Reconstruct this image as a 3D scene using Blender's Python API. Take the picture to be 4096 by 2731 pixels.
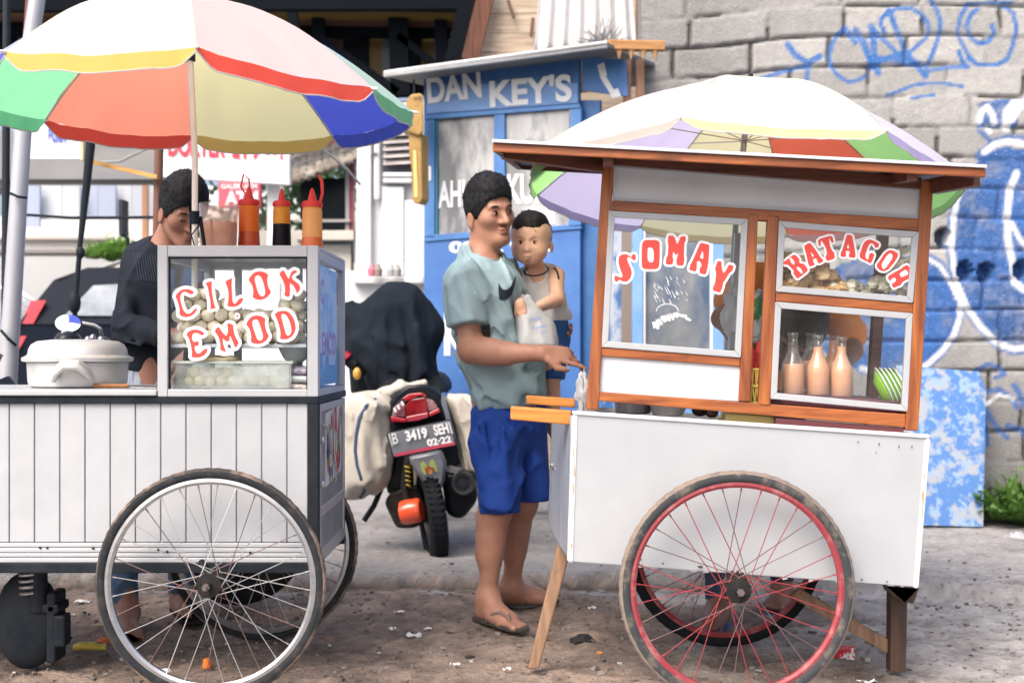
import bpy, bmesh, math, random
import numpy as np
from mathutils import Vector, Matrix, noise as mnoise
from mathutils.bvhtree import BVHTree
for o in list(bpy.data.objects): bpy.data.objects.remove(o)
random.seed(7)
SC = bpy.context.scene
COL = SC.collection
rad = math.radians
# ---------------------------------------------------------------- camera
FPX = 1250.0
cam_d = bpy.data.cameras.new('camera'); cam = bpy.data.objects.new('camera', cam_d); COL.objects.link(cam)
cam.location = (0, 0, 1.0); cam.rotation_euler = (rad(90), 0, 0)
cam_d.sensor_width = 36.0; cam_d.lens = FPX/1024*36.0
cam_d.shift_y = 11.0/1024
cam_d.clip_start = 0.05; cam_d.clip_end = 400
cam_d.dof.use_dof = True; cam_d.dof.focus_distance = 3.8; cam_d.dof.aperture_fstop = 3.2
SC.camera = cam
SC.render.resolution_x = 1024; SC.render.resolution_y = 682
# ---------------------------------------------------------------- light
W = bpy.data.worlds.new("World"); SC.world = W; W.use_nodes = True
SUN_EL, SUN_AZ = rad(48), rad(-146)      # azimuth clockwise from +Y
nt = W.node_tree; nt.nodes.clear()
sky = nt.nodes.new('ShaderNodeTexSky'); sky.sky_type = 'NISHITA'; sky.sun_disc = False
sky.sun_elevation = SUN_EL; sky.sun_rotation = SUN_AZ
sky.air_density = 0.8; sky.dust_density = 6.0; sky.ozone_density = 1.0
bg = nt.nodes.new('ShaderNodeBackground'); bg.inputs[1].default_value = 0.15
out = nt.nodes.new('ShaderNodeOutputWorld')
nt.links.new(sky.outputs[0], bg.inputs[0]); nt.links.new(bg.outputs[0], out.inputs[0])
sl = bpy.data.lights.new('sun', 'SUN'); sl.energy = 0.85; sl.angle = rad(40); sl.color = (1.0, 0.955, 0.885)
so = bpy.data.objects.new('sun', sl); COL.objects.link(so)
sd = Vector((math.sin(SUN_AZ)*math.cos(SUN_EL), math.cos(SUN_AZ)*math.cos(SUN_EL), math.sin(SUN_EL)))
so.rotation_euler = sd.to_track_quat('Z', 'Y').to_euler()
SC.view_settings.view_transform = 'Standard'; SC.view_settings.look = 'None'
SC.view_settings.gamma = 1.0; SC.view_settings.exposure = 1.22
SC.render.engine = 'CYCLES'
SC.cycles.max_bounces = 8; SC.cycles.transparent_max_bounces = 16
SC.cycles.caustics_reflective = False; SC.cycles.caustics_refractive = False
# ---------------------------------------------------------------- helpers
def P(u, v, Y):
    return Vector(((u-512)/FPX*Y, Y, 1.0+(352-v)/FPX*Y))
def LC(u, v, d=0.0):
    return P(u, v, 3.75+d)
def RC(u, v, d=0.0):
    a = (u-512)/FPX
    return P(u, v, (3.70+d)/(1+0.07*a))
RD = Vector((0.07, 0.9975, 0))       # depth axis of the right cart
def KP(u, v, d=0.0):
    a = (u-512)/FPX                    # plane through X(424,7.2),7.2 and X(580,6.8),6.8
    return P(u, v, (6.988+d)/(1+0.45*a))
KD = Vector((0.41, 0.912, 0))
def lerp(a, b, t): return a+(b-a)*t
def org(o):
    v = Vector((0, 0, 0))
    while o is not None:
        v += o.location; o = o.parent
    return v
def thing(name, label, cat, loc=(0, 0, 0), group=None, rz=0):
    o = bpy.data.objects.new(name, None); COL.objects.link(o)
    o.empty_display_size = 0.1
    o.location = loc; o.rotation_euler[2] = rz
    o['label'] = label; o['category'] = cat
    if group: o['group'] = group
    return o
def tag(o, label, cat, group=None):
    o['label'] = label; o['category'] = cat
    if group: o['group'] = group
    return o
def copy_tree(o, parent=None):
    c = o.copy(); COL.objects.link(c)
    if parent is not None: c.parent = parent
    for ch in list(o.children): copy_tree(ch, c)
    return c
class MB:
    def __init__(s): s.v = []; s.f = []; s.m = []; s.mi = 0
    def add(s, vs, fs):
        n = len(s.v); s.v += [tuple(p) for p in vs]
        for f in fs: s.f.append(tuple(i+n for i in f)); s.m.append(s.mi)
        return s
    def hexa(s, p):   # 0-3 front quad (ccw), 4-7 back quad
        return s.add(p, [(0,1,2,3), (7,6,5,4), (4,5,1,0), (5,6,2,1), (6,7,3,2), (7,4,0,3)])
    def slab(s, q, D):
        q = [Vector(a) for a in q]; D = Vector(D)
        return s.hexa(q+[a+D for a in q])
    def box(s, c, d, rot=None):
        c = Vector(c); x, y, z = d[0]/2, d[1]/2, d[2]/2
        p = [Vector(a) for a in ((-x,-y,-z),(x,-y,-z),(x,-y,z),(-x,-y,z),(-x,y,-z),(x,y,-z),(x,y,z),(-x,y,z))]
        if rot is not None: p = [rot@a for a in p]
        return s.hexa([a+c for a in p])
    def bar(s, a, b, w, h=None, up=(0, 0, 1)):
        a = Vector(a); b = Vector(b); h = h or w; d = (b-a).normalized(); up = Vector(up)
        if abs(d.dot(up)) > .95: up = Vector((0, 1, 0))
        x = d.cross(up).normalized()*w/2; y = x.cross(d).normalized()*h/2
        return s.hexa([a-x-y, a+x-y, a+x+y, a-x+y, b-x-y, b+x-y, b+x+y, b-x+y])
    def tube(s, pts, r, n=10, cap=True, flat=1.0, closed=False):
        pts = [Vector(p) for p in pts]; m = len(pts)
        rs = r if isinstance(r, (list, tuple)) else [r]*m
        n0 = len(s.v); up = Vector((0.123, 0.321, 0.94)).normalized(); prev = None
        for i, p in enumerate(pts):
            if closed: d = pts[(i+1) % m]-pts[i-1]
            else: d = pts[min(i+1, m-1)]-pts[max(i-1, 0)]
            d.normalize()
            if prev is None: x = d.cross(up).normalized()
            else: x = (prev-d*prev.dot(d)).normalized()
            prev = x; y = d.cross(x)
            for k in range(n):
                a = 2*math.pi*k/n
                s.v.append(tuple(p+x*math.cos(a)*rs[i]+y*math.sin(a)*rs[i]*flat))
        for i in range(m if closed else m-1):
            for k in range(n):
                a = n0+i*n+k; b = n0+i*n+(k+1) % n; j = (i+1) % m
                c = n0+j*n+(k+1) % n; d_ = n0+j*n+k
                s.f.append((a, b, c, d_)); s.m.append(s.mi)
        if cap and not closed:
            s.f.append(tuple(n0+k for k in range(n))[::-1]); s.m.append(s.mi)
            s.f.append(tuple(n0+(m-1)*n+k for k in range(n))); s.m.append(s.mi)
        return s
    def lathe(s, prof, c=(0, 0, 0), n=24, ax=None, sq=1.0):
        c = Vector(c); n0 = len(s.v); ax = ax or Matrix.Identity(3)
        for r, z in prof:
            for k in range(n):
                a = 2*math.pi*k/n
                s.v.append(tuple(c+ax@Vector((r*math.cos(a), r*sq*math.sin(a), z))))
        for i in range(len(prof)-1):
            for k in range(n):
                s.f.append((n0+i*n+k, n0+i*n+(k+1) % n, n0+(i+1)*n+(k+1) % n, n0+(i+1)*n+k)); s.m.append(s.mi)
        s.f.append(tuple(n0+k for k in range(n))[::-1]); s.m.append(s.mi)
        s.f.append(tuple(n0+(len(prof)-1)*n+k for k in range(n))); s.m.append(s.mi)
        return s
    def ball(s, c, r, nu=12, nv=8, jit=0.0, rot=None):
        c = Vector(c); r = Vector(r) if not isinstance(r, (int, float)) else Vector((r, r, r)); n0 = len(s.v)
        sd_ = random.random()*50
        for i in range(nv+1):
            th = math.pi*i/nv
            for k in range(nu):
                a = 2*math.pi*k/nu
                d = Vector((math.sin(th)*math.cos(a), math.sin(th)*math.sin(a), math.cos(th)))
                q = 1.0+(jit*mnoise.noise(d*1.6+Vector((sd_, 0, 0))) if jit else 0)
                p = Vector((d.x*r.x*q, d.y*r.y*q, d.z*r.z*q))
                if rot is not None: p = rot@p
                s.v.append(tuple(c+p))
        for i in range(nv):
            for k in range(nu):
                s.f.append((n0+i*nu+k, n0+(i+1)*nu+k, n0+(i+1)*nu+(k+1) % nu, n0+i*nu+(k+1) % nu)); s.m.append(s.mi)
        return s
    def grid(s, fn, nu, nv):
        n0 = len(s.v)
        for j in range(nv+1):
            for i in range(nu+1): s.v.append(tuple(fn(i/nu, j/nv)))
        for j in range(nv):
            for i in range(nu):
                a = n0+j*(nu+1)+i
                s.f.append((a, a+1, a+nu+2, a+nu+1)); s.m.append(s.mi)
        return s
    def build(s, name, mats, parent=None, smooth=False, bevel=0.0, angle=40, solid=0.0, seg=2):
        me = bpy.data.meshes.new(name)
        o3 = org(parent) if parent is not None else Vector((0, 0, 0))
        me.from_pydata([(a[0]-o3.x, a[1]-o3.y, a[2]-o3.z) for a in s.v], [], s.f)
        if not isinstance(mats, (list, tuple)): mats = [mats]
        for m in mats: me.materials.append(m)
        if len(mats) > 1: me.polygons.foreach_set('material_index', s.m)
        me.validate(); me.update()
        if smooth:
            me.polygons.foreach_set('use_smooth', [True]*len(me.polygons))
            if angle < 180: me.set_sharp_from_angle(angle=rad(angle))
        o = bpy.data.objects.new(name, me); COL.objects.link(o)
        if parent is not None: o.parent = parent
        if solid:
            q = o.modifiers.new('solid', 'SOLIDIFY'); q.thickness = solid; q.offset = 0
        if bevel:
            q = o.modifiers.new('bevel', 'BEVEL'); q.width = bevel; q.segments = seg; q.limit_method = 'ANGLE'; q.angle_limit = rad(35)
        return o
def recenter(o):
    """move a top-level mesh's origin to the bottom centre of its geometry"""
    me = o.data; n = len(me.vertices); a = np.empty(n*3, 'f'); me.vertices.foreach_get('co', a); a = a.reshape(-1, 3)
    c = Vector(((a[:, 0].min()+a[:, 0].max())/2, (a[:, 1].min()+a[:, 1].max())/2, a[:, 2].min()))
    a -= np.array(c, 'f'); me.vertices.foreach_set('co', a.ravel()); o.location = o.location+c; me.update()
    return o
# ---------------------------------------------------------------- materials
MATS = {}
def mat(name, col, rough=0.6, metal=0.0, col2=None, scale=8.0, bump=0.0, bscale=None, stretch=None,
        trans=0.0, spec=None, detail=6.0, lo=0.35, hi=0.65, sheen=0.0, col3=None, sc3=2.0, lo3=.5, hi3=.7, alpha=None, coat=0.0, attr=None, sss=0.0):
    if name in MATS: return MATS[name]
    m = bpy.data.materials.new(name); m.use_nodes = True; MATS[name] = m
    N = m.node_tree.nodes; L = m.node_tree.links; b = N['Principled BSDF']
    c4 = lambda c: (c[0], c[1], c[2], 1)
    b.inputs['Base Color'].default_value = c4(col); b.inputs['Roughness'].default_value = rough
    b.inputs['Metallic'].default_value = metal
    if spec is None and max(col) < .07 and metal == 0: spec = .12; coat = coat*.35
    if spec is not None: b.inputs['Specular IOR Level'].default_value = spec
    if sheen: b.inputs['Sheen Weight'].default_value = sheen
    if coat: b.inputs['Coat Weight'].default_value = coat
    if sss:
        b.inputs['Subsurface Weight'].default_value = sss; b.inputs['Subsurface Radius'].default_value = (.012, .005, .003); b.inputs['Subsurface Scale'].default_value = 1.0
    co = N.new('ShaderNodeTexCoord'); mp = N.new('ShaderNodeMapping'); L.new(co.outputs['Object'], mp.inputs[0])
    if stretch: mp.inputs['Scale'].default_value = stretch
    last = None
    if attr:
        at = N.new('ShaderNodeVertexColor'); at.layer_name = attr; last = at.outputs[0]; L.new(last, b.inputs['Base Color'])
    def mixin(cA, cB, sc, l, h):
        nz = N.new('ShaderNodeTexNoise'); nz.inputs['Scale'].default_value = sc; nz.inputs['Detail'].default_value = detail
        nz.inputs['Roughness'].default_value = .62
        L.new(mp.outputs[0], nz.inputs[0])
        mr = N.new('ShaderNodeMapRange'); mr.inputs[1].default_value = l; mr.inputs[2].default_value = h
        L.new(nz.outputs[0], mr.inputs[0])
        mx = N.new('ShaderNodeMix'); mx.data_type = 'RGBA'
        L.new(mr.outputs[0], mx.inputs[0])
        if isinstance(cA, tuple): mx.inputs[6].default_value = c4(cA)
        else: L.new(cA, mx.inputs[6])
        mx.inputs[7].default_value = c4(cB)
        return mx.outputs[2]
    if col2: last = mixin(last or tuple(col), tuple(col2), scale, lo, hi); L.new(last, b.inputs['Base Color'])
    if col3: last = mixin(last or tuple(col), tuple(col3), sc3, lo3, hi3); L.new(last, b.inputs['Base Color'])
    if bump:
        nz = N.new('ShaderNodeTexNoise'); nz.inputs['Scale'].default_value = bscale or scale*3; nz.inputs['Detail'].default_value = 8
        L.new(mp.outputs[0], nz.inputs[0])
        bp = N.new('ShaderNodeBump'); bp.inputs['Strength'].default_value = 1.0; bp.inputs['Distance'].default_value = bump
        L.new(nz.outputs[0], bp.inputs['Height']); L.new(bp.outputs[0], b.inputs['Normal'])
    o = N['Material Output']
    if trans:
        tr = N.new('ShaderNodeBsdfTranslucent'); ms = N.new('ShaderNodeMixShader'); ms.inputs[0].default_value = trans
        if last is not None: L.new(last, tr.inputs[0])
        else: tr.inputs[0].default_value = c4(col)
        L.new(b.outputs[0], ms.inputs[1]); L.new(tr.outputs[0], ms.inputs[2]); L.new(ms.outputs[0], o.inputs[0])
    if alpha is not None: b.inputs['Alpha'].default_value = alpha
    return m
def glass(name, tint=(.93, .96, .97), refl=0.12, dirt=0.06, dcol=(.8, .85, .87)):
    """thin pane: mostly transparent, a little gloss, a little dust"""
    if name in MATS: return MATS[name]
    m = bpy.data.materials.new(name); m.use_nodes = True; MATS[name] = m
    N = m.node_tree.nodes; L = m.node_tree.links; N.remove(N['Principled BSDF']); o = N['Material Output']
    t = N.new('ShaderNodeBsdfTransparent'); t.inputs[0].default_value = (*tint, 1)
    g = N.new('ShaderNodeBsdfGlossy'); g.inputs['Roughness'].default_value = .04; g.inputs[0].default_value = (1, 1, 1, 1)
    fr = N.new('ShaderNodeLayerWeight'); fr.inputs[0].default_value = .5
    pw = N.new('ShaderNodeMath'); pw.operation = 'POWER'; pw.inputs[1].default_value = 4; L.new(fr.outputs['Facing'], pw.inputs[0])
    ad = N.new('ShaderNodeMath'); ad.operation = 'MULTIPLY_ADD'; ad.inputs[1].default_value = .6; ad.inputs[2].default_value = refl*.6
    L.new(pw.outputs[0], ad.inputs[0])
    m1 = N.new('ShaderNodeMixShader'); L.new(ad.outputs[0], m1.inputs[0]); L.new(t.outputs[0], m1.inputs[1]); L.new(g.outputs[0], m1.inputs[2])
    d = N.new('ShaderNodeBsdfDiffuse'); d.inputs[0].default_value = (*dcol, 1)
    nz = N.new('ShaderNodeTexNoise'); nz.inputs['Scale'].default_value = 9; nz.inputs['Detail'].default_value = 8
    co = N.new('ShaderNodeTexCoord'); L.new(co.outputs['Object'], nz.inputs[0])
    mr = N.new('ShaderNodeMapRange'); mr.inputs[1].default_value = .35; mr.inputs[2].default_value = .75; mr.inputs[3].default_value = dirt*.4; mr.inputs[4].default_value = dirt*2
    L.new(nz.outputs[0], mr.inputs[0])
    m2 = N.new('ShaderNodeMixShader'); L.new(mr.outputs[0], m2.inputs[0]); L.new(m1.outputs[0], m2.inputs[1]); L.new(d.outputs[0], m2.inputs[2])
    L.new(m2.outputs[0], o.inputs[0])
    return m
def wood(name, c1, c2, axis='X', rough=.45, scale=1.0, knots=True):
    if name in MATS: return MATS[name]
    m = bpy.data.materials.new(name); m.use_nodes = True; MATS[name] = m
    N = m.node_tree.nodes; L = m.node_tree.links; b = N['Principled BSDF']; b.inputs['Roughness'].default_value = rough
    co = N.new('ShaderNodeTexCoord'); mp = N.new('ShaderNodeMapping'); L.new(co.outputs['Object'], mp.inputs[0])
    s = [28*scale]*3; s['XYZ'.index(axis)] = 2.2*scale; mp.inputs['Scale'].default_value = s
    n1 = N.new('ShaderNodeTexNoise'); n1.inputs['Scale'].default_value = 1.6; n1.inputs['Detail'].default_value = 7; n1.inputs['Distortion'].default_value = .6
    L.new(mp.outputs[0], n1.inputs[0])
    r = N.new('ShaderNodeValToRGB'); r.color_ramp.elements[0].position = .33; r.color_ramp.elements[1].position = .68
    r.color_ramp.elements[0].color = (*c2, 1); r.color_ramp.elements[1].color = (*c1, 1)
    L.new(n1.outputs[0], r.inputs[0]); last = r.outputs[0]
    n2 = N.new('ShaderNodeTexNoise'); n2.inputs['Scale'].default_value = 7; n2.inputs['Detail'].default_value = 4
    L.new(co.outputs['Object'], n2.inputs[0])
    mr = N.new('ShaderNodeMapRange'); mr.inputs[1].default_value = .62; mr.inputs[2].default_value = .78; mr.inputs[4].default_value = .75
    L.new(n2.outputs[0], mr.inputs[0])
    mx = N.new('ShaderNodeMix'); mx.data_type = 'RGBA'; L.new(mr.outputs[0], mx.inputs[0]); L.new(last, mx.inputs[6])
    mx.inputs[7].default_value = (c2[0]*.3, c2[1]*.3, c2[2]*.35, 1)
    L.new(mx.outputs[2], b.inputs['Base Color'])
    bp = N.new('ShaderNodeBump'); bp.inputs['Distance'].default_value = .0015; L.new(n1.outputs[0], bp.inputs['Height']); L.new(bp.outputs[0], b.inputs['Normal'])
    return m
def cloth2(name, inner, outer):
    """umbrella nylon: outer colour paled for washed-out light on top, and some bleaching; coloured inside"""
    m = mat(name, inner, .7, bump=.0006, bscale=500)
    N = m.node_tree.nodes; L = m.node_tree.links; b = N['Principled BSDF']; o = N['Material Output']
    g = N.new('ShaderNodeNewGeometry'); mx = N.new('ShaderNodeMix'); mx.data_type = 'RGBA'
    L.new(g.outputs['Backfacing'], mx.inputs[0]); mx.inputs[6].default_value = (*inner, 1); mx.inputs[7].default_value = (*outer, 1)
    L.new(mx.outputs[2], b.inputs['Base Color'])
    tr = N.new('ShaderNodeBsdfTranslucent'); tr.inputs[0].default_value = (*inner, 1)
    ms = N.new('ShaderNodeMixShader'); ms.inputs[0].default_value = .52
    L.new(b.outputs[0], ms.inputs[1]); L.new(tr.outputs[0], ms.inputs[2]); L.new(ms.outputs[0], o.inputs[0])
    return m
# ---------------------------------------------------------------- flat shapes and lettering
def curve_fill(contours, offset=0.0):
    cu = bpy.data.curves.new('tmp', 'CURVE'); cu.dimensions = '2D'; cu.fill_mode = 'BOTH'
    for c in contours:
        sp = cu.splines.new('POLY'); sp.points.add(len(c)-1)
        for p, q in zip(sp.points, c): p.co = (q[0], q[1], 0, 1)
        sp.use_cyclic_u = True
    ob = bpy.data.objects.new('tmp', cu); COL.objects.link(ob)
    dg = bpy.context.evaluated_depsgraph_get(); dg.update()
    me = ob.evaluated_get(dg).to_mesh()
    vs = [tuple(v.co) for v in me.vertices]; fs = [tuple(p.vertices) for p in me.polygons]
    ob.evaluated_get(dg).to_mesh_clear()
    bpy.data.objects.remove(ob); bpy.data.curves.remove(cu)
    return vs, fs
def font_fill(txt, size=1.0, bold=0.0, shear=0.0, align='LEFT', space=1.0):
    cu = bpy.data.curves.new('tmp', 'FONT'); cu.body = txt; cu.size = size; cu.offset = bold; cu.shear = shear; cu.align_x = align
    cu.space_character = space
    ob = bpy.data.objects.new('tmp', cu); COL.objects.link(ob)
    dg = bpy.context.evaluated_depsgraph_get(); dg.update()
    me = ob.evaluated_get(dg).to_mesh()
    vs = [tuple(v.co) for v in me.vertices]; fs = [tuple(p.vertices) for p in me.polygons]
    ob.evaluated_get(dg).to_mesh_clear()
    bpy.data.objects.remove(ob); bpy.data.curves.remove(cu)
    return vs, fs
def fit_text(mb, txt, o, ex, ey, bold=0.02, thick=None, space=1.0):
    """letters filling the parallelogram o + s*ex + t*ey (s,t in 0..1)"""
    vs, fs = font_fill(txt, 1.0, bold, space=space)
    a = np.array(vs); x0, x1, y0, y1 = a[:, 0].min(), a[:, 0].max(), a[:, 1].min(), a[:, 1].max()
    o = Vector(o); ex = Vector(ex); ey = Vector(ey)
    mb.add([o+ex*((p[0]-x0)/(x1-x0))+ey*((p[1]-y0)/(y1-y0)) for p in vs], fs)
    return mb
def smoothpoly(c, n=3):
    """Chaikin-ish rounding of a closed polygon, keeps it close to the points"""
    for _ in range(n):
        o = []
        m = len(c)
        for i in range(m):
            a, b = c[i], c[(i+1) % m]
            o.append((a[0]*.82+b[0]*.18, a[1]*.82+b[1]*.18)); o.append((a[0]*.18+b[0]*.82, a[1]*.18+b[1]*.82))
        c = o
        if len(c) > 150: break
    return c
def area(c): return sum(c[i-1][0]*c[i][1]-c[i][0]*c[i-1][1] for i in range(len(c)))/2
def grow(c, w):
    """polygon pushed outwards by w: raster distance field then traced"""
    a = np.array(c, float); lo = a.min(0)-w*1.5; hi = a.max(0)+w*1.5; h = w/5.0
    xs = np.arange(lo[0], hi[0]+h, h); ys = np.arange(lo[1], hi[1]+h, h); X, Y = np.meshgrid(xs, ys, indexing='ij')
    D = np.full(X.shape, 1e9); ins = np.zeros(X.shape, bool); m = len(a)
    for i in range(m):
        p, q = a[i-1], a[i]; d = q-p; L2 = (d**2).sum()+1e-12
        t = np.clip(((X-p[0])*d[0]+(Y-p[1])*d[1])/L2, 0, 1)
        D = np.minimum(D, np.hypot(X-p[0]-t*d[0], Y-p[1]-t*d[1]))
        cr = ((p[1] > Y) != (q[1] > Y)) & (X < (q[0]-p[0])*(Y-p[1])/(q[1]-p[1]+1e-12)+p[0]); ins ^= cr
    S = np.where(ins, -D, D)-w
    segs = {}
    nx, ny = S.shape
    def ip(i, j, k, l):
        a_, b_ = S[i, j], S[k, l]; t = a_/(a_-b_)
        return (xs[i]+(xs[k]-xs[i])*t, ys[j]+(ys[l]-ys[j])*t)
    act = np.argwhere(~((S[:-1, :-1] < 0) & (S[1:, :-1] < 0) & (S[:-1, 1:] < 0) & (S[1:, 1:] < 0)) &
                      ~((S[:-1, :-1] >= 0) & (S[1:, :-1] >= 0) & (S[:-1, 1:] >= 0) & (S[1:, 1:] >= 0)))
    for i, j in act:
        i = int(i); j = int(j)
        cs = [(i, j), (i+1, j), (i+1, j+1), (i, j+1)]; ed = []
        for n_ in range(4):
            A, B = cs[n_], cs[(n_+1) % 4]
            if (S[A] < 0) != (S[B] < 0): ed.append((tuple(sorted((A, B))), ip(*A, *B), S[A] < 0))
        if len(ed) == 2:
            a_, b_ = (ed[0], ed[1]) if ed[0][2] else (ed[1], ed[0])
            segs[a_[0]] = (b_[0], a_[1])
        elif len(ed) == 4:
            for a_, b_ in ((ed[0], ed[1]), (ed[2], ed[3])) if ed[0][2] else ((ed[1], ed[2]), (ed[3], ed[0])): segs[a_[0]] = (b_[0], a_[1])
    loops = []
    while segs:
        k0 = next(iter(segs)); k = k0; lp = []
        while k in segs:
            nx_, p = segs.pop(k); lp.append(p); k = nx_
        if len(lp) > 8: loops.append(lp[::2])
    loops.sort(key=lambda l: -abs(area(l)))
    return loops[0]
def glyphs(mbR, mbW, polys, tf, mp, w, sm=2):
    """polys: list of (outer, [holes]) in zoom coordinates -> red letters over white backing"""
    for outer, holes in polys:
        T = lambda c: [tf(*p) for p in c]
        o = smoothpoly(T(outer), sm); hs = [smoothpoly(T(h), sm) for h in holes]
        vs, fs = curve_fill([o]+hs)
        mbR.add([mp(p[0], p[1], 0.003) for p in vs], fs)
        g = grow(o, w); vs, fs = curve_fill([g])
        mbW.add([mp(p[0], p[1], 0.0) for p in vs], fs)
# ---------------------------------------------------------------- implicit bodies (one continuous surface each)
class Field:
    def __init__(s, lo, hi, h):
        s.lo = np.array(lo, float); s.h = h
        s.n = np.ceil((np.array(hi, float)-s.lo)/h).astype(int)+1
        s.f = np.full(tuple(s.n), 1.0, np.float32)
    def block(s, lo, hi):
        a = np.maximum(np.floor((np.array(lo)-s.lo)/s.h).astype(int), 0)
        b = np.minimum(np.ceil((np.array(hi)-s.lo)/s.h).astype(int)+1, s.n)
        if (b <= a).any(): return None
        sl = tuple(slice(a[i], b[i]) for i in range(3))
        g = [s.lo[i]+s.h*np.arange(a[i], b[i]) for i in range(3)]
        X, Y, Z = np.meshgrid(*g, indexing='ij', sparse=True)
        return sl, X, Y, Z
    def comb(s, sl, d, k, op):
        a = s.f[sl]
        if op == 'add':
            if k > 0:
                h = np.maximum(k-np.abs(a-d), 0)/k; r = np.minimum(a, d)-h*h*k*.25
            else: r = np.minimum(a, d)
        elif op == 'sub':
            d = -d
            if k > 0:
                h = np.maximum(k-np.abs(a-d), 0)/k; r = np.maximum(a, d)+h*h*k*.25
            else: r = np.maximum(a, d)
        s.f[sl] = r.astype(np.float32)
    def cap(s, a, b, ra, rb, k=.03, op='add', sc=None, R=None):
        """tapered capsule; sc/R: stretch in the frame R (columns = axes)"""
        a = np.array(a, float); b = np.array(b, float); m = max(ra, rb)*(max(sc) if sc is not None else 1)+k+s.h*3
        B = s.block(np.minimum(a, b)-m, np.maximum(a, b)+m)
        if B is None: return s
        sl, X, Y, Z = B
        if sc is not None:
            R = np.array(R) if R is not None else np.eye(3); scv = np.array(sc, float)
            def fr(x, y, z): return [(R[0, i]*x+R[1, i]*y+R[2, i]*z)/scv[i] for i in range(3)]
            x, y, z = fr(X-a[0], Y-a[1], Z-a[2]); d = np.array(fr(*(b-a))); ms = min(sc)
        else:
            x, y, z = X-a[0], Y-a[1], Z-a[2]; d = b-a; ms = 1
        L2 = (d**2).sum()+1e-12
        t = np.clip((x*d[0]+y*d[1]+z*d[2])/L2, 0, 1)
        D = (np.sqrt((x-d[0]*t)**2+(y-d[1]*t)**2+(z-d[2]*t)**2)-(ra+(rb-ra)*t))*ms
        s.comb(sl, D, k, op); return s
    def ell(s, c, r, R=None, k=.03, op='add'):
        c = np.array(c, float); r = np.array(r, float); m = r.max()+k+s.h*3
        B = s.block(c-m, c+m)
        if B is None: return s
        sl, X, Y, Z = B
        R = np.array(R) if R is not None else np.eye(3)
        x, y, z = X-c[0], Y-c[1], Z-c[2]
        q = [(R[0, i]*x+R[1, i]*y+R[2, i]*z) for i in range(3)]
        k0 = np.sqrt(sum((q[i]/r[i])**2 for i in range(3))); k1 = np.sqrt(sum((q[i]/r[i]**2)**2 for i in range(3)))+1e-9
        s.comb(sl, np.maximum(k0*(k0-1)/k1, (k0-1)*r.min()), k, op); return s
    def half(s, p, n, k=0.0, lo=None, hi=None):
        """remove everything on the side n points to"""
        B = s.block(lo if lo is not None else s.lo, hi if hi is not None else s.lo+s.n*s.h)
        if B is None: return s
        sl, X, Y, Z = B; n = np.array(n, float); n /= np.linalg.norm(n); p = np.array(p, float)
        D = -((X-p[0])*n[0]+(Y-p[1])*n[1]+(Z-p[2])*n[2])
        s.comb(sl, D, k, 'sub'); return s
    def noise(s, amp, scale, stretch=(1, 1, 1), seed=0):
        """smooth lattice noise added to the field near the surface"""
        rs = np.random.RandomState(seed)
        g = [s.lo[i]+s.h*np.arange(s.n[i]) for i in range(3)]
        G = rs.uniform(-1, 1, (32, 32, 32)).astype(np.float32)
        ii = []; ff = []
        for i in range(3):
            q = g[i]*scale*stretch[i]; fl = np.floor(q); t = q-fl; ii.append(fl.astype(int)); ff.append((t*t*(3-2*t)).astype(np.float32))
        r = 0
        for dx in (0, 1):
            wx = ff[0] if dx else 1-ff[0]
            for dy in (0, 1):
                wy = ff[1] if dy else 1-ff[1]
                for dz in (0, 1):
                    wz = ff[2] if dz else 1-ff[2]
                    r = r+G[np.ix_((ii[0]+dx) % 32, (ii[1]+dy) % 32, (ii[2]+dz) % 32)]*(wx[:, None, None]*wy[None, :, None]*wz[None, None, :])
        s.f = np.where(s.f < .2, s.f+amp*r, s.f).astype(np.float32); return s
    def crease(s, amp, scale, stretch, R, seed=0, lo=None, hi=None, sharp=2.0, cut=.0):
        """narrow fold ridges running along the third axis of R"""
        rs = np.random.RandomState(seed); G = rs.uniform(-1, 1, (32, 32, 32)); R = np.array(R)
        ix = np.argwhere(np.abs(s.f) < .03); P_ = s.lo+s.h*ix
        if lo is not None:
            k = ((P_ > np.minimum(lo, hi)) & (P_ < np.maximum(lo, hi))).all(1); ix = ix[k]; P_ = P_[k]
            e = np.minimum(np.abs(P_-np.array(lo)), np.abs(P_-np.array(hi))).min(1); w = np.clip(e/.04, 0, 1)
        else: w = 1.0
        q = (P_@R)*scale*np.array(stretch)+7.7; fl = np.floor(q).astype(int); t = q-fl; t = t*t*(3-2*t); r = 0
        for dx in (0, 1):
            for dy in (0, 1):
                for dz in (0, 1):
                    r = r+G[(fl[:, 0]+dx) % 32, (fl[:, 1]+dy) % 32, (fl[:, 2]+dz) % 32]*(t[:, 0] if dx else 1-t[:, 0])*(t[:, 1] if dy else 1-t[:, 1])*(t[:, 2] if dz else 1-t[:, 2])
        v = np.clip(1-np.abs(r)*2.4, 0, 1)**sharp-.25
        s.f[ix[:, 0], ix[:, 1], ix[:, 2]] -= (amp*v*w).astype(np.float32); return s
    def mesh(s):
        f = s.f; ins = f < 0
        c = [ins[dx:ins.shape[0]-1+dx, dy:ins.shape[1]-1+dy, dz:ins.shape[2]-1+dz] for dx in (0, 1) for dy in (0, 1) for dz in (0, 1)]
        al = c[0].copy(); an = c[0].copy()
        for q in c[1:]: al &= q; an |= q
        act = an & ~al
        idx = np.argwhere(act); nid = np.full(act.shape, -1, np.int32); nid[act] = np.arange(len(idx))
        acc = np.zeros((len(idx), 3)); cnt = np.zeros(len(idx))
        cor = [(dx, dy, dz) for dx in (0, 1) for dy in (0, 1) for dz in (0, 1)]
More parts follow.
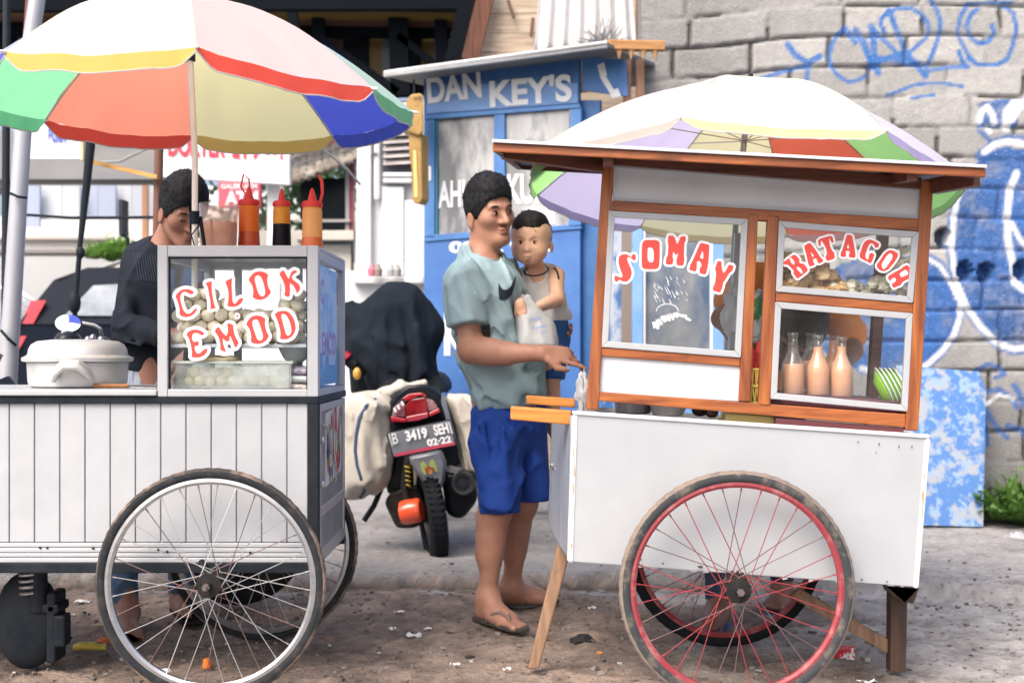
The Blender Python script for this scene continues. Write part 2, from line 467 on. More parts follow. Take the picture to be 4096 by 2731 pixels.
        for A in cor:
            for ax in range(3):
                if A[ax]: continue
                Bc = list(A); Bc[ax] = 1
                fa = f[idx[:, 0]+A[0], idx[:, 1]+A[1], idx[:, 2]+A[2]]; fb = f[idx[:, 0]+Bc[0], idx[:, 1]+Bc[1], idx[:, 2]+Bc[2]]
                ch = (fa < 0) != (fb < 0); t = np.where(ch, fa/np.where(fa == fb, 1, fa-fb), 0)
                p = np.tile(np.array(A, float), (len(idx), 1)); p[:, ax] += t
                acc[ch] += p[ch]; cnt[ch] += 1
        V = s.lo+s.h*(idx+acc/cnt[:, None])
        Q = []
        for ax in range(3):
            o = [i for i in range(3) if i != ax]
            sa = [slice(None)]*3; sb = [slice(None)]*3; sa[ax] = slice(0, -1); sb[ax] = slice(1, None)
            a = ins[tuple(sa)]; b = ins[tuple(sb)]; e = np.argwhere(a != b)
            e = e[(e[:, o[0]] > 0) & (e[:, o[1]] > 0) & (e[:, o[0]] < f.shape[o[0]]-1) & (e[:, o[1]] < f.shape[o[1]]-1)]
            def g(d0, d1):
                q = e.copy(); q[:, o[0]] -= d0; q[:, o[1]] -= d1; return nid[q[:, 0], q[:, 1], q[:, 2]]
            q = np.stack([g(1, 1), g(0, 1), g(0, 0), g(1, 0)], 1)
            fl = a[e[:, 0], e[:, 1], e[:, 2]]
            if ax == 1: fl = ~fl
            q[~fl] = q[~fl][:, ::-1]; Q.append(q)
        return V, np.concatenate(Q)
    def build(s, name, mats, parent=None, colfn=None, relax=1):
        V, Q = s.mesh()
        lab = np.arange(len(V))           # keep the biggest connected piece only
        for _ in range(400):
            m_ = lab[Q].min(1); new = lab.copy(); np.minimum.at(new, Q.ravel(), np.repeat(m_, 4)); new = new[new]
            if (new == lab).all(): break
            lab = new
        u_, c_ = np.unique(lab, return_counts=True); k_ = lab == u_[c_.argmax()]
        if not k_.all(): Q = Q[k_[Q[:, 0]]]; ren = np.cumsum(k_)-1; V = V[k_]; Q = ren[Q]
        for _ in range(relax):
            acc = np.zeros_like(V); cnt = np.zeros(len(V))
            for i in range(4):
                np.add.at(acc, Q[:, i], V[Q[:, (i+1) % 4]]); np.add.at(cnt, Q[:, i], 1)
                np.add.at(acc, Q[:, (i+1) % 4], V[Q[:, i]]); np.add.at(cnt, Q[:, (i+1) % 4], 1)
            V = V*.5+.5*acc/np.maximum(cnt, 1)[:, None]
        o3 = np.array(org(parent)) if parent is not None else np.zeros(3)
        me = bpy.data.meshes.new(name); me.vertices.add(len(V)); me.vertices.foreach_set('co', (V-o3).ravel())
        me.loops.add(len(Q)*4); me.loops.foreach_set('vertex_index', Q.ravel().astype(np.int32))
        me.polygons.add(len(Q)); me.polygons.foreach_set('loop_start', np.arange(0, len(Q)*4, 4, dtype=np.int32))
        me.update(calc_edges=True); me.polygons.foreach_set('use_smooth', [True]*len(Q))
        for m in (mats if isinstance(mats, (list, tuple)) else [mats]): me.materials.append(m)
        if colfn is not None:
            ca = me.color_attributes.new('col', 'FLOAT_COLOR', 'POINT'); C = np.ones((len(V), 4)); C[:, :3] = colfn(V)
            ca.data.foreach_set('color', C.ravel())
        me.validate(); me.update()
        o = bpy.data.objects.new(name, me); COL.objects.link(o)
        if parent is not None: o.parent = parent
        return o
def bbox_field(pts, m, h):
    a = np.array([tuple(p) for p in pts]); return Field(a.min(0)-m, a.max(0)+m, h)
def decal(name, polys, mp, target, matl, parent, off=.003, sub=0.012):
    """flat print laid on a curved surface: dense triangles dropped onto the target along the view from outside"""
    me = target.data; o3 = org(target)
    bvh = BVHTree.FromPolygons([v.co+o3 for v in me.vertices], [tuple(p.vertices) for p in me.polygons])
    mb = MB()
    for c in polys:
        vs, fs = curve_fill([c]) if not isinstance(c, tuple) else c
        bm = bmesh.new()
        bv = [bm.verts.new((*v[:2], 0)) for v in vs]
        for f in fs:
            try: bm.faces.new([bv[i] for i in f])
            except ValueError: pass
        for _ in range(3):
            es = [e for e in bm.edges if e.calc_length() > sub]
            if es: bmesh.ops.subdivide_edges(bm, edges=es, cuts=1); bmesh.ops.triangulate(bm, faces=bm.faces[:])
        bm.verts.index_update(); out = []
        for v in bm.verts:
            p, d = mp(v.co.x, v.co.y); h = bvh.ray_cast(p, d)
            out.append(h[0]+h[1]*off if h[0] is not None and h[1].dot(d) < 0 else (h[0]-d*off if h[0] is not None else None))
        keep = [f for f in bm.faces if all(out[v.index] is not None for v in f.verts)]
        mb.add([q if q is not None else (0, 0, 0) for q in out], [tuple(v.index for v in f.verts) for f in keep]); bm.free()
    return mb.build(name, matl, parent, smooth=True)
def frame(F, up=(0, 0, 1)):
    """columns forward, left, up"""
    F = Vector(F).normalized(); S = Vector(up).cross(F).normalized(); U = F.cross(S)
    return np.array([[F.x, S.x, U.x], [F.y, S.y, U.y], [F.z, S.z, U.z]])
def head_prims(fd, C, R, s=1.0, child=False):
    C = np.array(C); w = lambda f, l, z: C+R@np.array((f, l, z))*s
    E = lambda c, r, k=.02, op='add': fd.ell(w(*c), np.array(r)*s, R, k*s, op)
    Cp = lambda a, b, ra, rb, k=.02, op='add': fd.cap(w(*a), w(*b), ra*s, rb*s, k*s, op)
    E((-.012, 0, .037), (.099, .077, .088)); E((.03, 0, -.03), (.06, .057, .080) if not child else (.05, .05, .06), .04)
    if child:
        E((.01, 0, .04), (.092, .091, .082), .03)
        E((.03, 0, -.025), (.066, .074, .066), .03)
        for q in (-1, 1): E((.050, q*.040, -.042), (.034, .036, .034), .03)
        E((.062, 0, -.080), (.024, .028, .018), .03)
    else:
        for q in (-1, 1):
            Cp((-.005, q*.05, -.055), (.06, q*.018, -.1), .018, .018, .04); E((.055, q*.042, -.022), (.028, .024, .024), .03)
        E((.068, 0, -.1), (.02, .022, .016), .03)
        for q in (-1, 1): Cp((.092, q*.012, .021), (.080, q*.043, .020), .0095, .008, .014)
    for q in (-1, 1): E((.1, q*.031, .001), (.02, .017, .0115), .018, 'sub')
    for q in (-1, 1): E((.079, q*.031, -.001), (.0155, .0165, .0125), .006)
    if child: Cp((.085, 0, -.002), (.098, 0, -.03), .006, .0105, .02)
    else:
        Cp((.089, 0, .010), (.118, 0, -.033), .0075, .0125, .018)
        for q in (-1, 1): E((.1, q*.0135, -.036), (.011, .0085, .0075), .01)
    lw = .75 if child else .9
    E((.0945, 0, -.0605), (.014, .023*lw, .0070), .007); E((.0925, 0, -.0730), (.0145, .020*lw, .0078), .007)
    if not child: E((.078, 0, -.104), (.02, .022, .014), .02)
    for q in (-1, 1): fd.cap(w(.109, 0, -.067), w(.101, q*.022*lw, -.071), .0032*s, .003*s, .003*s, 'sub')
    el_ = .089 if child else .0785
    for q in (-1, 1):
        E((-.010, q*(el_+.002), -.026+(.004 if child else 0)), (.021, .009, .026 if child else .033), .008); E((-.003, q*(el_+.012), -.022), (.012, .006, .020), .006, 'sub')
def head_extras(P_, C, R, s, hairm, root, child=False, closed=False, brows=True):
    """eyes, eyebrows as child meshes"""
    C = np.array(C); w = lambda f, l, z: Vector(C+R@np.array((f, l, z))*s); Rm = Matrix(R.tolist())
    for q in (-1, 1):
        if not closed:
            g_ = 1.25 if child else 1.0
            mb = MB(); mb.mi = 0; mb.ball(w(.0815, q*.031, -.001), Vector((.0140, .0105, .0052))*s*g_, 14, 10, rot=Rm)
            mb.mi = 1; mb.ball(w(.0905, q*.0305+(0 if child else .002), -.0015), Vector((.0062, .0066, .0060))*s*g_, 12, 8, rot=Rm)
            mb.build('eye', [M_eye, M_iris], root, smooth=True, angle=180)
            mb = MB(); mb.tube([w(.0925-abs(t)*.006, q*.031+t*.0145, .0065-t*t*.005+(.001 if t*q > 0 else 0)) for t in (-1, -.5, 0, .5, 1)], [.0008*s, .0021*s, .0024*s, .0022*s, .0010*s], 6)
            mb.build('eyelashes', hairm, root, smooth=True)
        if brows:
            mb = MB(); mb.tube([w((.0955 if not child else .091)-(.5+.5*t)**2*.012, q*(.031+t*.018), .0215+.003*math.sin((t+1)*1.4)) for t in (-1, -.5, 0, .5, 1)], [.0010*s, .0050*s, .0056*s, .0044*s, .0010*s], 6, flat=.6)
            mb.build('eyebrow', hairm, root, smooth=True)
def hair_cap(name, C, R, s, root, matl, slope=.75, off=.015, thick=.014, seed=3, h=.004, top=0.0, low=-.062, spike=.006, front=.1, face=((.085, 0, -.030), (.075, .085, .088))):
    C = np.array(C); fd = Field(C-.16*s, C+.16*s, h); w = lambda f, l, z: C+R@np.array((f, l, z))*s
    fd.ell(w(-.012, 0, .037), np.array((.099+thick, .077+thick*.8, .088+thick+top))*s, R, 0)
    fd.ell(w(.02, 0, .09), np.array((.07, .062, .036+top))*s, R, .03)
    fd.noise(spike*.5, 30, (1, 1, .9), seed); fd.noise(spike*.35, 110, (1, 1, .8), seed+1)
    for q in (-1, 1): fd.ell(w(-.006, q*.092, -.030), np.array((.025, .024, .034))*s, R, .006, 'sub')
    fd.ell(w(*face[0]), np.array(face[1])*s, R, .008, 'sub')
    n = R@np.array((slope, 0, -1.0)); p = w(0, 0, off)
    fd.half(p, n, .01); fd.half(w(0, 0, low), R@np.array((0, 0, -1.0)), .01)
    fd.half(w(front, 0, 0), R@np.array((1.0, 0, 0)), .01)
    o = fd.build(name, matl, root, relax=1)
    # short tufts combed forward and up over the cap
    me = o.data; rt_ = random.Random(seed); o3 = org(root); vs = me.vertices; nv = len(vs); v_ = [tuple(v.co) for v in vs]; f_ = [tuple(p.vertices) for p in me.polygons]
    for _ in range(2600):
        q = vs[rt_.randrange(nv)]; nn = q.normal; p = q.co; loc = R.T@(np.array(p+o3)-C)/s
        fw = Vector(R@np.array((.7, rt_.uniform(-.5, .5), -.25-(.9 if loc[2] < .05 else 0)))); d = (nn*rt_.uniform(.25, .6)+(fw-nn*fw.dot(nn)).normalized()).normalized(); L = rt_.uniform(.007, .017)*s; e = d.cross(nn).normalized()*rt_.uniform(.0008, .0022)
        b = p-nn*.001; k = len(v_); v_ += [tuple(b-e), tuple(b+e), tuple(b+d*L)]; f_.append((k, k+1, k+2))
    m2 = bpy.data.meshes.new(name); m2.from_pydata(v_, [], f_); m2.materials.append(matl); m2.polygons.foreach_set('use_smooth', [True]*len(f_)); m2.update(); o.data = m2
    return o
M_eye = mat('eye_white', (.22, .19, .18), .4)
M_iris = mat('iris_dark', (.012, .008, .006), .15)
def skin(name, c, red=(.30, .09, .06)):
    return mat(name, c, .48, col2=(c[0]*.86, c[1]*.8, c[2]*.78), scale=14, bump=.0006, bscale=160, sss=.12, attr='col', spec=.4)
# ================================================================ GROUND
def s_noise(x, y, s, k=0): return mnoise.noise(Vector((x*s, y*s, 3.1*k)))
def build_ground():
    xs = np.arange(-3.4, 4.6, .022); ys = np.arange(2.3, 7.9, .022); nx, ny = len(xs), len(ys)
    V = np.zeros((ny, nx, 3)); Cc = np.ones((ny, nx, 4))
    for j, y in enumerate(ys):
        for i, x in enumerate(xs):
            e = min(1, (x-xs[0])/.3, (xs[-1]-x)/.3, (y-ys[0])/.2, (ys[-1]-y)/.3)
            n1 = s_noise(x, y, 1.3); n2 = s_noise(x, y, 6, 1); n3 = s_noise(x, y, 22, 2); n4 = s_noise(x, y, 55, 4)
            # edge of the old asphalt, broken, running across behind the carts
            eb = 5.42+.10*n1+.07*n2+.05*n3-.25*max(0, x-.9)+(.25*max(0, x-2.0))
            a = min(1, max(0, (y-eb)/.05))
            lump = mnoise.turbulence(Vector((x*9, y*9, 0)), 3, False)
            dirt = .008*n2+.014*(lump-.5)+.007*n3+.005*n4
            rut = 0.0
            if x > 1.2: rut = -.012*max(0, math.sin((y+.12*x+.1*n1)*17))*min(1, (x-1.2)*2)*max(0, 1-abs(y-4.4)/1.0)
            z = (dirt*(1-.6*a)+rut-.004)*1.0+a*.045-.020*(1-a)*max(0, 1-abs(y-eb+.06)/.1)
            V[j, i] = (x, y, z*e-.004)
            # material amounts: brown dirt, pale dusty concrete, grey asphalt
            pale = max(0, min(1, (3.72+.1*n1+.14*n2-y)/.16))
            if x > .55: pale = max(pale, max(0, min(1, .25+n1*.9+n2*.6+(x-1.2)*.45)))
            pale = max(pale, max(0, min(1, (1-abs(y-5.15)/.22)))*max(0, min(1, (x-.35)*4))*max(0, min(1, (1.1-x)*4)))
            d = np.array((.185, .140, .112))*(1+.5*n2+.42*n3+.45*n4+.3*n1)
            p = np.array((.40, .372, .345))*(1+.25*n2+.28*n3+.28*n4)
            g = np.array((.225, .215, .210))*(1+.22*n2+.22*n3+.3*n4+.35*n1)
            c = d*(1-pale)+p*pale; c = c*(1-a)+g*a
            if x > 1.1:
                t = min(1, (x-1.1)*1.5)*(1-a*.3); g2 = np.array((.31, .298, .288))*(1+.3*n2+.3*n3+.3*n4+.25*n1); c = c*(1-t)+g2*t
            cr_ = max(0, 1-abs(y-eb+.015+.03*n3)/(.030+.02*n2))*min(1, max(0, 1.3-x)*2); c = c*(1-.72*cr_)
            Cc[j, i, :3] = np.clip(c, .01, .8)
    me = bpy.data.meshes.new('ground'); me.vertices.add(nx*ny); me.vertices.foreach_set('co', V.reshape(-1))
    I = np.arange(nx*ny).reshape(ny, nx); Q = np.stack([I[:-1, :-1], I[:-1, 1:], I[1:, 1:], I[1:, :-1]], -1).reshape(-1, 4)
    me.loops.add(len(Q)*4); me.loops.foreach_set('vertex_index', Q.ravel().astype(np.int32)); me.polygons.add(len(Q))
    me.polygons.foreach_set('loop_start', np.arange(0, len(Q)*4, 4, dtype=np.int32)); me.update(calc_edges=True)
    me.polygons.foreach_set('use_smooth', [True]*len(Q))
    ca = me.color_attributes.new('col', 'FLOAT_COLOR', 'POINT'); ca.data.foreach_set('color', Cc.ravel())
    M = mat('ground_soil', (.2, .16, .13), .9, attr='col', col2=(.07, .055, .045), scale=42, lo=.58, hi=.74, col3=(.42, .38, .34), sc3=75, lo3=.63, hi3=.74, bump=.010, bscale=55, detail=9)
    me.materials.append(M); me.validate()
    o = bpy.data.objects.new('ground', me); COL.objects.link(o); o['kind'] = 'structure'
    mb = MB(); mb.add([(-90, -30, -.03), (90, -30, -.03), (90, 120, -.03), (-90, 120, -.03)], [(0, 1, 2, 3)])
    o = mb.build('road', mat('far_road', (.2, .2, .205), .9, col2=(.26, .25, .25), scale=1.2, bump=.004, bscale=40)); o['kind'] = 'structure'
    return V
GV = build_ground()
def gz(x, y):
    i = int((x+3.4)/.022); j = int((y-2.3)/.022)
    return float(GV[min(max(j, 0), GV.shape[0]-1), min(max(i, 0), GV.shape[1]-1), 2])
# ---------- loose stones and grit: nobody could count them
mb = MB(); rr = random.Random(5)
for i in range(9000):
    y = 2.9+4.0*rr.random()**1.5; x = rr.uniform(-.52*y-.2, .52*y+.2); 
    if y > 5.5 and rr.random() < .8: continue
    r = .0022+.009*rr.random()**4
    mb.mi = rr.choice((0, 0, 0, 2, 2, 2, 2, 3, 3, 1) if rr.random() < .6 else (0, 2, 3))
    p0 = Vector((x, y, gz(x, y)+r*.25)); ph = rr.random()*6
    pts = [p0+Vector((math.cos(ph+a*2.1)*r*rr.uniform(.7, 1.4), math.sin(ph+a*2.1)*r*rr.uniform(.7, 1.4), rr.uniform(-.4, .1)*r)) for a in range(3)]
    pts += [p+Vector((rr.uniform(-.2, .2)*r, rr.uniform(-.2, .2)*r, r*rr.uniform(.5, 1.0))) for p in pts]
    mb.add(pts, [(3, 4, 5), (0, 1, 4, 3), (1, 2, 5, 4), (2, 0, 3, 5)])
o = mb.build('gravel', [mat('stone_grey', (.23, .205, .185), .9), mat('stone_pale', (.42, .39, .36), .9), mat('stone_brown', (.16, .12, .095), .9), mat('stone_dark', (.09, .08, .075), .9)])
o['kind'] = 'stuff'; o['label'] = 'small loose stones and grit scattered over the dirt'
# ---------- litter
def litter(name, label, cat, u, v, fn, m, group=None, rz=0, z=0.006):
    Y = 1250/(v-352); X = (u-512)/1250*Y; mbx = MB(); fn(mbx)
    o = mbx.build(name, m, bevel=0); o.location = (X, Y, gz(X, Y)+z); o.rotation_euler[2] = rz
    tag(o, label, cat, group); return o
def scrap(w, d, k):
    def f(m):
        r = random.Random(k)
        m.grid(lambda s, t: ((s-.5)*w*(1+.2*r.uniform(-1, 1)), (t-.5)*d*(1+.2*r.uniform(-1, 1)), .006+.012*mnoise.noise(Vector((s*3+k, t*3, k)))), 5, 4)
    return f
M_paper = mat('paper_white', (.72, .73, .74), .7, col2=(.55, .53, .5), scale=30)
lits = [(236, 410, 'small torn white paper scrap beside the left cart wheel', 414, 618, .03, .02), 
        ]
for u, v, w, d, lab in ((414, 630, .05, .05, 'largest torn white paper scrap on the dirt left of the sandals'), (399, 610, .035, .02, 'small white paper scrap nearest the scooter tyre'),
                        (392, 627, .03, .02, 'leftmost white paper scrap beside the larger torn one'), (428, 626, .028, .018, 'small white paper scrap right of the larger torn one'),
                        (455, 664, .03, .02, 'pale plastic scrap in front of the near sandal'), (507, 668, .028, .012, 'thin pale scrap left of the pole foot'),
                        (83, 598, .06, .04, 'crumpled translucent plastic scrap left of the jeans leg'), (71, 612, .028, .02, 'beige card scrap below the crumpled plastic'),
                        (107, 619, .03, .018, 'pinkish white wrapper scrap touching the left cart wheel'), (624, 618, .02, .012, 'white chip beside the red wheel of the brown cart'),
                        (850, 657, .025, .022, 'white paper scrap next to the red packet'), (592, 605, .03, .02, 'yellowish scrap between pole and red wheel'),
                        (868, 676, .06, .02, 'flat white streak of paper at the brown leg foot')):
    litter('paper_scrap', lab, 'litter', u, v, scrap(w, d, u), M_paper, 'scraps of paper and plastic on the dirt')
def roll(m):
    m.tube([(-.055, 0, .012), (-.03, 0, .016), (.02, 0, .016), (.03, 0, .012), (.055, .004, .013)], [.011, .014, .014, .011, .013], 12)
litter('snack_wrapper', 'rolled yellow wrapper on the dirt under the left cart', 'wrapper', 90, 649, roll, mat('yellow_wrap', (.55, .42, .07), .35, bump=.004, bscale=60), rz=-.05)
litter('bottle_cap', 'orange plastic cap seen through the spokes of the left wheel', 'bottle cap', 207, 664, lambda m: m.lathe([(.013, 0), (.015, .006), (.013, .028), (.009, .032), (.0, .033)], n=16), mat('orange_cap', (.75, .2, .03), .4))
litter('red_packet', 'crushed red and white packet behind the red wheel', 'packet', 843, 652, lambda m: m.box((0, 0, .015), (.075, .03, .03), Matrix.Rotation(.3, 3, 'X')), mat('red_packet', (.5, .03, .05), .4, col2=(.8, .75, .75), scale=30, lo=.55, hi=.6), rz=-.15)
for u, v, l, a, lab in ((88, 632, .05, 1.1, 'short bamboo skewer leaning on the dirt'), (107, 625, .12, -.1, 'long bamboo skewer lying flat by the wheel')):
    litter('bamboo_skewer', lab, 'skewer', u, v, lambda m: m.tube([(-l/2, 0, .004), (l/2, 0, .01)], .002, 6), mat('bamboo', (.6, .42, .22), .6), 'bamboo skewers dropped on the dirt', rz=a)
for u, v, c, lab, r in ((106, 637, (.5, .12, .04), 'rusty orange leaf scrap left of the wheel', .02), (63, 634, (.03, .03, .03), 'small black lump left of the skewers', .022),
                        (150, 664, (.6, .14, .05), 'small orange shell fragment inside the near wheel', .012), (165, 665, (.75, .75, .74), 'white pebble-like lump inside the near wheel', .016),
                        (600, 650, (.6, .28, .1), 'orange brown crumb left of the red wheel', .009), (582, 637, (.03, .028, .03), 'black clod between the pole and the red wheel', .03),
                        (330, 635, (.2, .13, .1), 'brown clod right of the left cart wheels', .018), (470, 652, (.04, .035, .035), 'dark clod in front of the near sandal', .012)):
    o = litter('lump', lab, 'litter', u, v, lambda m: m.ball((0, 0, r*.3), (r*1.5, r, r*.6), 9, 6, .5), mat('lump%d' % u, c, .8, bump=.004, bscale=60), z=0)
# ================================================================ GRAFFITI WALL
def seg_d(px, pz, pts):
    best = 9.
    for (ax, az), (bx, bz) in zip(pts[:-1], pts[1:]):
        dx, dz = bx-ax, bz-az; L = dx*dx+dz*dz+1e-9
        t = max(0, min(1, ((px-ax)*dx+(pz-az)*dz)/L)); d = math.hypot(px-ax-t*dx, pz-az-t*dz)
        if d < best: best = d
    return best
def build_wall():
    YW = 7.2
    A = lambda L: [((800+x/8.96-512)/FPX*YW, 1+(352-y/8.96)/FPX*YW) for x, y in L]
    Bq = lambda L: [((900+x/5.226-512)/FPX*YW, 1+(352-100-y/5.226)/FPX*YW) for x, y in L]
    Cq = lambda L: [((625+x/5.896-512)/FPX*YW, 1+(352-y/5.896)/FPX*YW) for x, y in L]
    px = YW/FPX
    blue = [(A(l), w*px) for l, w in (
        ([(400,255),(330,310),(285,400),(265,500),(280,600),(340,680),(430,730),(520,720),(600,670)], 1.9),
        ([(400,240),(440,300),(490,380)], 2.6), ([(500,270),(560,370),(600,470),(650,600)], 3.4), ([(640,230),(655,350),(670,500),(700,655)], 3.0),
        ([(650,240),(720,330),(830,440),(900,500)], 2.2), ([(680,530),(800,530),(930,545),(1060,570)], 3.4), ([(700,560),(820,500),(920,480)], 2.4),
        ([(760,290),(730,230),(735,160),(800,95),(900,70),(1010,75),(1090,125),(1145,200),(1150,290)], 2.1),
        ([(800,90),(840,200),(890,320),(930,430),(1000,540),(1060,600),(1125,680)], 2.9), ([(1140,330),(1060,400),(980,470)], 2.0),
        ([(1170,-20),(1220,80),(1260,200),(1245,320),(1190,470),(1130,610)], 2.2), ([(1070,610),(1120,680),(1160,630),(1300,605),(1500,600)], 2.1),
        ([(1490,60),(1440,140),(1410,270),(1440,370),(1500,480),(1570,565)], 2.1),
        ([(1590,80),(1530,130),(1490,230),(1520,330),(1600,390),(1690,370),(1740,300),(1720,230)], 2.3),
        ([(1830,60),(1910,120),(1935,260),(1910,400),(1860,530),(1760,580),(1600,580),(1500,520)], 2.2),
        ([(1420,460),(1450,540),(1500,600)], 2.2), ([(780,850),(900,810),(1020,760),(1150,745),(1300,745),(1460,775)], 1.6), ([(1000,880),(1100,860),(1200,850)], 1.4),
        ([(1500, 30), (1700, 15), (1900, 20)], 1.4))]
    blue += [(Cq([(960,260),(1000,320),(1080,370),(1150,330)]), 3*px), (Cq([(1080,380),(900,430),(780,470)]), 2*px), (Cq([(1085,380),(1068,490)]), 2.2*px)]
    outl = [(Bq(l), w*px) for l, w in (
        ([(340,430),(296,520),(276,620),(266,740),(276,860),(296,960),(316,1060),(306,1140),(276,1230),(216,1310),(130,1390),(0,1440),(-200,1400)], 5.6),
        ([(310,980),(350,1080),(420,1180),(510,1270),(600,1305),(660,1295),(760,1240)], 5.8), ([(420,290),(500,225),(570,205),(660,215),(760,260)], 5.8),
        ([(100,800),(150,820),(210,855),(262,940),(300,1030)], 4.8), ([(410,160),(450,190),(470,215)], 2.4), ([(400,1410),(450,1380),(520,1390),(550,1430),(500,1450)], 2.6),
        ([(470,1520),(520,1510),(590,1560),(610,1600)], 3.0), ([(600,1490),(625,1530),(660,1600)], 3.6), ([(440, 1600), (500, 1700), (560, 1760)], 3.0), ([(560,1700),(640,1720),(700,1800)], 3),
        ([(400, 1500),(440,1620),(460,1800)], 2.6))]
    white = [(Bq(l), w*px) for l, w in (
        ([(335,440),(298,520),(280,620),(270,740),(280,860),(300,960),(320,1060),(310,1140),(280,1230),(220,1310),(130,1390),(0,1440),(-200,1400)], 3.4),
        ([(310,980),(350,1080),(420,1180),(510,1270),(600,1300),(660,1290),(760,1230)], 3.6), ([(440,270),(500,228),(570,215),(660,230),(760,270)], 3.9),
        ([(110,810),(150,830),(210,865),(260,940),(300,1030)], 2.6), ([(610,380),(575,470),(560,600),(560,720),(590,860),(600,950),(650,990),(760,980)], 4.2),
        ([(580,640),(620,720),(660,770),(740,800)], 3.0), ([(412,110),(425,60),(455,35),(485,80),(492,120)], 3.8), ([(455,140),(470,165)], 3.0),
        ([(555,140),(560,60),(600,15),(660,-10)], 5.2), ([(585,100),(620,40),(680,0)], 4.2), ([(430,1600),(520,1540),(600,1560)], 2.2))]
    fills = [Bq([(330,440),(420,300),(520,250),(760,260),(900,700),(760,1230),(660,1270),(600,1280),(510,1240),(420,1150),(320,1000),(290,800),(300,600)]),
             Bq([(-100,820),(100,800),(210,860),(270,960),(310,1060),(290,1180),(210,1290),(130,1370),(0,1430),(-300,1400),(-460,1250),(-500,1000),(-300,850)]),
             Bq([(400,20),(500,0),(600,0),(620,140),(540,140),(400,140)])]
    def inside(x, z, c):
        r = False
        for i in range(len(c)):
            a, b = c[i-1], c[i]
            if (a[1] > z) != (b[1] > z) and x < (b[0]-a[0])*(z-a[1])/(b[1]-a[1])+a[0]: r = not r
        return r
    def bb(L): return (min(p[0] for p in L)-.06, max(p[0] for p in L)+.06, min(p[1] for p in L)-.06, max(p[1] for p in L)+.06)
    blue = [(l, w, bb(l)) for l, w in blue]; outl = [(l, w, bb(l)) for l, w in outl]; white = [(l, w, bb(l)) for l, w in white]; fb = [bb(l) for l in fills]
    RH = .1755; BL = .448
    rx = lambda u: (u-512)/FPX*YW
    offs = {0: rx(845), 1: rx(829), 2: rx(869), 3: rx(893), 4: rx(860)}
    HO = [((400-512+546)/1, 0)]
    holes = [((900+x/5.226-512)/FPX*YW, 1+(252-y/5.226)/FPX*YW) for x, y in ((225, 715), (342, 888), (448, 898), (632, 886), (740, 890))]
    st = .0125
    xs = np.arange(.745, 4.7, st); zs = np.arange(-.05, 4.05, st); nx, nz = len(xs), len(zs)
    V = np.zeros((nz, nx, 3)); Cc = np.ones((nz, nx, 4))
    cb = np.array((.022, .088, .27)); cw = np.array((.56, .58, .60))
    for j, z in enumerate(zs):
        for i, x in enumerate(xs):
            n1 = mnoise.noise(Vector((x*2.2, 0, z*2.2))); n2 = mnoise.noise(Vector((x*9, 2, z*9))); n3 = mnoise.noise(Vector((x*30, 5, z*30)))
            w = (.085*max(0, rx(830)-x)) + .012*n1
            zz = z+w-3.0
            r = math.floor(-zz/RH); fz = -zz/RH-r
            of = offs.get(r, random.Random(r*7+3).uniform(0, BL)); q = (x-of+.02*n1*0+.012*n2)/BL; c = math.floor(q); fx = q-c
            dz = min(fz, 1-fz)*RH; dx = min(fx, 1-fx)*BL
            rb = random.Random(r*91+c*7)
            tw = rb.uniform(-.006, .006); tone = rb.uniform(.82, 1.12); jw = .006+.004*n2
            d = min(dx, dz+.003)
            # recessed joint with ragged lips; some joints are smeared full of mortar
            full = mnoise.noise(Vector((x*1.7+9, 7, z*3.1)))
            dep = .0 if d > jw+.010 else (1 if d < jw else 1-(d-jw)/.010)
            dep *= 1.0 if full < .05 else (.35 if full < .25 else .05)
            y = YW+.024*dep+tw-.002*n2-.002*n3
            mask = max(0, min(1, (1.72-z)*1.5+.3*n1)) if x > 1.9 else 0
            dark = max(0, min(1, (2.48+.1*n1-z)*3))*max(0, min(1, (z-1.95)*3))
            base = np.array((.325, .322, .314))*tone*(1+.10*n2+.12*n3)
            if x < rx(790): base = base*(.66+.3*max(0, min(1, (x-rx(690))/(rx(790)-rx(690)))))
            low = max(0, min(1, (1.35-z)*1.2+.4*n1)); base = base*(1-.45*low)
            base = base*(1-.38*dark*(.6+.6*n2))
            for hx, hz in holes:
                hd = math.hypot((x-hx), (z-hz)*.85)
                if hd < .047: y += .11; base = base*.35
            c_ = base*(1-.78*dep)
            for f_, b_ in zip(fills, fb):
                if b_[0] < x < b_[1] and b_[2] < z < b_[3] and inside(x+.02*n2, z+.02*n2, f_):
                    a = max(.5, min(.98, .92+.5*n2-.25*n3+.3*n1)); c_ = c_*(1-a)+(cb*(1+.35*n1+.25*n3))*a
            for L_, w_, b_ in outl:
                if b_[0] < x < b_[1] and b_[2] < z < b_[3]:
                    dd = seg_d(x, z, L_); a = max(0, min(1, (w_*1.15-dd)/(w_*.5)))*.85; c_ = c_*(1-a)+cb*1.1*a
            for L_, w_, b_ in white:
                if b_[0] < x < b_[1] and b_[2] < z < b_[3]:
                    dd = seg_d(x, z, L_); a = max(0, min(1, (w_*1.1-dd)/(w_*.45)))*.92; c_ = c_*(1-a)+cw*(1-.4*dep)*a
            for L_, w_, b_ in blue:
                if b_[0] < x < b_[1] and b_[2] < z < b_[3]:
                    dd = seg_d(x, z, L_)/1.15; a = max(0, min(1, (w_*1.15-dd)/(w_*.5)))*(.90+.2*n2); c_ = c_*(1-a)+np.array((.030, .125, .36))*a
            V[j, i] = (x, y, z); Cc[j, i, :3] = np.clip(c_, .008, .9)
    me = bpy.data.meshes.new('block_wall'); me.vertices.add(nx*nz); me.vertices.foreach_set('co', V.reshape(-1))
    I = np.arange(nx*nz).reshape(nz, nx); Q = np.stack([I[:-1, :-1], I[:-1, 1:], I[1:, 1:], I[1:, :-1]], -1).reshape(-1, 4)
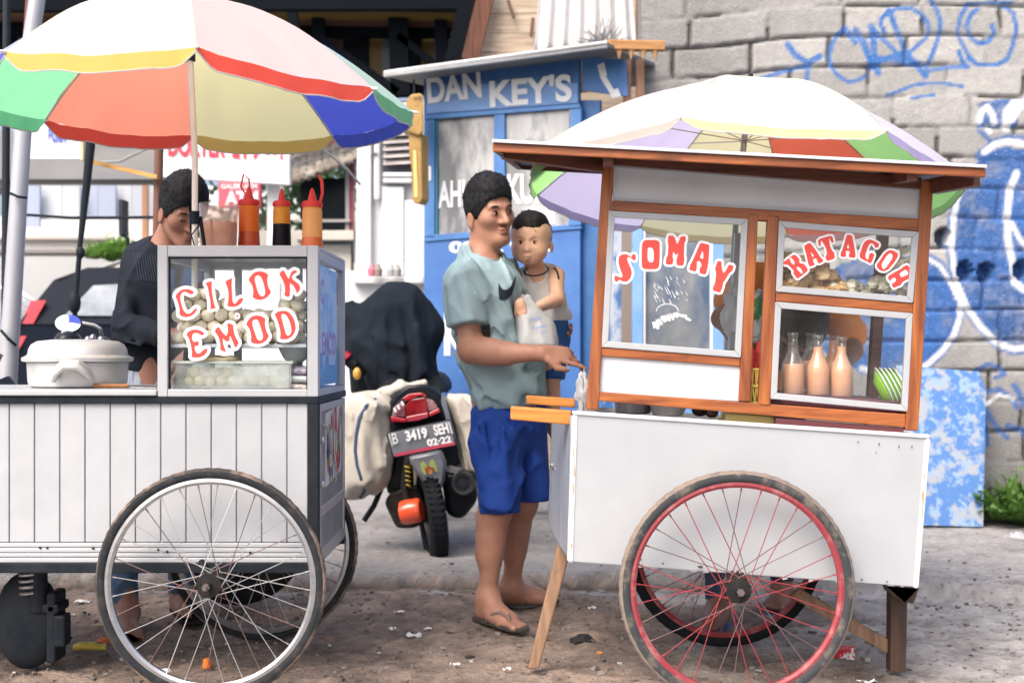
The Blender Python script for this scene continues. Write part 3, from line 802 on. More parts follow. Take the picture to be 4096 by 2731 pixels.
    me.loops.add(len(Q)*4); me.loops.foreach_set('vertex_index', Q.ravel().astype(np.int32)); me.polygons.add(len(Q))
    me.polygons.foreach_set('loop_start', np.arange(0, len(Q)*4, 4, dtype=np.int32)); me.update(calc_edges=True)
    me.polygons.foreach_set('use_smooth', [True]*len(Q))
    ca = me.color_attributes.new('col', 'FLOAT_COLOR', 'POINT'); ca.data.foreach_set('color', Cc.ravel())
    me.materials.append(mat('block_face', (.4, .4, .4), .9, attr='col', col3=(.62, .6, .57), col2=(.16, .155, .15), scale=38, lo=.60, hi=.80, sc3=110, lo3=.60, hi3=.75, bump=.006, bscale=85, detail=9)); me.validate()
    o = bpy.data.objects.new('block_wall', me); COL.objects.link(o)
    tag(o, 'rough grey concrete block wall covered in blue and white graffiti', 'wall')
    s_ = MB(); s_.box((2.73, YW+.25, 2.0), (3.94, .2, 4.1)); s_.build('wall_core', mat('block_core', (.2, .2, .2), .9), o)
    return o
wall = build_wall()
# ================================================================ CARTS
M_wpaint = mat('white_enamel', (.37, .385, .405), .38, col2=(.335, .35, .37), scale=5, col3=(.45, .44, .42), sc3=24, lo3=.70, hi3=.86, bump=.0006, bscale=9)
M_alu = mat('aluminium_white', (.39, .405, .425), .35, col2=(.355, .37, .39), scale=9)
M_black = mat('black_paint', (.010, .014, .020), .45, col2=(.02, .024, .03), scale=14)
M_rubber = mat('tyre_rubber', (.022, .024, .027), .85, col2=(.05, .045, .042), scale=40, bump=.001, bscale=120)
M_side = mat('tyre_sidewall', (.020, .023, .027), .7, col2=(.06, .052, .046), scale=30, lo=.5, hi=.8)
M_tread = mat('tyre_tread_dusty', (.055, .05, .047), .9, col2=(.26, .19, .15), scale=13, lo=.46, hi=.66, bump=.002, bscale=120)
M_side2 = mat('tyre_sidewall_grey', (.045, .048, .052), .8, col2=(.20, .165, .14), scale=16, lo=.5, hi=.72)
M_tread2 = mat('tyre_tread_clay', (.21, .165, .135), .9, col2=(.10, .085, .075), scale=30, lo=.5, hi=.7, bump=.002, bscale=120)
M_chrome = mat('rim_steel', (.40, .40, .41), .38, metal=.9, col2=(.24, .22, .21), scale=20, lo=.5, hi=.8)
M_spoke = mat('spoke_steel', (.45, .45, .46), .35, metal=.8)
M_spoke_d = mat('spoke_dark', (.16, .10, .10), .5, metal=.4)
M_redrim = mat('red_rim', (.24, .03, .04), .55, col2=(.36, .15, .15), scale=25, lo=.5, hi=.75)
M_redsp = mat('spoke_red', (.25, .025, .035), .5)
M_hub = mat('hub_greasy', (.010, .011, .013), .7, col2=(.026, .022, .02), scale=40)
def wheel(root, c, R, rim_m, spoke_ms, tyre_m, tw=.0165, rimw=.016, rot=0.0, name='wheel', tilt=0.0):
    """bicycle wheel in the XZ plane, axle along Y"""
    c = Vector(c)
    mb = MB(); n = 128; prof = 12
    Rt = R-tw
    for i in range(n):
        a = 2*math.pi*i/n+rot
        for k in range(prof):
            b = 2*math.pi*k/prof
            kn = 1.0+(.10 if (i % 2 == 0 and math.cos(b) > .3) else 0)
            rr_ = tw*kn; mb.v.append(tuple(c+Vector(((Rt+rr_*math.cos(b))*math.cos(a), tw*.95*math.sin(b), (Rt+rr_*math.cos(b))*math.sin(a)))))
    for i in range(n):
        for k in range(prof):
            mb.f.append((i*prof+k, i*prof+(k+1) % prof, ((i+1) % n)*prof+(k+1) % prof, ((i+1) % n)*prof+k)); mb.m.append(0 if math.cos(2*math.pi*(k+.5)/prof) > .45 else 1)
    w = mb.build(name, tyre_m, root, smooth=True, angle=60)
    mb = MB(); pr = [(Rt-.012, -.0095), (Rt-.012, .0095), (Rt-.022, .0115), (Rt-.030, .006), (Rt-.030, -.006), (Rt-.022, -.0115)]
    for i in range(n):
        a = 2*math.pi*i/n
        for r_, y_ in pr: mb.v.append(tuple(c+Vector((r_*math.cos(a), y_, r_*math.sin(a)))))
    m = len(pr)
    for i in range(n):
        for k in range(m):
            mb.f.append((i*m+k, i*m+(k+1) % m, ((i+1) % n)*m+(k+1) % m, ((i+1) % n)*m+k)); mb.m.append(0)
    mb.build('rim', rim_m, w, smooth=True, angle=35)
    ax = Matrix.Rotation(rad(90), 3, 'X')
    mb = MB(); mb.lathe([(.008, -.052), (.009, -.05), (.010, -.042), (.018, -.040), (.040, -.036), (.042, -.028), (.034, -.024), (.017, -.020), (.015, .020), (.034, .024), (.036, .030), (.012, .034), (.008, .05)], c, 28, ax)
    for k in range(18):
        a = k*2*math.pi/18; mb.box(c+Vector((math.cos(a)*.043, .032, math.sin(a)*.043)), (.007, .006, .007), Matrix.Rotation(-a, 3, 'Y'))
    h = mb.build('hub', M_hub, w, smooth=True, angle=35)
    mb = MB(); mb.tube([c+Vector((0, -.075, 0)), c+Vector((0, .05, 0))], .006, 10); mb.tube([c+Vector((0, -.066, 0)), c+Vector((0, -.054, 0))], .011, 6)
    mb.build('axle_nut', mat('nut_dull', (.10, .085, .08), .6), w)
    for k in range(32):
        side = 1 if k % 2 else -1; a = 2*math.pi*(k+.5)/32+rot
        sgn = 1 if (k//2) % 2 else -1
        b = a+sgn*rad(68); h_ = .034
        p = c+Vector((math.cos(b)*h_, side*.026, math.sin(b)*h_)); q = c+Vector((math.cos(a)*(Rt-.028), side*.002, math.sin(a)*(Rt-.028)))
        mb = MB(); mb.tube([p, q], .0014, 6); mb.tube([q+(p-q).normalized()*.014, q], .0024, 6)
        mb.build('spoke', spoke_ms[k % len(spoke_ms)], w, smooth=True)
    return w
# ---------------------------------------------------------------- left cart
LR = thing('food_cart', 'white panelled pushcart with black trim and a glass box lettered in red', 'food cart', (LC(160, 400, .29).x, 4.04, 0))
xr = LC(319, 0).x; xl = -2.35; D = Vector((0, .60, 0))
s3 = 3.75/1250
zq = lambda v, d=0: 1+(352-v)*(3.75+d)/1250
# body shell: ribbed front, plain back and inner box
mb = MB()
x1 = LC(308, 0).x; pitch = 25.25*s3
z0, z1 = zq(541.5), zq(402)
x = LC(10, 0).x; cols = [x1]
k = LC(287, 0).x
while k > xl: cols.append(k); k -= pitch
cols.append(xl)
for a, b in zip(cols[1:], cols[:-1]):
    g = .0016
    mb.hexa([(a+g, 3.75, z0), (b-g, 3.75, z0), (b-g, 3.75, z1), (a+g, 3.75, z1), (a+g, 3.762, z0), (b-g, 3.762, z0), (b-g, 3.762, z1), (a+g, 3.762, z1)])
mb.hexa([(xl, 3.757, z0), (x1, 3.757, z0), (x1, 3.757, z1), (xl, 3.757, z1), (xl, 3.766, z0), (x1, 3.766, z0), (x1, 3.766, z1), (xl, 3.766, z1)])
mb.build('front_panel', M_alu, LR, bevel=.0025)
mb = MB()
for i, (va, vb) in enumerate(((542, 546.5), (547, 551.5), (552, 556.2), (556.7, 561.5))):
    a, b = zq(vb), zq(va); mb.slab([(xl, 3.744-.001*(i % 2), a), (x1, 3.744-.001*(i % 2), a), (x1, 3.744-.001*(i % 2), b), (xl, 3.744-.001*(i % 2), b)], (0, .014, 0))
mb.build('skirt_trim', M_alu, LR, bevel=.003)
for u, v in ((40, 547), (47, 547), (93, 547.5), (158, 549), (167, 551), (250, 552)): 
    p = LC(u, v, -.009); mb = MB(); mb.ball(p, (.004, .003, .0035), 8, 6); mb.build('screw', M_hub, LR, smooth=True)
mb = MB()
mb.slab([(xl, 3.742, zq(572)), (xr, 3.742, zq(572)), (xr, 3.742, zq(561.7)), (xl, 3.742, zq(561.7))], (0, .03, 0))
mb.slab([(xl, 4.31, zq(572)), (xr, 4.31, zq(572)), (xr, 4.31, zq(561.7)), (xl, 4.31, zq(561.7))], (0, .03, 0))
mb.slab([(xl, 3.738, zq(403)), (xr+.002, 3.738, zq(403)), (xr+.002, 3.738, zq(395.6)), (xl, 3.738, zq(395.6))], (0, .61, 0))
mb.slab([(x1, 3.741, zq(561.7)), (xr, 3.741, zq(561.7)), (xr, 3.741, zq(403)), (x1, 3.741, zq(403))], (0, .035, 0))
mb.build('black_frame', M_black, LR, bevel=.003)
mb = MB(); mb.slab([(xl+.02, 3.77, zq(569)), (xr-.03, 3.77, zq(569)), (xr-.03, 3.77, zq(565)), (xl+.02, 3.77, zq(565))], (0, .54, 0))
mb.slab([(xl, 4.335, z0-.1), (xr-.02, 4.335, z0-.1), (xr-.02, 4.335, z1), (xl, 4.335, z1)], (0, .01, 0))
mb.build('floor_and_back', mat('grey_sheet', (.3, .31, .33), .5), LR)
# counter
mb = MB(); mb.slab([(xl, 3.728, zq(395)), (LC(158.5, 0).x, 3.728, zq(395)), (LC(158.5, 0).x, 3.728, zq(389.2)), (xl, 3.728, zq(389.2))], (0, .62, 0))
mb.build('counter', M_alu, LR, bevel=.004)
# end panel (aluminium frame and two sheets)
ZB = zq(552)
mb = MB(); X = xr
def endq(y0, y1, za, zb, t=.012, dx=0.0): mb.hexa([(X-t+dx, y0, za), (X+dx, y0, za), (X+dx, y0, zb), (X-t+dx, y0, zb), (X-t+dx, y1, za), (X+dx, y1, za), (X+dx, y1, zb), (X-t+dx, y1, zb)])
endq(3.79, 4.33, ZB-.02, zq(404), .01, -.004)
mb.build('end_panel', mat('grey_aluminium', (.28, .29, .31), .4, metal=.3, col2=(.2, .21, .23), scale=7), LR)
mb = MB(); endq(3.777, 3.80, ZB-.04, zq(404)); endq(4.305, 4.335, ZB-.04, zq(404)); endq(3.8, 4.305, ZB-.04, ZB); endq(3.8, 4.305, .50, .53); endq(3.8, 4.305, zq(412), zq(404))
mb.build('end_frame', mat('grey_alu_light', (.45, .46, .48), .35, metal=.4), LR, bevel=.002)
# colourful torn poster on the end panel
mb = MB(); rp = random.Random(9)
MP = [mat('poster_red', (.55, .04, .05), .5), mat('poster_blue', (.05, .1, .4), .5), mat('poster_yellow', (.65, .45, .08), .5), mat('poster_white', (.65, .65, .68), .5), mat('poster_green', (.08, .25, .12), .5)]
mb.mi = 3; mb.hexa([(X-.0035, 3.90, .58), (X-.002, 3.90, .58), (X-.002, 3.90, .81), (X-.0035, 3.90, .81), (X-.0035, 4.25, .60), (X-.002, 4.25, .60), (X-.002, 4.25, .83), (X-.0035, 4.25, .83)])
for i in range(60):
    t = rp.random(); y = 3.93+.3*rp.random(); z = .60+.2*t; r = .012+.02*rp.random(); mb.mi = rp.choice((0, 0, 3, 4) if t > .5 else (1, 1, 2, 2, 0, 3)); x_ = X-.0018+i*.00006
    n = rp.choice((3, 4, 5)); ph = rp.random()*6
    mb.add([(x_, y+math.cos(ph+k*6.283/n)*r*.7, z+math.sin(ph+k*6.283/n)*r*1.8) for k in range(n)], [tuple(range(n))])
mb.build('poster', MP, LR)
mb = MB(); mb.tube([(X+.004, 3.82, .78), (X+.01, 3.87, .76), (X+.012, 3.92, .72), (X+.006, 3.96, .68)], .004, 8); mb.build('hook', M_alu, LR, smooth=True)
mb = MB(); mb.ball((X+.004, 3.80, .735), (.008, .01, .012)); mb.ball((X+.004, 3.80, .60), (.008, .008, .012)); mb.build('hinge', M_spoke, LR, smooth=True)
# glass box
cx0, cx1 = LC(158.7, 0).x, LC(319, 0).x; fw = 11*s3; zt, zb = zq(245.4), zq(396)
mb = MB()
def fr_rect(mb, xa, xb, za, zb_, y, w, t, wl=None, wr=None):
    wl = wl or w; wr = wr or w
    mb.slab([(xa, y, za), (xa+wl, y, za), (xa+wl, y, zb_), (xa, y, zb_)], (0, t, 0)); mb.slab([(xb-wr, y, za), (xb, y, za), (xb, y, zb_), (xb-wr, y, zb_)], (0, t, 0))
    mb.slab([(xa+wl, y+.001, zb_-w), (xb-wr, y+.001, zb_-w), (xb-wr, y+.001, zb_), (xa+wl, y+.001, zb_)], (0, t-.002, 0)); mb.slab([(xa+wl, y+.001, za), (xb-wr, y+.001, za), (xb-wr, y+.001, za+w*.66), (xa+wl, y+.001, za+w*.66)], (0, t-.002, 0))
fr_rect(mb, cx0, cx1, zb, zt, 3.735, 11.2*s3, .03, 10.3*s3, 11*s3)
mb.build('front_frame', M_alu, LR, bevel=.003)
mb = MB(); fr_rect(mb, cx0, cx1, zb, zt, 4.31, .03, .028)
mb.slab([(cx0+.10, 4.312, zb+.02), (cx0+.125, 4.312, zb+.02), (cx0+.125, 4.312, zt-.03), (cx0+.10, 4.312, zt-.03)], (0, .02, 0))
mb.slab([(cx0+.30, 4.312, zb+.02), (cx0+.335, 4.312, zb+.02), (cx0+.335, 4.312, zt-.03), (cx0+.30, 4.312, zt-.03)], (0, .02, 0))
mb.build('back_frame', mat('alu_grey_back', (.5, .52, .55), .4), LR, bevel=.002)
mb = MB(); mb.hexa([(cx0, 3.765, zt-.012), (cx1, 3.765, zt-.012), (cx1, 3.765, zt), (cx0, 3.765, zt), (cx0, 4.31, zt-.012), (cx1, 4.31, zt-.012), (cx1, 4.31, zt), (cx0, 4.31, zt)])
mb.build('top_board', M_alu, LR, bevel=.002)
for nm, X0 in (('side_frame', cx0), ('side_frame', cx1-.022)):
    mb = MB(); t = .022
    for ya, yb, za, zb2 in ((3.766, 4.309, zt-.042, zt-.0125), (3.766, 4.309, zb+.001, zb+.02), (3.766, 3.776, zb+.02, zt-.042), (4.299, 4.309, zb+.02, zt-.042)):
        mb.hexa([(X0, ya, za), (X0+t, ya, za), (X0+t, ya, zb2), (X0, ya, zb2), (X0, yb, za), (X0+t, yb, za), (X0+t, yb, zb2), (X0, yb, zb2)])
    mb.build(nm, mat('alu_side', (.42, .45, .52), .4), LR, bevel=.002)
M_gl = glass('display_glass', refl=.045, dirt=.02)
mb = MB(); mb.add([(cx0+.03, 3.752, zb+.02), (cx1-.03, 3.752, zb+.02), (cx1-.03, 3.752, zt-.03), (cx0+.03, 3.752, zt-.03)], [(0, 1, 2, 3)]); mb.build('front_glass', M_gl, LR)
mb = MB(); mb.slab([(cx0+.028, 3.7475, zb+.022), (cx0+.034, 3.7475, zb+.022), (cx0+.034, 3.7475, zt-.034), (cx0+.028, 3.7475, zt-.034)], (0, .012, 0))
mb.slab([(cx1-.038, 3.7475, zb+.022), (cx1-.033, 3.7475, zb+.022), (cx1-.033, 3.7475, zt-.034), (cx1-.038, 3.7475, zt-.034)], (0, .012, 0))
mb.slab([(cx0+.034, 3.7475, zt-.0385), (cx1-.038, 3.7475, zt-.0385), (cx1-.038, 3.7475, zt-.034), (cx0+.034, 3.7475, zt-.034)], (0, .012, 0)); mb.build('rubber_seal', M_black, LR)
for X0 in (cx0+.01, cx1-.012):
    mb = MB(); mb.add([(X0, 3.77, zb+.02), (X0, 4.305, zb+.02), (X0, 4.305, zt-.042), (X0, 3.77, zt-.042)], [(0, 1, 2, 3)])
    mb.build('side_glass', M_gl, LR)
# blue and white advert sheets pasted inside the right side glass
mb = MB(); X0 = cx1-.014; MS = [mat('sheet_sky', (.30, .46, .66), .5, col2=(.60, .68, .74), scale=9, lo=.45, hi=.55), mat('sheet_blue', (.02, .13, .38), .5, col2=(.08, .28, .5), scale=12), mat('sheet_cream', (.66, .68, .70), .5), MP[0]]
mb.mi = 0; mb.add([(X0, 3.79, zb+.03), (X0, 4.295, zb+.03), (X0, 4.295, zt-.05), (X0, 3.79, zt-.05)], [(0, 1, 2, 3)])
mb.mi = 1; n = 14; mb.add([(X0+.0004, 3.79, zb+.03)]+[(X0+.0004, 3.79+i/n*.505, zb+.12+.04*math.sin(i*1.1)+.02*math.sin(i*2.7)) for i in range(n+1)]+[(X0+.0004, 4.295, zb+.03)], [tuple(range(n+3))])
mb.mi = 2
for y, z, a, b in ((3.86, zt-.13, .10, .12), (4.02, zt-.10, .16, .06), (4.18, zt-.2, .12, .16), (3.93, zt-.28, .14, .08), (4.10, zt-.31, .12, .10)):
    mb.add([(X0+.0007, y-a/2, z-b/2), (X0+.0007, y+a/2, z-b/2), (X0+.0007, y+a/2, z+b/2), (X0+.0007, y-a/2, z+b/2)], [(0, 1, 2, 3)])
mb.build('advert_sheet', MS, LR)
mb = MB()
for t_, y, z, w_, h_ in (('C', 3.87, zt-.17, .06, .08), ('I', 4.22, zt-.16, .03, .09), ('EMOD', 3.9, zt-.33, .3, .075)):
    fit_text(mb, t_, (X0+.0011, y, z), (0, w_, 0), (0, 0, h_), .03)
mb.build('side_lettering', MP[0], LR)
mb = MB(); mb.slab([(cx0+.02, 3.77, zq(347, .02)), (cx1-.022, 3.77, zq(347, .02)), (cx1-.022, 3.77, zq(343.5, .02)), (cx0+.02, 3.77, zq(343.5, .02))], (0, .53, 0))
ZS = zq(343.5, .02)
mb.build('shelf', mat('shelf_grey', (.5, .52, .55), .35), LR, bevel=.001)
# letters
mbR = MB(); mbW = MB()
C_ = ([(487,525),(450,495),(400,480),(340,480),(290,500),(250,535),(218,580),(238,625),(262,690),(280,770),(278,845),(320,870),(375,880),(430,868),(480,835),(515,795),(532,755),(510,752),(480,775),(450,810),(415,832),(380,828),(345,800),(318,750),(300,680),(285,610),(295,555),(320,525),(355,515),(390,530),(430,553),(465,545)], [])
I_ = ([(650,395),(690,378),(742,370),(735,400),(733,450),(740,530),(750,600),(765,680),(780,725),(798,750),(760,755),(715,768),(722,730),(718,660),(705,580),(690,500),(675,440)], [])
L_ = ([(928,375),(975,345),(1028,325),(1020,360),(1018,420),(1022,500),(1027,580),(1030,645),(1045,680),(1070,690),(1095,665),(1120,625),(1150,608),(1183,607),(1175,650),(1145,690),(1100,720),(1040,732),(990,730),(957,718),(970,660),(978,600),(975,520),(960,450),(940,405)], [])
O1 = ([(1262,355),(1290,300),(1330,255),(1385,232),(1440,228),(1500,245),(1542,280),(1525,330),(1528,400),(1545,460),(1582,520),(1545,575),(1495,615),(1435,632),(1370,625),(1318,595),(1330,550),(1328,480),(1310,420),(1285,380)], [[(1345,330),(1360,290),(1395,278),(1435,300),(1460,350),(1485,430),(1500,510),(1495,565),(1455,590),(1415,565),(1390,510),(1368,440),(1352,380)]])
K_ = ([(1697,262),(1755,205),(1790,265),(1835,345),(1850,290),(1875,235),(1910,210),(1950,222),(1948,240),(1905,262),(1870,310),(1900,355),(1950,385),(1990,430),(1997,480),(1950,545),(1935,490),(1900,430),(1850,385),(1848,440),(1852,500),(1842,595),(1770,575),(1785,500),(1778,430),(1750,350)], [])
E_ = ([(372,1125),(410,1080),(470,1055),(530,1055),(590,1075),(635,1110),(615,1133),(580,1135),(545,1110),(505,1100),(465,1115),(452,1160),(462,1210),(485,1235),(520,1225),(550,1222),(550,1275),(545,1288),(500,1285),(492,1310),(500,1360),(530,1395),(565,1395),(600,1360),(635,1332),(680,1325),(665,1380),(625,1425),(570,1450),(500,1455),(448,1448),(455,1390),(448,1320),(430,1240),(405,1170)], [])
M_ = ([(778,1085),(795,1045),(835,1015),(865,1060),(905,1115),(945,1145),(965,1100),(968,1030),(955,970),(1000,968),(1045,992),(1045,1050),(1060,1120),(1085,1180),(1122,1238),(1100,1285),(1070,1318),(1050,1260),(1020,1190),(998,1135),(985,1215),(955,1228),(925,1210),(892,1175),(895,1250),(915,1310),(945,1375),(895,1365),(855,1340),(862,1270),(845,1190),(812,1125)], [])
O2 = ([(1225,985),(1255,920),(1305,870),(1370,853),(1440,862),(1503,905),(1492,960),(1500,1030),(1520,1090),(1552,1145),(1520,1205),(1465,1245),(1400,1262),(1340,1255),(1290,1230),(1300,1180),(1295,1110),(1275,1050),(1250,1010)], [[(1310,960),(1325,920),(1360,908),(1395,920),(1420,980),(1445,1060),(1468,1140),(1462,1195),(1420,1215),(1385,1195),(1360,1130),(1335,1060),(1318,1000)]])
D_ = ([(1632,840),(1670,805),(1730,790),(1795,790),(1850,820),(1895,880),(1925,960),(1933,1040),(1910,1110),(1870,1160),(1815,1190),(1760,1198),(1708,1188),(1718,1130),(1710,1050),(1685,960),(1658,890)], [[(1725,840),(1755,828),(1800,850),(1840,920),(1865,1000),(1875,1080),(1855,1130),(1815,1145),(1790,1110),(1770,1040),(1750,960),(1730,890)]])
DT = ([(1088,848),(1112,848),(1112,878),(1088,878)], [])
for nm, g in (('letter_c', C_), ('letter_i', I_), ('letter_l', L_), ('letter_o', O1), ('letter_k', K_), ('letter_e', E_), ('letter_m', M_), ('letter_o', O2), ('letter_d', D_), ('letter_dot', DT)):
    a, b = MB(), MB()
    glyphs(a, b, [g], lambda x, y: (160+x/14.25, 255+y/14.25), lambda u, v, q: P(u, v, 3.7505-q*.35), 3.4 if nm != 'letter_dot' else 2.0)
    r_ = b.build(nm, mat('sticker_white', (.74, .75, .77), .4), LR); a.build('red_face', mat('sticker_red', (.66, .055, .04), .4), r_)
# wheels
w1 = wheel(LR, (-.872, 3.62, .331), .3345, M_chrome, [M_spoke, M_spoke, M_spoke_d], [M_tread, M_side], rot=.03)
w2 = w1.copy(); COL.objects.link(w2); w2.location = w1.location+Vector((0, .74, -.004))
for ch in list(w1.children):
    q = ch.copy(); COL.objects.link(q); q.parent = w2
mb = MB(); mb.tube([(-.872, 3.66, .331), (-.872, 4.33, .331)], .009, 10)
mb.tube([(-.872, 3.77, .331), (-.872, 3.77, .38)], .012, 8); mb.tube([(-.872, 4.3, .331), (-.872, 4.3, .38)], .012, 8)
mb.tube([(-.90, 3.70, .331), (-.93, 3.745, .375)], .010, 8)
mb.build('axle', M_hub, LR, smooth=True)
# sprung support wheel at far left
mb = MB(); cx = -1.515; cy = 3.95
mb.ball((cx-.015, cy, .155), (.105, .05, .155), 24, 12); mb.build('support_wheel', M_black, LR, smooth=True)
mb = MB(); mb.box((cx+.075, cy, .14), (.03, .10, .22)); mb.box((cx+.05, cy, .20), (.10, .10, .03)); mb.box((cx+.10, cy-.02, .13), (.04, .06, .10)); mb.build('fork', M_black, LR, bevel=.008)
mb = MB(); mb.tube([(cx+.03, cy-.03, .19), (cx+.03, cy-.03, .36)], .028, 14); mb.build('damper', M_black, LR, smooth=True, angle=40)
mb = MB(); mb.tube([(cx+.005+math.cos(t*.62)*.03, cy-.03+math.sin(t*.62)*.03, .235+t*.0019) for t in range(64)], .0055, 8); mb.build('coil_spring', M_chrome, LR, smooth=True)
# ---------------------------------------------------------------- things on and in the left cart
SCx = (cx0+cx1)/2
M_dough = mat('dough_ball', (.80, .70, .52), .45, col2=(.84, .77, .62), scale=20, bump=.0008, bscale=60, sss=.1)
rb = random.Random(3)
def ball_pile(x0, x1, y0, y1, zbase, top, r, cnt, name, labels, group, mats_, jit=.12, sq=(1, 1, .9)):
    """balls dropped layer by layer into a bin; every ball is a thing"""
    protos = []
    for i in range(4):
        m_ = MB(); m_.ball((0, 0, 0), (r*sq[0], r*sq[1], r*sq[2]), 14, 9, jit); protos.append(m_.build(name, mats_[i % len(mats_)], smooth=True, angle=180))
    done = []; n = 0; ly = 0
    while n < cnt:
        z = zbase+r*.9+ly*r*1.52; got = False
        row = 0; y = y0+r+(ly % 2)*r*.5
        while y <= y1-r:
            x = x0+r+((row+ly) % 2)*r*.95
            while x <= x1-r:
                if z+r < top((x-x0)/(x1-x0)) and n < cnt:
                    p = protos[n % 4]
                    o = p if n < 4 else p.copy()
                    if n >= 4: COL.objects.link(o)
                    o.location = (x+rb.uniform(-.12, .12)*r, y+rb.uniform(-.12, .12)*r, z+rb.uniform(-.1, .1)*r); o.rotation_euler = (rb.random()*6, rb.random()*6, rb.random()*6)
                    s_ = rb.uniform(.88, 1.08); o.scale = (s_, s_, s_); tag(o, labels, cat_ball, group); n += 1; got = True
                x += r*1.98
            y += r*1.75; row += 1
        ly += 1
        if not got: break
    return n
cat_ball = 'meatball'
def ctop(t):
    tl = [(0, .205), (.18, .20), (.32, .165), (.45, .125), (.62, .115), (.74, .125), (.85, .165), (.93, .185), (1, .17)]
    for (a, b), (c, d) in zip(tl[:-1], tl[1:]):
        if a <= t <= c: return ZS+b+(d-b)*(t-a)/(c-a)
    return ZS+.1
ball_pile(cx0+.028, cx1-.03, 3.775, 3.93, ZS+.001, ctop, .0215, 240, 'tapioca_ball', 'cream coloured round tapioca ball heaped on the upper shelf behind the glass', 'tapioca balls heaped on the upper shelf', [M_dough])
# plastic tub with browner balls, standing in the lower half
t = thing('plastic_tub', 'clear rectangular plastic tub of brown tofu balls in the glass box', 'tub', (cx0+.21, 3.86, zb+.022))
mb = MB(); tw_, td_, th_ = .35, .16, .078; c0 = Vector((cx0+.215, 3.86, zb+.024))
for q in ((-tw_/2, 0, .004, td_), (tw_/2, 0, .004, td_)): mb.box(c0+Vector((q[0], 0, th_/2)), (.004, td_, th_))
for q in (-td_/2, td_/2): mb.box(c0+Vector((0, q, th_/2)), (tw_-.006, .004, th_))
mb.box(c0+Vector((0, 0, .002)), (tw_-.006, td_-.006, .004)); mb.build('tub_wall', glass('tub_plastic', (.9, .92, .9), .08, .22, (.8, .82, .78)), t)
mb = MB(); 
for q in (-1, 1): mb.box(c0+Vector((0, q*(td_/2+.004), th_)), (tw_+.02, .012, .008)); mb.box(c0+Vector((q*(tw_/2+.004), 0, th_)), (.012, td_, .008))
mb.build('rim', mat('tub_rim', (.62, .66, .60), .4, trans=.3), t, bevel=.002)
cat_ball = 'tofu ball'
M_tofu = mat('tofu_ball', (.70, .54, .28), .5, col2=(.78, .66, .42), scale=30, bump=.0015, bscale=70)
ball_pile(cx0+.06, cx0+.37, 3.79, 3.93, zb+.03, lambda t: zb+(.105 if t < .5 else .085), .0165, 70, 'tofu_ball', 'brown tofu ball inside the clear tub in the glass box', 'brown tofu balls inside the clear tub', [M_tofu], .2)
mb = MB(); mb.grid(lambda s, t: (cx0+.10+.12*s, 3.80+.08*t, zb+.112+.012*mnoise.noise(Vector((s*4, t*4, 1)))), 12, 8)
tag(recenter(mb.build('tofu_skin', M_tofu, smooth=True, solid=.012)), 'folded piece of fried tofu skin on top of the clear tub', 'tofu skin')
for i, (x_, z_, c_, lab) in enumerate(((cx1-.085, .024, (.62, .40, .34), 'pink packet lying lowest in the right corner of the glass box'), (cx1-.083, .05, (.62, .64, .66), 'white packet lying in the middle of the corner stack'), (cx1-.085, .074, (.36, .22, .36), 'purple and white packet on top of the corner stack'))):
    mb = MB(); mb.grid(lambda s, t: (x_+(s-.5)*.10, 3.80+t*.10, zb+z_+.010*math.sin(s*math.pi)*math.sin(t*math.pi)+.004*mnoise.noise(Vector((s*5, t*5, i*3)))), 10, 8)
    tag(recenter(mb.build('food_packet', mat('packet%d' % i, c_, .35, col2=(.65, .66, .66), scale=40, lo=.5, hi=.6), smooth=True, solid=.018)), lab, 'packet', 'food packets stacked in the glass box corner')
mb = MB(); b0 = Vector((cx1-.09, 3.86, zb+.10)); mb.lathe([(.02, 0), (.035, .012), (.05, .04), (.054, .058), (.05, .058), (.03, .018), (.0, .01)], b0, 16)
for k in range(16): mb.ball(b0+Vector((math.cos(k*.393)*.052, math.sin(k*.393)*.052, .06)), .007, 6, 4)
tag(recenter(mb.build('frilled_bag', mat('milky_plastic', (.66, .70, .70), .35, trans=.5), smooth=True)), 'milky plastic bag with a frilled rim above the corner packets', 'plastic bag')
# the pot
px_, py_ = LC(76, 0, .25).x, 4.02; pz = zq(389.2)+.001
t = thing('steamer_pot', 'dented aluminium cooking pot with domed lid on the left cart counter', 'pot', (px_, py_, pz))
M_pot = mat('pot_aluminium', (.60, .61, .62), .42, metal=.45, col2=(.58, .56, .53), scale=6, col3=(.45, .42, .38), sc3=14, lo3=.6, hi3=.8, bump=.002, bscale=12)
mb = MB(); PR = .155; mb.lathe([(PR*.9, 0), (PR*.96, .005), (PR*.985, .02), (PR, .068), (PR*1.0, .078)], (px_, py_, pz), 40); mb.build('pot_body', M_pot, t, smooth=True)
mb = MB(); mb.lathe([(PR*1.0, .079), (PR*1.10, .083), (PR*1.11, .094), (PR*1.03, .099), (PR*.99, .104), (PR*.97, .122), (PR*.92, .136), (PR*.8, .147), (PR*.5, .152), (.0, .153)], (px_, py_, pz), 40); mb.build('pot_lid', M_pot, t, smooth=True)
for a in (-1.35, 1.9):
    mb = MB(); c0 = Vector((px_+math.cos(a)*PR*1.0, py_+math.sin(a)*PR*1.0, pz+.052)); tx = Vector((-math.sin(a), math.cos(a), 0)); nx_ = Vector((math.cos(a), math.sin(a), 0))
    mb.tube([c0-tx*.055+Vector((0, 0, -.02)), c0-tx*.045+nx_*.025, c0-tx*.02+nx_*.038+Vector((0, 0, .022)), c0+tx*.02+nx_*.038+Vector((0, 0, .022)), c0+tx*.045+nx_*.025, c0+tx*.055+Vector((0, 0, -.02))], [.012, .013, .014, .014, .013, .012], 10, flat=1.6)
    mb.build('handle', M_pot, t, smooth=True)
k = thing('knife', 'knife with a brown wooden handle lying on the left cart counter', 'knife', P(112, 384, 3.98))
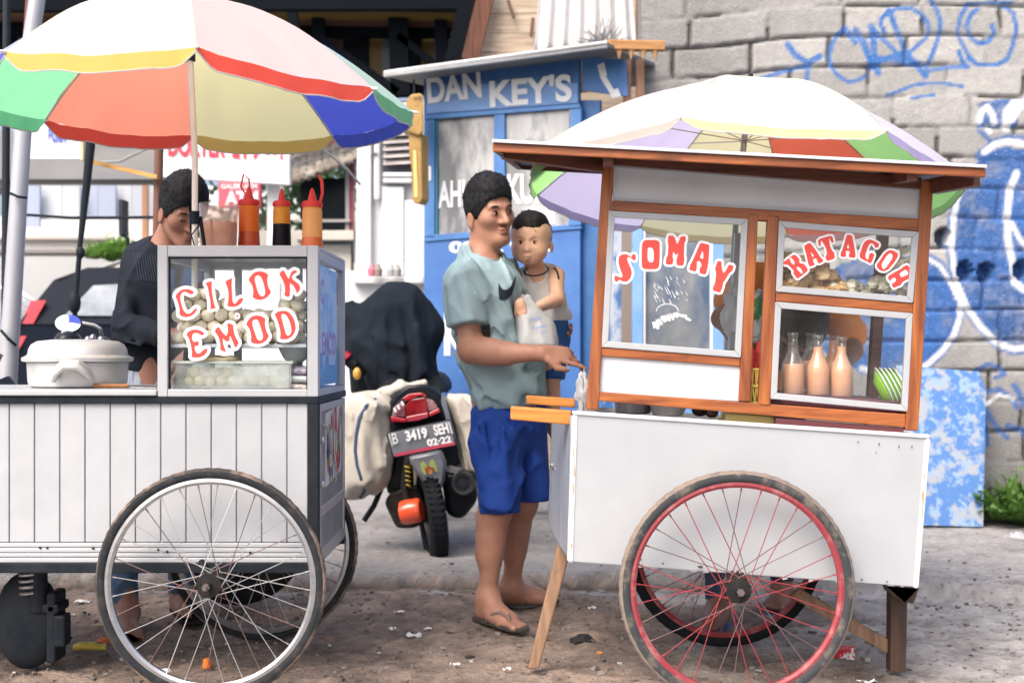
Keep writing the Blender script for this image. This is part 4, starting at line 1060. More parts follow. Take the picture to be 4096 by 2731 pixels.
mb = MB(); mb.tube([P(94, 386, 3.90), P(128, 385.6, 3.92)], [.011, .010], 10, flat=.7); mb.build('handle', wood('knife_wood', (.42, .19, .08), (.25, .1, .04), 'X'), k, smooth=True)
mb = MB(); a, b = P(128, 386.5, 3.92), P(156, 387.5, 3.92); mb.slab([a-Vector((0, 0, .002)), b-Vector((0, 0, .002)), b+Vector((0, 0, .002)), a+Vector((0, 0, .002))], (0, .03, 0)); mb.build('blade', M_chrome, k)
# sauce bottles on the glass box
def squeeze_bottle(u0, u1, vtop, vfill, Y, lab, cup, clow, strap=None, nozzle_v=None, capc=(.7, .035, .03), clear=False):
    zb_ = zt+.001; u = (u0+u1)/2; x = (u-512)/FPX*Y; r = (u1-u0)/2/FPX*Y; z2 = 1+(352-vtop)/FPX*Y; zf = 1+(352-vfill)/FPX*Y
    t = thing('sauce_bottle', lab, 'sauce bottle', (x, Y, zb_), 'squeeze bottles on the glass box')
    mb = MB(); mb.mi = 0; mb.lathe([(r*1.0, zb_), (r*1.03, zb_+.006), (r*.94, zf)], (x, Y, 0), 24)
    mb.mi = 1; mb.lathe([(r*.94, zf+.0004), (r*.92, z2-.012), (r*.86, z2-.003), (r*.8, z2)], (x, Y, 0), 24)
    mb.build('bottle_body', [mat('sauce_'+lab[:6]+'l', clow, .35), mat('sauce_'+lab[:6]+'u', cup, .35, trans=.35)], t, smooth=True, angle=50)
    mc = mat('cap_red', capc, .35)
    mb = MB(); mb.lathe([(r*.92, z2), (r*.92, z2+.014), (r*.84, z2+.018), (r*.45, z2+.019), (r*.2, z2+.052), (r*.08, z2+.06), (0, z2+.06)], (x, Y, 0), 20)
    for k_ in range(20): mb.box((x+math.cos(k_*.314)*r*.93, Y+math.sin(k_*.314)*r*.93, z2+.007), (.003, .003, .012), Matrix.Rotation(k_*.314, 3, 'Z'))
    mb.build('cap', mc, t, smooth=True, angle=40)
    if strap:
        mb = MB(); mb.tube([Vector((x+r*sx, Y, z2+sz)) for sx, sz in strap], [.004, .005, .0055, .005, .0035][:len(strap)], 8, flat=.6); mb.build('cap_tie', mc, t, smooth=True)
squeeze_bottle(238, 260, 205, 232, 4.05, 'orange squeeze bottle with a red cap next to the sauce jar', (.95, .22, .02), (.55, .08, .02), [(-.2, .03), (-.75, .06), (-.5, .10), (.0, .085), (.1, .04)])
squeeze_bottle(272.5, 291, 206.5, 224, 4.0, 'black soy sauce squeeze bottle with a red cap', (.90, .38, .03), (.006, .007, .012))
squeeze_bottle(301.5, 323, 207, 237.5, 3.92, 'pale orange squeeze bottle with a tall red cap at the box corner', (.98, .50, .16), (.66, .14, .03), [(.7, .012), (.95, .045), (.9, .08), (.65, .10), (.5, .098)])
Y = 3.98; x = (218.5-512)/FPX*Y; t = thing('sauce_jar', 'wide clear jar half full of peanut sauce beside the umbrella pole', 'jar', (x, Y, zt+.001))
zz = lambda v: 1+(352-v)/FPX*Y
mb = MB(); mb.lathe([(.050, zt+.003), (.056, zt+.03), (.058, zz(222.5))], (x, Y, 0), 30); mb.build('peanut_sauce', mat('peanut_sauce', (.58, .25, .14), .4, col2=(.64, .30, .17), scale=25), t, smooth=True, angle=50)
mb = MB(); mb.lathe([(.052, zt+.001), (.0585, zt+.03), (.0615, zz(204)), (.0605, zz(203.4)), (.0585, zz(222))], (x, Y, 0), 30); mb.build('jar_wall', glass('jar_plastic', (.98, .93, .91), .08, .14, (.9, .7, .62)), t, smooth=True, angle=50)
# ---------------------------------------------------------------- umbrellas
def umbrella(name, label, C, rim, apex, cols, pole, seed, val=.05, names=None, rise=.34, power=1.9, roof_v=None, lean=None, valcol=None):
    """C centre of rim plane, rim: 8 tips in order; apex point; cols: 8 materials for panels i..i+1"""
    t = thing(name, label, 'umbrella', pole[1])
    C = Vector(C); apex = Vector(apex); up = (apex-C)
    def sp(i, r):          # point on rib i at fraction r from apex to tip
        q = Vector(rim[i % 8])-C; h = 1-(r**power)
        return C+q*r+up*h
    for i in range(8):
        def fn(s, tt, i=i):
            r = tt; a, b = sp(i, r), sp(i+1, r); ce = lerp(a, b, s)
            sag = 4*s*(1-s); ax = lerp(C, apex, 1-(r**power))
            p = ce+(ce-ax)*.028*sag*r
            p = p-up.normalized()*(.020*sag*r*r)
            p += up.normalized()*(.006*mnoise.noise(Vector((s*5+i*7, tt*4, seed)))*tt+.0022*mnoise.noise(Vector((s*26+i*7, tt*3.5, seed)))*tt*tt)
            return p
        mb = MB(); mb.grid(fn, 14, 16)
        # hanging valance, slightly ruffled, same cloth
        def fv(s, tt, i=i):
            p = fn(s, 1.0); o = (p-C); o.z = 0; o.normalize(); edge = min(s, 1-s)
            dv = val*min(1, .25+edge*9)
            ruf = .0025*math.sin(s*26+i*2+seed)+.0018*math.sin(s*61+i)
            return p+Vector((0, 0, -dv*tt))+o*(.004*tt+ruf*tt)
        mb.mi = 1; mb.grid(fv, 28, 4)
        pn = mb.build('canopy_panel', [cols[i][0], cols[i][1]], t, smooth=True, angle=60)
        mb = MB(); mb.tube([fv(k/28, 1.0) for k in range(29)], .0022, 5); mb.build('edge_trim', mat('trim_grey', (.42, .40, .40), .8), pn, smooth=True)
    m = mat('rib_steel', (.35, .35, .36), .35, metal=.8)
    for i in range(8):
        mb = MB(); mb.tube([sp(i, .03+.97*k/10)-up.normalized()*.007 for k in range(11)], .0022, 6); 
        r_ = mb.build('rib', m, t, smooth=True)
        mb = MB(); q = sp(i, 1.0); o = (q-C).normalized(); mb.tube([q-o*.01, q+o*.02+Vector((0, 0, -.004))], [.006, .004], 8); mb.build('rib_tip', mat('tip_white', (.7, .7, .7), .5), r_, smooth=True)
        mb = MB(); hub_ = lerp(apex, Vector(pole[1]), .15)
        mb.tube([hub_, sp(i, .5)-up.normalized()*.008], .002, 5); mb.build('stretcher', m, t)
    mb = MB(); mb.tube([apex+up.normalized()*.03, Vector(pole[0]), Vector(pole[1])], pole[2], 14); mb.build('pole', pole[3], t, smooth=True, angle=50)
    mb = MB(); mb.tube([apex-up.normalized()*.01, apex+up.normalized()*.05], [.016, .008], 10); mb.build('finial', M_black, t, smooth=True)
    if seed == 1: mb = MB(); mb.tube([lerp(apex, Vector(pole[1]), .13), lerp(apex, Vector(pole[1]), .18)], .02, 12); mb.build('runner', M_black, t, smooth=True)
    return t
def cloth(n, c): return mat('cloth_'+n, c, .75, trans=.45, bump=.0006, bscale=900, sheen=.2)
def CC(n, inner, outer, val): return (cloth2('canopy_'+n, inner, outer), cloth('valance_'+n, val))  # bright light on top is in the outer colour; valance keeps the full dye
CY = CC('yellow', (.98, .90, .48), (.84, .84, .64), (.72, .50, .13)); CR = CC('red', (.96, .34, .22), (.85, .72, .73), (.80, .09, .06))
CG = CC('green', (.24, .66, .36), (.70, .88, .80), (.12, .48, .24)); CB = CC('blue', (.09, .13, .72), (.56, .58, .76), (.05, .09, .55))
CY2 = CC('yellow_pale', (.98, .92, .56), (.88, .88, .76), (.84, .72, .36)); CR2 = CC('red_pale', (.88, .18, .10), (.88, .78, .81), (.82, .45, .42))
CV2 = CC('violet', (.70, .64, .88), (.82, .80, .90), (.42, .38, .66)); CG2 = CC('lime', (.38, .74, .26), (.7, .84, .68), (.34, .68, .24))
U1C = Vector((-.979, 3.85, 1.748)); R1 = .68; dv_ = Vector((-.255, .967, 0)); rv_ = Vector((.967, .255, 0))
rim1 = []
for k in range(8):        # start N0 and go clockwise as seen: N0,N1,N2,R,F0,F1,F2,L
    a = rad(-135+45*k)      # angle measured from dv towards rv
    q = U1C+dv_*(math.cos(a)*R1)+rv_*(math.sin(a)*R1)
    rim1.append(q)
# angles: -135 -> N0 ; -180 .. fix order explicitly
def rp1(ang): a = rad(ang); return U1C+(dv_*math.cos(a)+rv_*math.sin(a))*R1
zs = {0: 1.785, 1: 1.78, 2: 1.742, 3: 1.775, 4: 1.770, 5: 1.782, 6: 1.780, 7: 1.790}
rim1 = [rp1(a) for a in (-135, 180, 135, 90, 45, 0, -45, -90)]
for i in range(8): rim1[i].z = zs[i]
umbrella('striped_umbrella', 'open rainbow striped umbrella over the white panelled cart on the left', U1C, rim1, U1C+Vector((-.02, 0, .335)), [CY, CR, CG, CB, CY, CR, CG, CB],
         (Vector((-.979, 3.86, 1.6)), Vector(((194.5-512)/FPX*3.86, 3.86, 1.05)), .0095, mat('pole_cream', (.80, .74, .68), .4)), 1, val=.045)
mb = MB(); mb.tube([(-.981, 3.86, 1.395), (-.981, 3.86, 1.435)], .016, 10); mb.tube([(-.965, 3.868, 1.42), (-.955, 3.87, 1.35), (-.952, 3.87, zt+.004)], .006, 8); mb.tube([(-.957, 3.85, 1.40), (-.985, 3.84, 1.36), (-.975, 3.84, zt+.006)], .002, 6)
tag(recenter(mb.build('strap', M_black, smooth=True)), 'black strap tying the cream umbrella pole above the glass box', 'strap')
U2C = Vector((.83, 4.5, 1.60)); R2 = .8
def rp2(deg):
    a = rad(deg); q = Vector((math.sin(a)*R2, -math.cos(a)*R2, 0))*(.95 if 50 < deg < 130 else 1); return Vector((U2C.x+q.x, U2C.y+q.y, 1.60-.065*q.x-.118*q.y))
rim2 = [rp2(-68.7+45*k) for k in range(8)]     # A B C D I H G E
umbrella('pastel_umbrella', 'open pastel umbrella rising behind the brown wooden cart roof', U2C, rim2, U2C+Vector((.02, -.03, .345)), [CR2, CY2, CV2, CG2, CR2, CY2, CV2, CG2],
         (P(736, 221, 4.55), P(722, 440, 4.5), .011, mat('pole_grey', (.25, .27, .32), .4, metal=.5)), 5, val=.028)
# ================================================================ RIGHT CART (brown wooden case on a white box)
RR = thing('food_cart', 'brown wooden glass case cart on a white box body with a red rimmed wheel', 'food cart', (.72, 4.0, 0))
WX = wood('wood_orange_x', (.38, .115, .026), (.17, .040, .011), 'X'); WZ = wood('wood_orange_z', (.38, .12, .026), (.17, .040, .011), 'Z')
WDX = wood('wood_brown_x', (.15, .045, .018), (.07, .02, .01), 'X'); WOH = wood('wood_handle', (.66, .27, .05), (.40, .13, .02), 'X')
WLEG = wood('wood_leg_old', (.33, .20, .12), (.17, .10, .065), 'Z', rough=.8); WLEGD = wood('wood_leg_dark', (.085, .045, .03), (.04, .022, .016), 'Z', rough=.7)
def rq(pts, d): return [RC(u, v, d) for u, v in pts]
def rslab(mb, pts, d, t): return mb.slab(rq(pts, d), RD*t)
# pts order: TL,TR,BR,BL  -> front normal; reorder to ccw seen from the camera
def rb4(mb, tl, tr, br, bl, d, t): return rslab(mb, [bl, br, tr, tl], d, t)
DEP = .56
# --- body
mb = MB()
rb4(mb, (574.5, 413), (928.5, 437.5), (917, 586.5), (570, 561), 0, .02)
mb.build('front_sheet', M_wpaint, RR, bevel=.003)
# ragged lower lip of the tin sheet
mb = MB(); r5 = random.Random(8)
for i in range(26):
    t = i/26; u = 572+t*342; v = 561.2+t*25.2; l = r5.choice((0, 0, .8, 1.6, 2.6))*r5.random()
    if l > .3:
        w_ = r5.uniform(2, 7); mb.slab([RC(u, v+l, .002), RC(u+w_, v+l*.6+w_*.074, .002), RC(u+w_, v-1+w_*.074, .002), RC(u, v-1, .002)], RD*.004)
mb.build('torn_edge', M_wpaint, RR)
mb = MB()
rb4(mb, (572, 410.2), (931, 434.2), (930.6, 438.3), (572.4, 414.3), -.008, .03)   # top lip
rb4(mb, (925.5, 438), (931, 438.3), (919, 588), (913.5, 587.4), -.005, .02)
rb4(mb, (571.8, 414.2), (578, 414.6), (573.2, 562), (567.2, 561.3), -.005, .02)
mb.build('corner_trim', mat('enamel_trim', (.68, .70, .72), .35, col3=(.42, .26, .10), sc3=18, lo3=.66, hi3=.8), RR, bevel=.006, seg=3)
mb = MB()
TL, TR, BR_, BL_ = [RC(*p, .02) for p in ((574, 413), (929, 437.5), (917, 586.5), (570, 561))]
bTL, bTR, bBR, bBL = [p+RD*DEP for p in (TL, TR, BR_, BL_)]
for q in ((bTL, bTR, bBR, bBL), (TR, bTR, bBR, BR_)):
    n = (q[1]-q[0]).cross(q[3]-q[0]).normalized()*.004; mb.slab(q, n)
mb.slab([BL_, BR_, bBR, bBL], Vector((0, 0, .01)))
mb.build('box_sides', M_wpaint, RR)
mb = MB(); q = [TL-Vector((0, 0, .015)), TR-Vector((0, 0, .015)), bTR-Vector((0, 0, .015)), bTL-Vector((0, 0, .015))]; mb.slab(q, Vector((0, 0, .006)))
mb.build('box_top', mat('top_dirty', (.45, .45, .46), .5, col2=(.3, .28, .26), scale=10), RR)
MRU = mat('rust_mark', (.42, .22, .07), .8); MSC = mat('scratch_dark', (.05, .05, .055), .7); MGR = mat('grease_mark', (.30, .29, .28), .6); r6 = random.Random(33)
def mark(nm, u, v, w_, h_, m, n=9, k=0):
    mb = MB(); pts = [RC(u+math.cos(a*6.283/n)*w_*r6.uniform(.5, 1.1)+.15*math.sin(a*2), v+math.sin(a*6.283/n)*h_*r6.uniform(.6, 1.1), -.0062-.0001*k) for a in range(n)]
    mb.add(pts[::-1], [tuple(range(n))]); mb.build(nm, m, RR)
for k, (u, v, w_, h_) in enumerate(((573.6, 452, .6, 5), (574.2, 470, .8, 7), (573.2, 488, .9, 9), (572.8, 505, .5, 5), (924.6, 476, .6, 6), (923.0, 498, 1.0, 10), (922.0, 512, .7, 7), (926.2, 452, .5, 4), (571.5, 545, .7, 4))): mark('rust_mark', u, v, w_, h_, MRU, k=k)
for k, (u, v, w_, h_) in enumerate(((858, 441.5, .7, 1.8), (879, 443.5, .9, 1.6), (899, 446, .7, 1.9), (912, 446.5, .8, 2.0), (876, 452, .4, 1.6), (641, 559, .9, 1.4), (700, 566, 3.2, 1.6), (663, 563, 1.2, 1.2), (862, 579, 1.6, 1.0), (887, 581, 1.4, .9))): mark('scratch', u, v, w_, h_, MSC, k=k+10)
# left end: a grey tin door swung past the corner, with a slanting foot
mb = MB(); G = mat('tin_grey', (.38, .41, .47), .35, metal=.25, col2=(.26, .29, .36), scale=5, stretch=(6, 6, .6), bump=.002, bscale=5)
A = [RC(571.5, 415, .012), RC(568.2, 556, .012)]
dq = [P(553, 421, 4.12), P(549, 523, 4.12), P(560.5, 545, 3.86)]
mb.add([A[0], dq[0], dq[1], dq[2], A[1]], [(0, 1, 2, 3, 4)]); mb.build('end_door', G, RR, solid=.006)
mb = MB(); mb.box(P(552.5, 466, 4.08), (.012, .02, .022)); mb.bar(P(552.5, 466, 4.08), P(556.5, 469, 4.0), .014, .010)
mb.build('latch', M_chrome, RR, bevel=.002)
mb = MB(); mb.tube([dq[0], dq[1], dq[2], A[1]], .004, 6); mb.build('door_edge', mat('tin_dark', (.09, .11, .14), .5), RR)
# --- wooden case
cd = .045
mb = MB(); rb4(mb, (603.3, 153.5), (614.2, 153.5), (598.2, 409.5), (586.3, 409), cd-.004, .04); p1 = mb.build('post', WZ, RR, bevel=.003)
mb = MB(); rb4(mb, (921.8, 180), (934, 180), (918.3, 430.3), (905.3, 430), cd-.004, .04); mb.build('post', WZ, RR, bevel=.003)
mb = MB(); rb4(mb, (748, 213), (758.2, 214), (750.3, 401), (738.6, 400.5), cd-.003, .035); mb.build('post', WZ, RR, bevel=.003)
mb = MB(); rb4(mb, (767.8, 215), (779, 216), (770.6, 405), (758.4, 404), cd-.003, .035); mb.build('post', WZ, RR, bevel=.003)
for (a, b, c, d_) in (((614.1, 152), (922, 177), (922, 189), (613.6, 165)),):
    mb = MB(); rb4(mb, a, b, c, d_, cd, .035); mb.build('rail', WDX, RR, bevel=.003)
for (a, b, c, d_) in (((612.2, 200), (920, 218.5), (919.3, 231), (611.4, 210)), ((601.2, 346.5), (740.5, 357.3), (740, 366), (600.8, 355.6)),
                     ((776, 291.5), (913.6, 303), (913, 312.6), (775.4, 301)), ((598.6, 391), (906, 413.6), (905.4, 427), (597.9, 400.3))):
    mb = MB(); rb4(mb, a, b, c, d_, cd, .03); mb.build('rail', WX, RR, bevel=.003)
M_ply = mat('panel_white', (.60, .61, .63), .5, col2=(.53, .535, .56), scale=3.5, bump=.0015, bscale=4)
mb = MB(); rb4(mb, (613.8, 164), (921.8, 187.6), (919.8, 218.8), (612.4, 200.5), cd+.012, .006); mb.build('header_panel', M_ply, RR)
mb = MB(); rb4(mb, (613.6, 164.5), (921.8, 188), (921.6, 190.5), (613.5, 167), cd+.006, .006); rb4(mb, (612.5, 197.5), (920, 215.5), (919.9, 218.6), (612.4, 200.5), cd+.006, .006); rb4(mb, (919.0, 191), (921.6, 191), (919.9, 215.3), (917.4, 215.1), cd+.006, .006); mb.build('header_trim', M_alu, RR)
mb = MB(); rb4(mb, (600.8, 355), (740, 365.5), (738.7, 400.6), (598.6, 391.4), cd+.012, .006); mb.build('lower_panel', M_ply, RR)
# window frames and panes
def window(tl, tr, br, bl, w=6.4, nm='window_frame'):
    mb = MB(); d = cd-.006
    c = [Vector((*p, 0)) for p in (tl, tr, br, bl)]
    ctr = sum(c, Vector())/4; inn = []
    for i in range(4):
        e1 = (c[(i+1) % 4]-c[i]).normalized(); e2 = (c[i-1]-c[i]).normalized(); inn.append(c[i]+(e1+e2)*w)
    for i in range(4):
        j = (i+1) % 4; q = [c[i], c[j], inn[j], inn[i]]
        mb.slab([RC(p.x, p.y, d) for p in q][::-1], RD*.014)
    f = mb.build(nm, M_alu, RR, bevel=.0022)
    mb = MB(); q = [inn[3], inn[2], inn[1], inn[0]]; mb.add([RC(p.x, p.y, d+.008) for p in q], [(0, 1, 2, 3)])
    mb.build('pane', glass('cart_glass', refl=.05, dirt=.02), f); return f
window((608.8, 210), (748.2, 218.4), (741, 357.3), (601.7, 346.6))
window((779, 220.4), (919.3, 231.3), (913.2, 302.6), (776, 291.2))
window((775.3, 301.2), (913, 312.8), (907.8, 411), (770.6, 398.3))
# back and side rails of the case, shelf, tray
def bk(u, v): return RC(u, v, cd)
def rbar(a, b, w, h, m, nm='back_rail', bev=.002):
    mb = MB(); mb.bar(a, b, w, h); return mb.build(nm, m, RR, bevel=bev)
for u1, v1, u2, v2 in ((609, 156, 592, 405), (928, 182, 912, 428)):
    rbar(bk(u1, v1)+RD*DEP, bk(u2, v2)+RD*DEP, .035, .035, WDX, 'back_post')
rbar(bk(760, 215)+RD*DEP, bk(750, 400)+RD*DEP, .03, .03, M_alu, 'back_post')
rbar(bk(609, 160)+RD*DEP, bk(928, 185)+RD*DEP, .03, .05, WDX)
rbar(bk(592, 396)+RD*DEP, bk(912, 420)+RD*DEP, .03, .04, WDX)
for (u, v) in ((609, 160), (928, 186), (592, 396), (912, 420)): rbar(bk(u, v)+RD*.04, bk(u, v)+RD*(DEP-.018), .03, .045, WX, 'side_rail')
mb = MB(); rb4(mb, (776.5, 291.5), (912, 302.6), (912, 305.2), (776.5, 294), cd+.034, .34); mb.build('shelf', mat('shelf_dark', (.05, .04, .045), .5), RR)
mb = MB(); rb4(mb, (770, 391.6), (908, 401.5), (907, 413), (769, 404), cd+.034, .45); mb.build('tray', mat('tray_maroon', (.13, .035, .045), .5, col2=(.08, .02, .03), scale=12), RR, bevel=.004)
mb = MB(); rb4(mb, (776, 417.5), (904, 427.5), (903.6, 432), (775.6, 425), cd+.005, .03); mb.build('maroon_board', mat('maroon_board', (.11, .025, .03), .6), RR)
# --- roof
U3 = Vector((0, 0, 1))
f0, f1 = RC(492.5, 142, -.19), RC(986, 167.6, -.19); RU = (RD*1.02+U3*.098)/1.02; b0, b1 = f0+RU*1.02, f1+RU*1.02
mb = MB(); q = [f0-U3*.001, f1-U3*.001, f1+U3*.008, f0+U3*.008]; mb.slab([a-RU*.012 for a in q], RU*1.05)
mb.build('roof_sheet', mat('tin_sheet', (.62, .64, .68), .35, metal=.3), RR, bevel=.002)
h_ = .026
mb = MB(); mb.slab([f0-U3*h_, f1-U3*h_, f1-U3*.002, f0-U3*.002], RU*.022); mb.build('fascia', WX, RR, bevel=.003)
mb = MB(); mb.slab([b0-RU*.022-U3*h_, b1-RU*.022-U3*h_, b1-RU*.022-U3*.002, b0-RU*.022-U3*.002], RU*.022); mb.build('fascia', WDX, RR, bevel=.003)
for a, b in ((f0, b0), (f1, b1)):
    mb = MB(); e = (f1-f0).normalized()*(.022 if a is f0 else -.022); s0, s1 = a+RU*.023, b-RU*.023
    mb.hexa([s0-U3*h_, s0+e-U3*h_, s0+e-U3*.002, s0-U3*.002, s1-U3*h_, s1+e-U3*h_, s1+e-U3*.002, s1-U3*.002]); mb.build('fascia', WDX, RR, bevel=.003)
mb = MB(); i0, i1 = f0+RU*.024+(f1-f0).normalized()*.023, f1+RU*.024-(f1-f0).normalized()*.023
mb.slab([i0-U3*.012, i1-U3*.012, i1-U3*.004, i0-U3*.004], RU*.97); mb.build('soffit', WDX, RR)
for t in (.24, .86):
    p = f0.lerp(f1, t)-U3*.03; mb = MB(); mb.bar(p+RU*.03, p+RU*.98, .03, .03); mb.build('rafter', WDX, RR, bevel=.002)
# beams from the post tops to the left and right ends, seen slanting under the roof
for a, b in (((503, 151), (603, 165)), ((934, 186), (977, 178))):
    mb = MB(); mb.bar(RC(*a, -.05 if a[0] < 600 else cd), RC(*b, cd if a[0] < 600 else -.08), .03, .045); mb.build('bracket', WDX, RR, bevel=.002)
mb = MB(); mb.box(RC(608.5, 152, cd-.02), (.032, .02, .02)); mb.build('post_cap', mat('wood_raw', (.62, .45, .24), .7), RR)
# --- handles
for (a, b, c, d_, dd, t) in (((510.3, 405.8), (571.6, 410.3), (571.6, 424.4), (510.3, 419), .03, .05), ((526.2, 394.8), (575, 398.3), (575, 407.5), (526.2, 403.5), DEP-.02, .05)):
    mb = MB(); rb4(mb, a, b, c, d_, dd, t); mb.build('handle', WOH, RR, bevel=.004)
# --- legs
mb = MB(); a0, a1 = P(566, 540, 3.93), P(533.5, 668.5, 3.93)
mb.hexa([a1+Vector((-.017, 0, 0)), a1+Vector((.017, 0, 0)), a0+Vector((.024, 0, 0)), a0+Vector((-.022, 0, 0)), a1+Vector((-.017, .035, 0)), a1+Vector((.017, .035, 0)), a0+Vector((.024, .035, 0)), a0+Vector((-.022, .035, 0))])
mb.build('leg', WLEG, RR, bevel=.006)
mb = MB(); mb.slab([P(890.5, 671.5, 3.9), P(906, 672, 3.9), P(908, 586, 3.9), P(891, 585, 3.9)], (0, .05, 0)); mb.build('leg', WLEGD, RR, bevel=.003)
mb = MB(); mb.slab([P(905, 602, 3.86), P(914, 602, 3.86), P(919, 587, 3.86), P(886, 585, 3.86)], (0, .09, 0)); mb.slab([P(886, 590, 3.86), P(905, 602, 3.86), P(918, 588, 3.86), P(884, 585, 3.86)], (0, .02, 0)); mb.build('leg_bracket', WLEGD, RR)
mb = MB(); mb.slab([P(889.5, 654, 3.93), P(890.5, 640, 3.93), P(800, 588, 4.02), P(790, 596, 4.02)][::-1], (0, .03, 0)); mb.build('brace', WLEG, RR, bevel=.003)
mb = MB(); c0 = P(891, 671.5, 4.35); mb.slab([c0, c0+Vector((.05, 0, 0)), c0+Vector((.05, 0, .3)), c0+Vector((0, 0, .3))], (0, .05, 0)); 
# --- wheels
w1 = wheel(RR, (.639, 3.55, .3298), .335, M_redrim, [M_redsp, M_redsp, M_spoke_d, M_spoke_d, M_redsp], [M_tread2, M_side2], rot=.05, tw=.0178)
w2 = w1.copy(); COL.objects.link(w2); w2.location = w1.location+Vector((.089, .72, .002)); w2.data = w1.data.copy(); w2.data.materials[0] = mat('tyre_black', (.012, .014, .017), .8); w2.data.materials[1] = w2.data.materials[0]
for ch in list(w1.children): q = ch.copy(); COL.objects.link(q); q.parent = w2
mb = MB(); mb.tube([(.645, 3.60, .331), (.726, 4.25, .333)], .010, 10); mb.build('axle', M_hub, RR, smooth=True)
# --- lettering
S_ = [([(370,395),(415,395),(418,440),(412,478),(380,470),(350,440),(318,430),(300,445),(305,480),(330,540),(360,610),(365,660),(345,720),(305,765),(250,768),(205,745),(180,740),(180,765),(135,765),(125,690),(150,685),(190,700),(220,712),(238,700),(235,670),(205,590),(185,520),(185,450),(205,410),(250,392),(300,395),(345,425),(368,432)], []),
 ([(555,200),(700,200),(740,225),(745,270),(745,400),(740,540),(725,580),(690,597),(560,597),(515,585),(500,545),(500,400),(505,270),(520,220)], [[(590,300),(640,298),(665,350),(665,470),(645,508),(600,500),(578,455),(580,320)]]),
 ([(865,135),(940,140),(985,270),(1030,150),(1100,150),(1100,210),(1080,240),(1075,420),(1085,450),(1068,552),(978,545),(972,470),(985,440),(1000,370),(965,410),(930,350),(920,430),(932,460),(920,535),(825,530),(835,450),(855,410),(865,280),(855,220)], []),
 ([(1300,235),(1422,265),(1420,320),(1410,500),(1400,560),(1375,672),(1290,655),(1290,590),(1320,545),(1295,488),(1258,485),(1250,520),(1250,590),(1230,632),(1145,605),(1165,530),(1185,500),(1270,310)], [[(1325,345),(1340,370),(1340,462),(1290,440)]]),
 ([(1535,485),(1590,490),(1590,570),(1612,655),(1645,620),(1690,530),(1755,550),(1735,620),(1690,655),(1640,740),(1610,780),(1598,850),(1570,920),(1460,880),(1485,820),(1500,780),(1512,700),(1515,640),(1498,590),(1515,545)], [])]
B_ = [([(195,640),(330,540),(360,520),(395,530),(450,590),(440,640),(470,655),(510,655),(550,700),(575,750),(560,780),(495,830),(415,890),(350,800),(365,770),(270,670),(225,675)], [[(290,570),(320,565),(365,610),(372,650),(360,680),(325,650)], [(400,705),(440,705),(490,760),(495,815),(455,790),(410,740)]]),
 ([(515,385),(605,335),(680,430),(760,550),(820,615),(735,660),(715,615),(700,570),(650,590),(660,640),(688,672),(602,705),(575,640),(568,590),(540,480)], [[(615,465),(672,545),(640,560)]]),
 ([(722,290),(940,225),(968,330),(940,345),(915,300),(895,265),(905,360),(935,450),(975,490),(985,580),(860,620),(840,560),(865,500),(850,420),(800,330),(780,305),(768,330),(772,385),(745,395)], []),
 ([(1165,215),(1245,225),(1270,350),(1290,460),(1300,570),(1205,560),(1195,530),(1215,490),(1195,460),(1150,460),(1150,500),(1155,555),(1072,550),(1075,490),(1100,440),(1140,310)], [[(1187,350),(1205,430),(1162,425)]]),
 ([(1650,350),(1655,380),(1630,420),(1590,405),(1580,370),(1540,340),(1500,370),(1470,450),(1445,520),(1455,580),(1480,600),(1498,580),(1500,540),(1520,490),(1585,510),(1570,570),(1530,655),(1480,625),(1420,600),(1375,575),(1358,540),(1375,470),(1410,370),(1450,310),(1510,290),(1560,300),(1600,325)], []),
 ([(1620,670),(1660,620),(1740,500),(1800,455),(1870,455),(1940,500),(1940,550),(1890,630),(1800,740),(1740,770),(1680,765),(1625,720)], [[(1690,660),(1780,520),(1830,490),(1865,530),(1850,590),(1760,720),(1720,745),(1700,715)]]),
 ([(1780,855),(1880,790),(1990,735),(2010,710),(2085,670),(2150,765),(2162,825),(2130,870),(2010,935),(1985,985),(1930,1000),(1875,1028),(1840,965),(1900,935),(1915,890),(1890,862),(1845,885),(1820,930)], [[(1960,800),(2060,742),(2098,790),(2090,825),(1990,868)]])]
for set_, nm, tf in ((S_, 'somay', lambda x, y: (605+x/13.634, 225+y/13.634)), (B_, 'batagor', lambda x, y: (770+x/15.174, 220+y/15.174))):
    for i, g in enumerate(set_):
        a, b = MB(), MB(); glyphs(a, b, [g], tf, lambda u, v, q: RC(u, v, cd-.0005-q*.35-.0003*i), 2.4 if nm == 'somay' else 2.0, 1)
        r_ = b.build('letter_'+nm[i], mat('sticker_white', (.74, .75, .77), .4), RR); a.build('red_face', mat('sticker_red', (.66, .055, .04), .4), r_)
# white scribbled sticker on the left pane (scratched star of strokes)
mb = MB(); rs = random.Random(12)
def zc(x, y): return (605+x/13.634, 225+y/13.634)
def strip(x0, y0, x1, y1, w, k):
    dx, dy = x1-x0, y1-y0; L = math.hypot(dx, dy); nx_, ny_ = -dy/L*w/2, dx/L*w/2; dd = cd-.0008-k*.00005
    q = [zc(x0+nx_*.3, y0+ny_*.3), zc(x0-nx_*.3, y0-ny_*.3), zc(x1-nx_, y1-ny_), zc(x1+nx_, y1+ny_)]; mb.add([RC(*p, dd) for p in q], [(0, 1, 2, 3)])
ks = 0
for i in range(34):
    x = 780+rs.uniform(-130, 330); y = 820+rs.uniform(-140, 190); l = rs.uniform(25, 110); strip(x, y, x+l*.5, y+l, rs.uniform(7, 20), ks); ks += 1
for i in range(46):
    t = i/46; x = 640+t*500+rs.uniform(-10, 10); y = 1320-120*math.sin(t*2.6)+rs.uniform(-25, 25); l = rs.uniform(50, 120); strip(x, y, x+l*.42, y+l*(.9-.6*t), rs.uniform(18, 48), ks); ks += 1
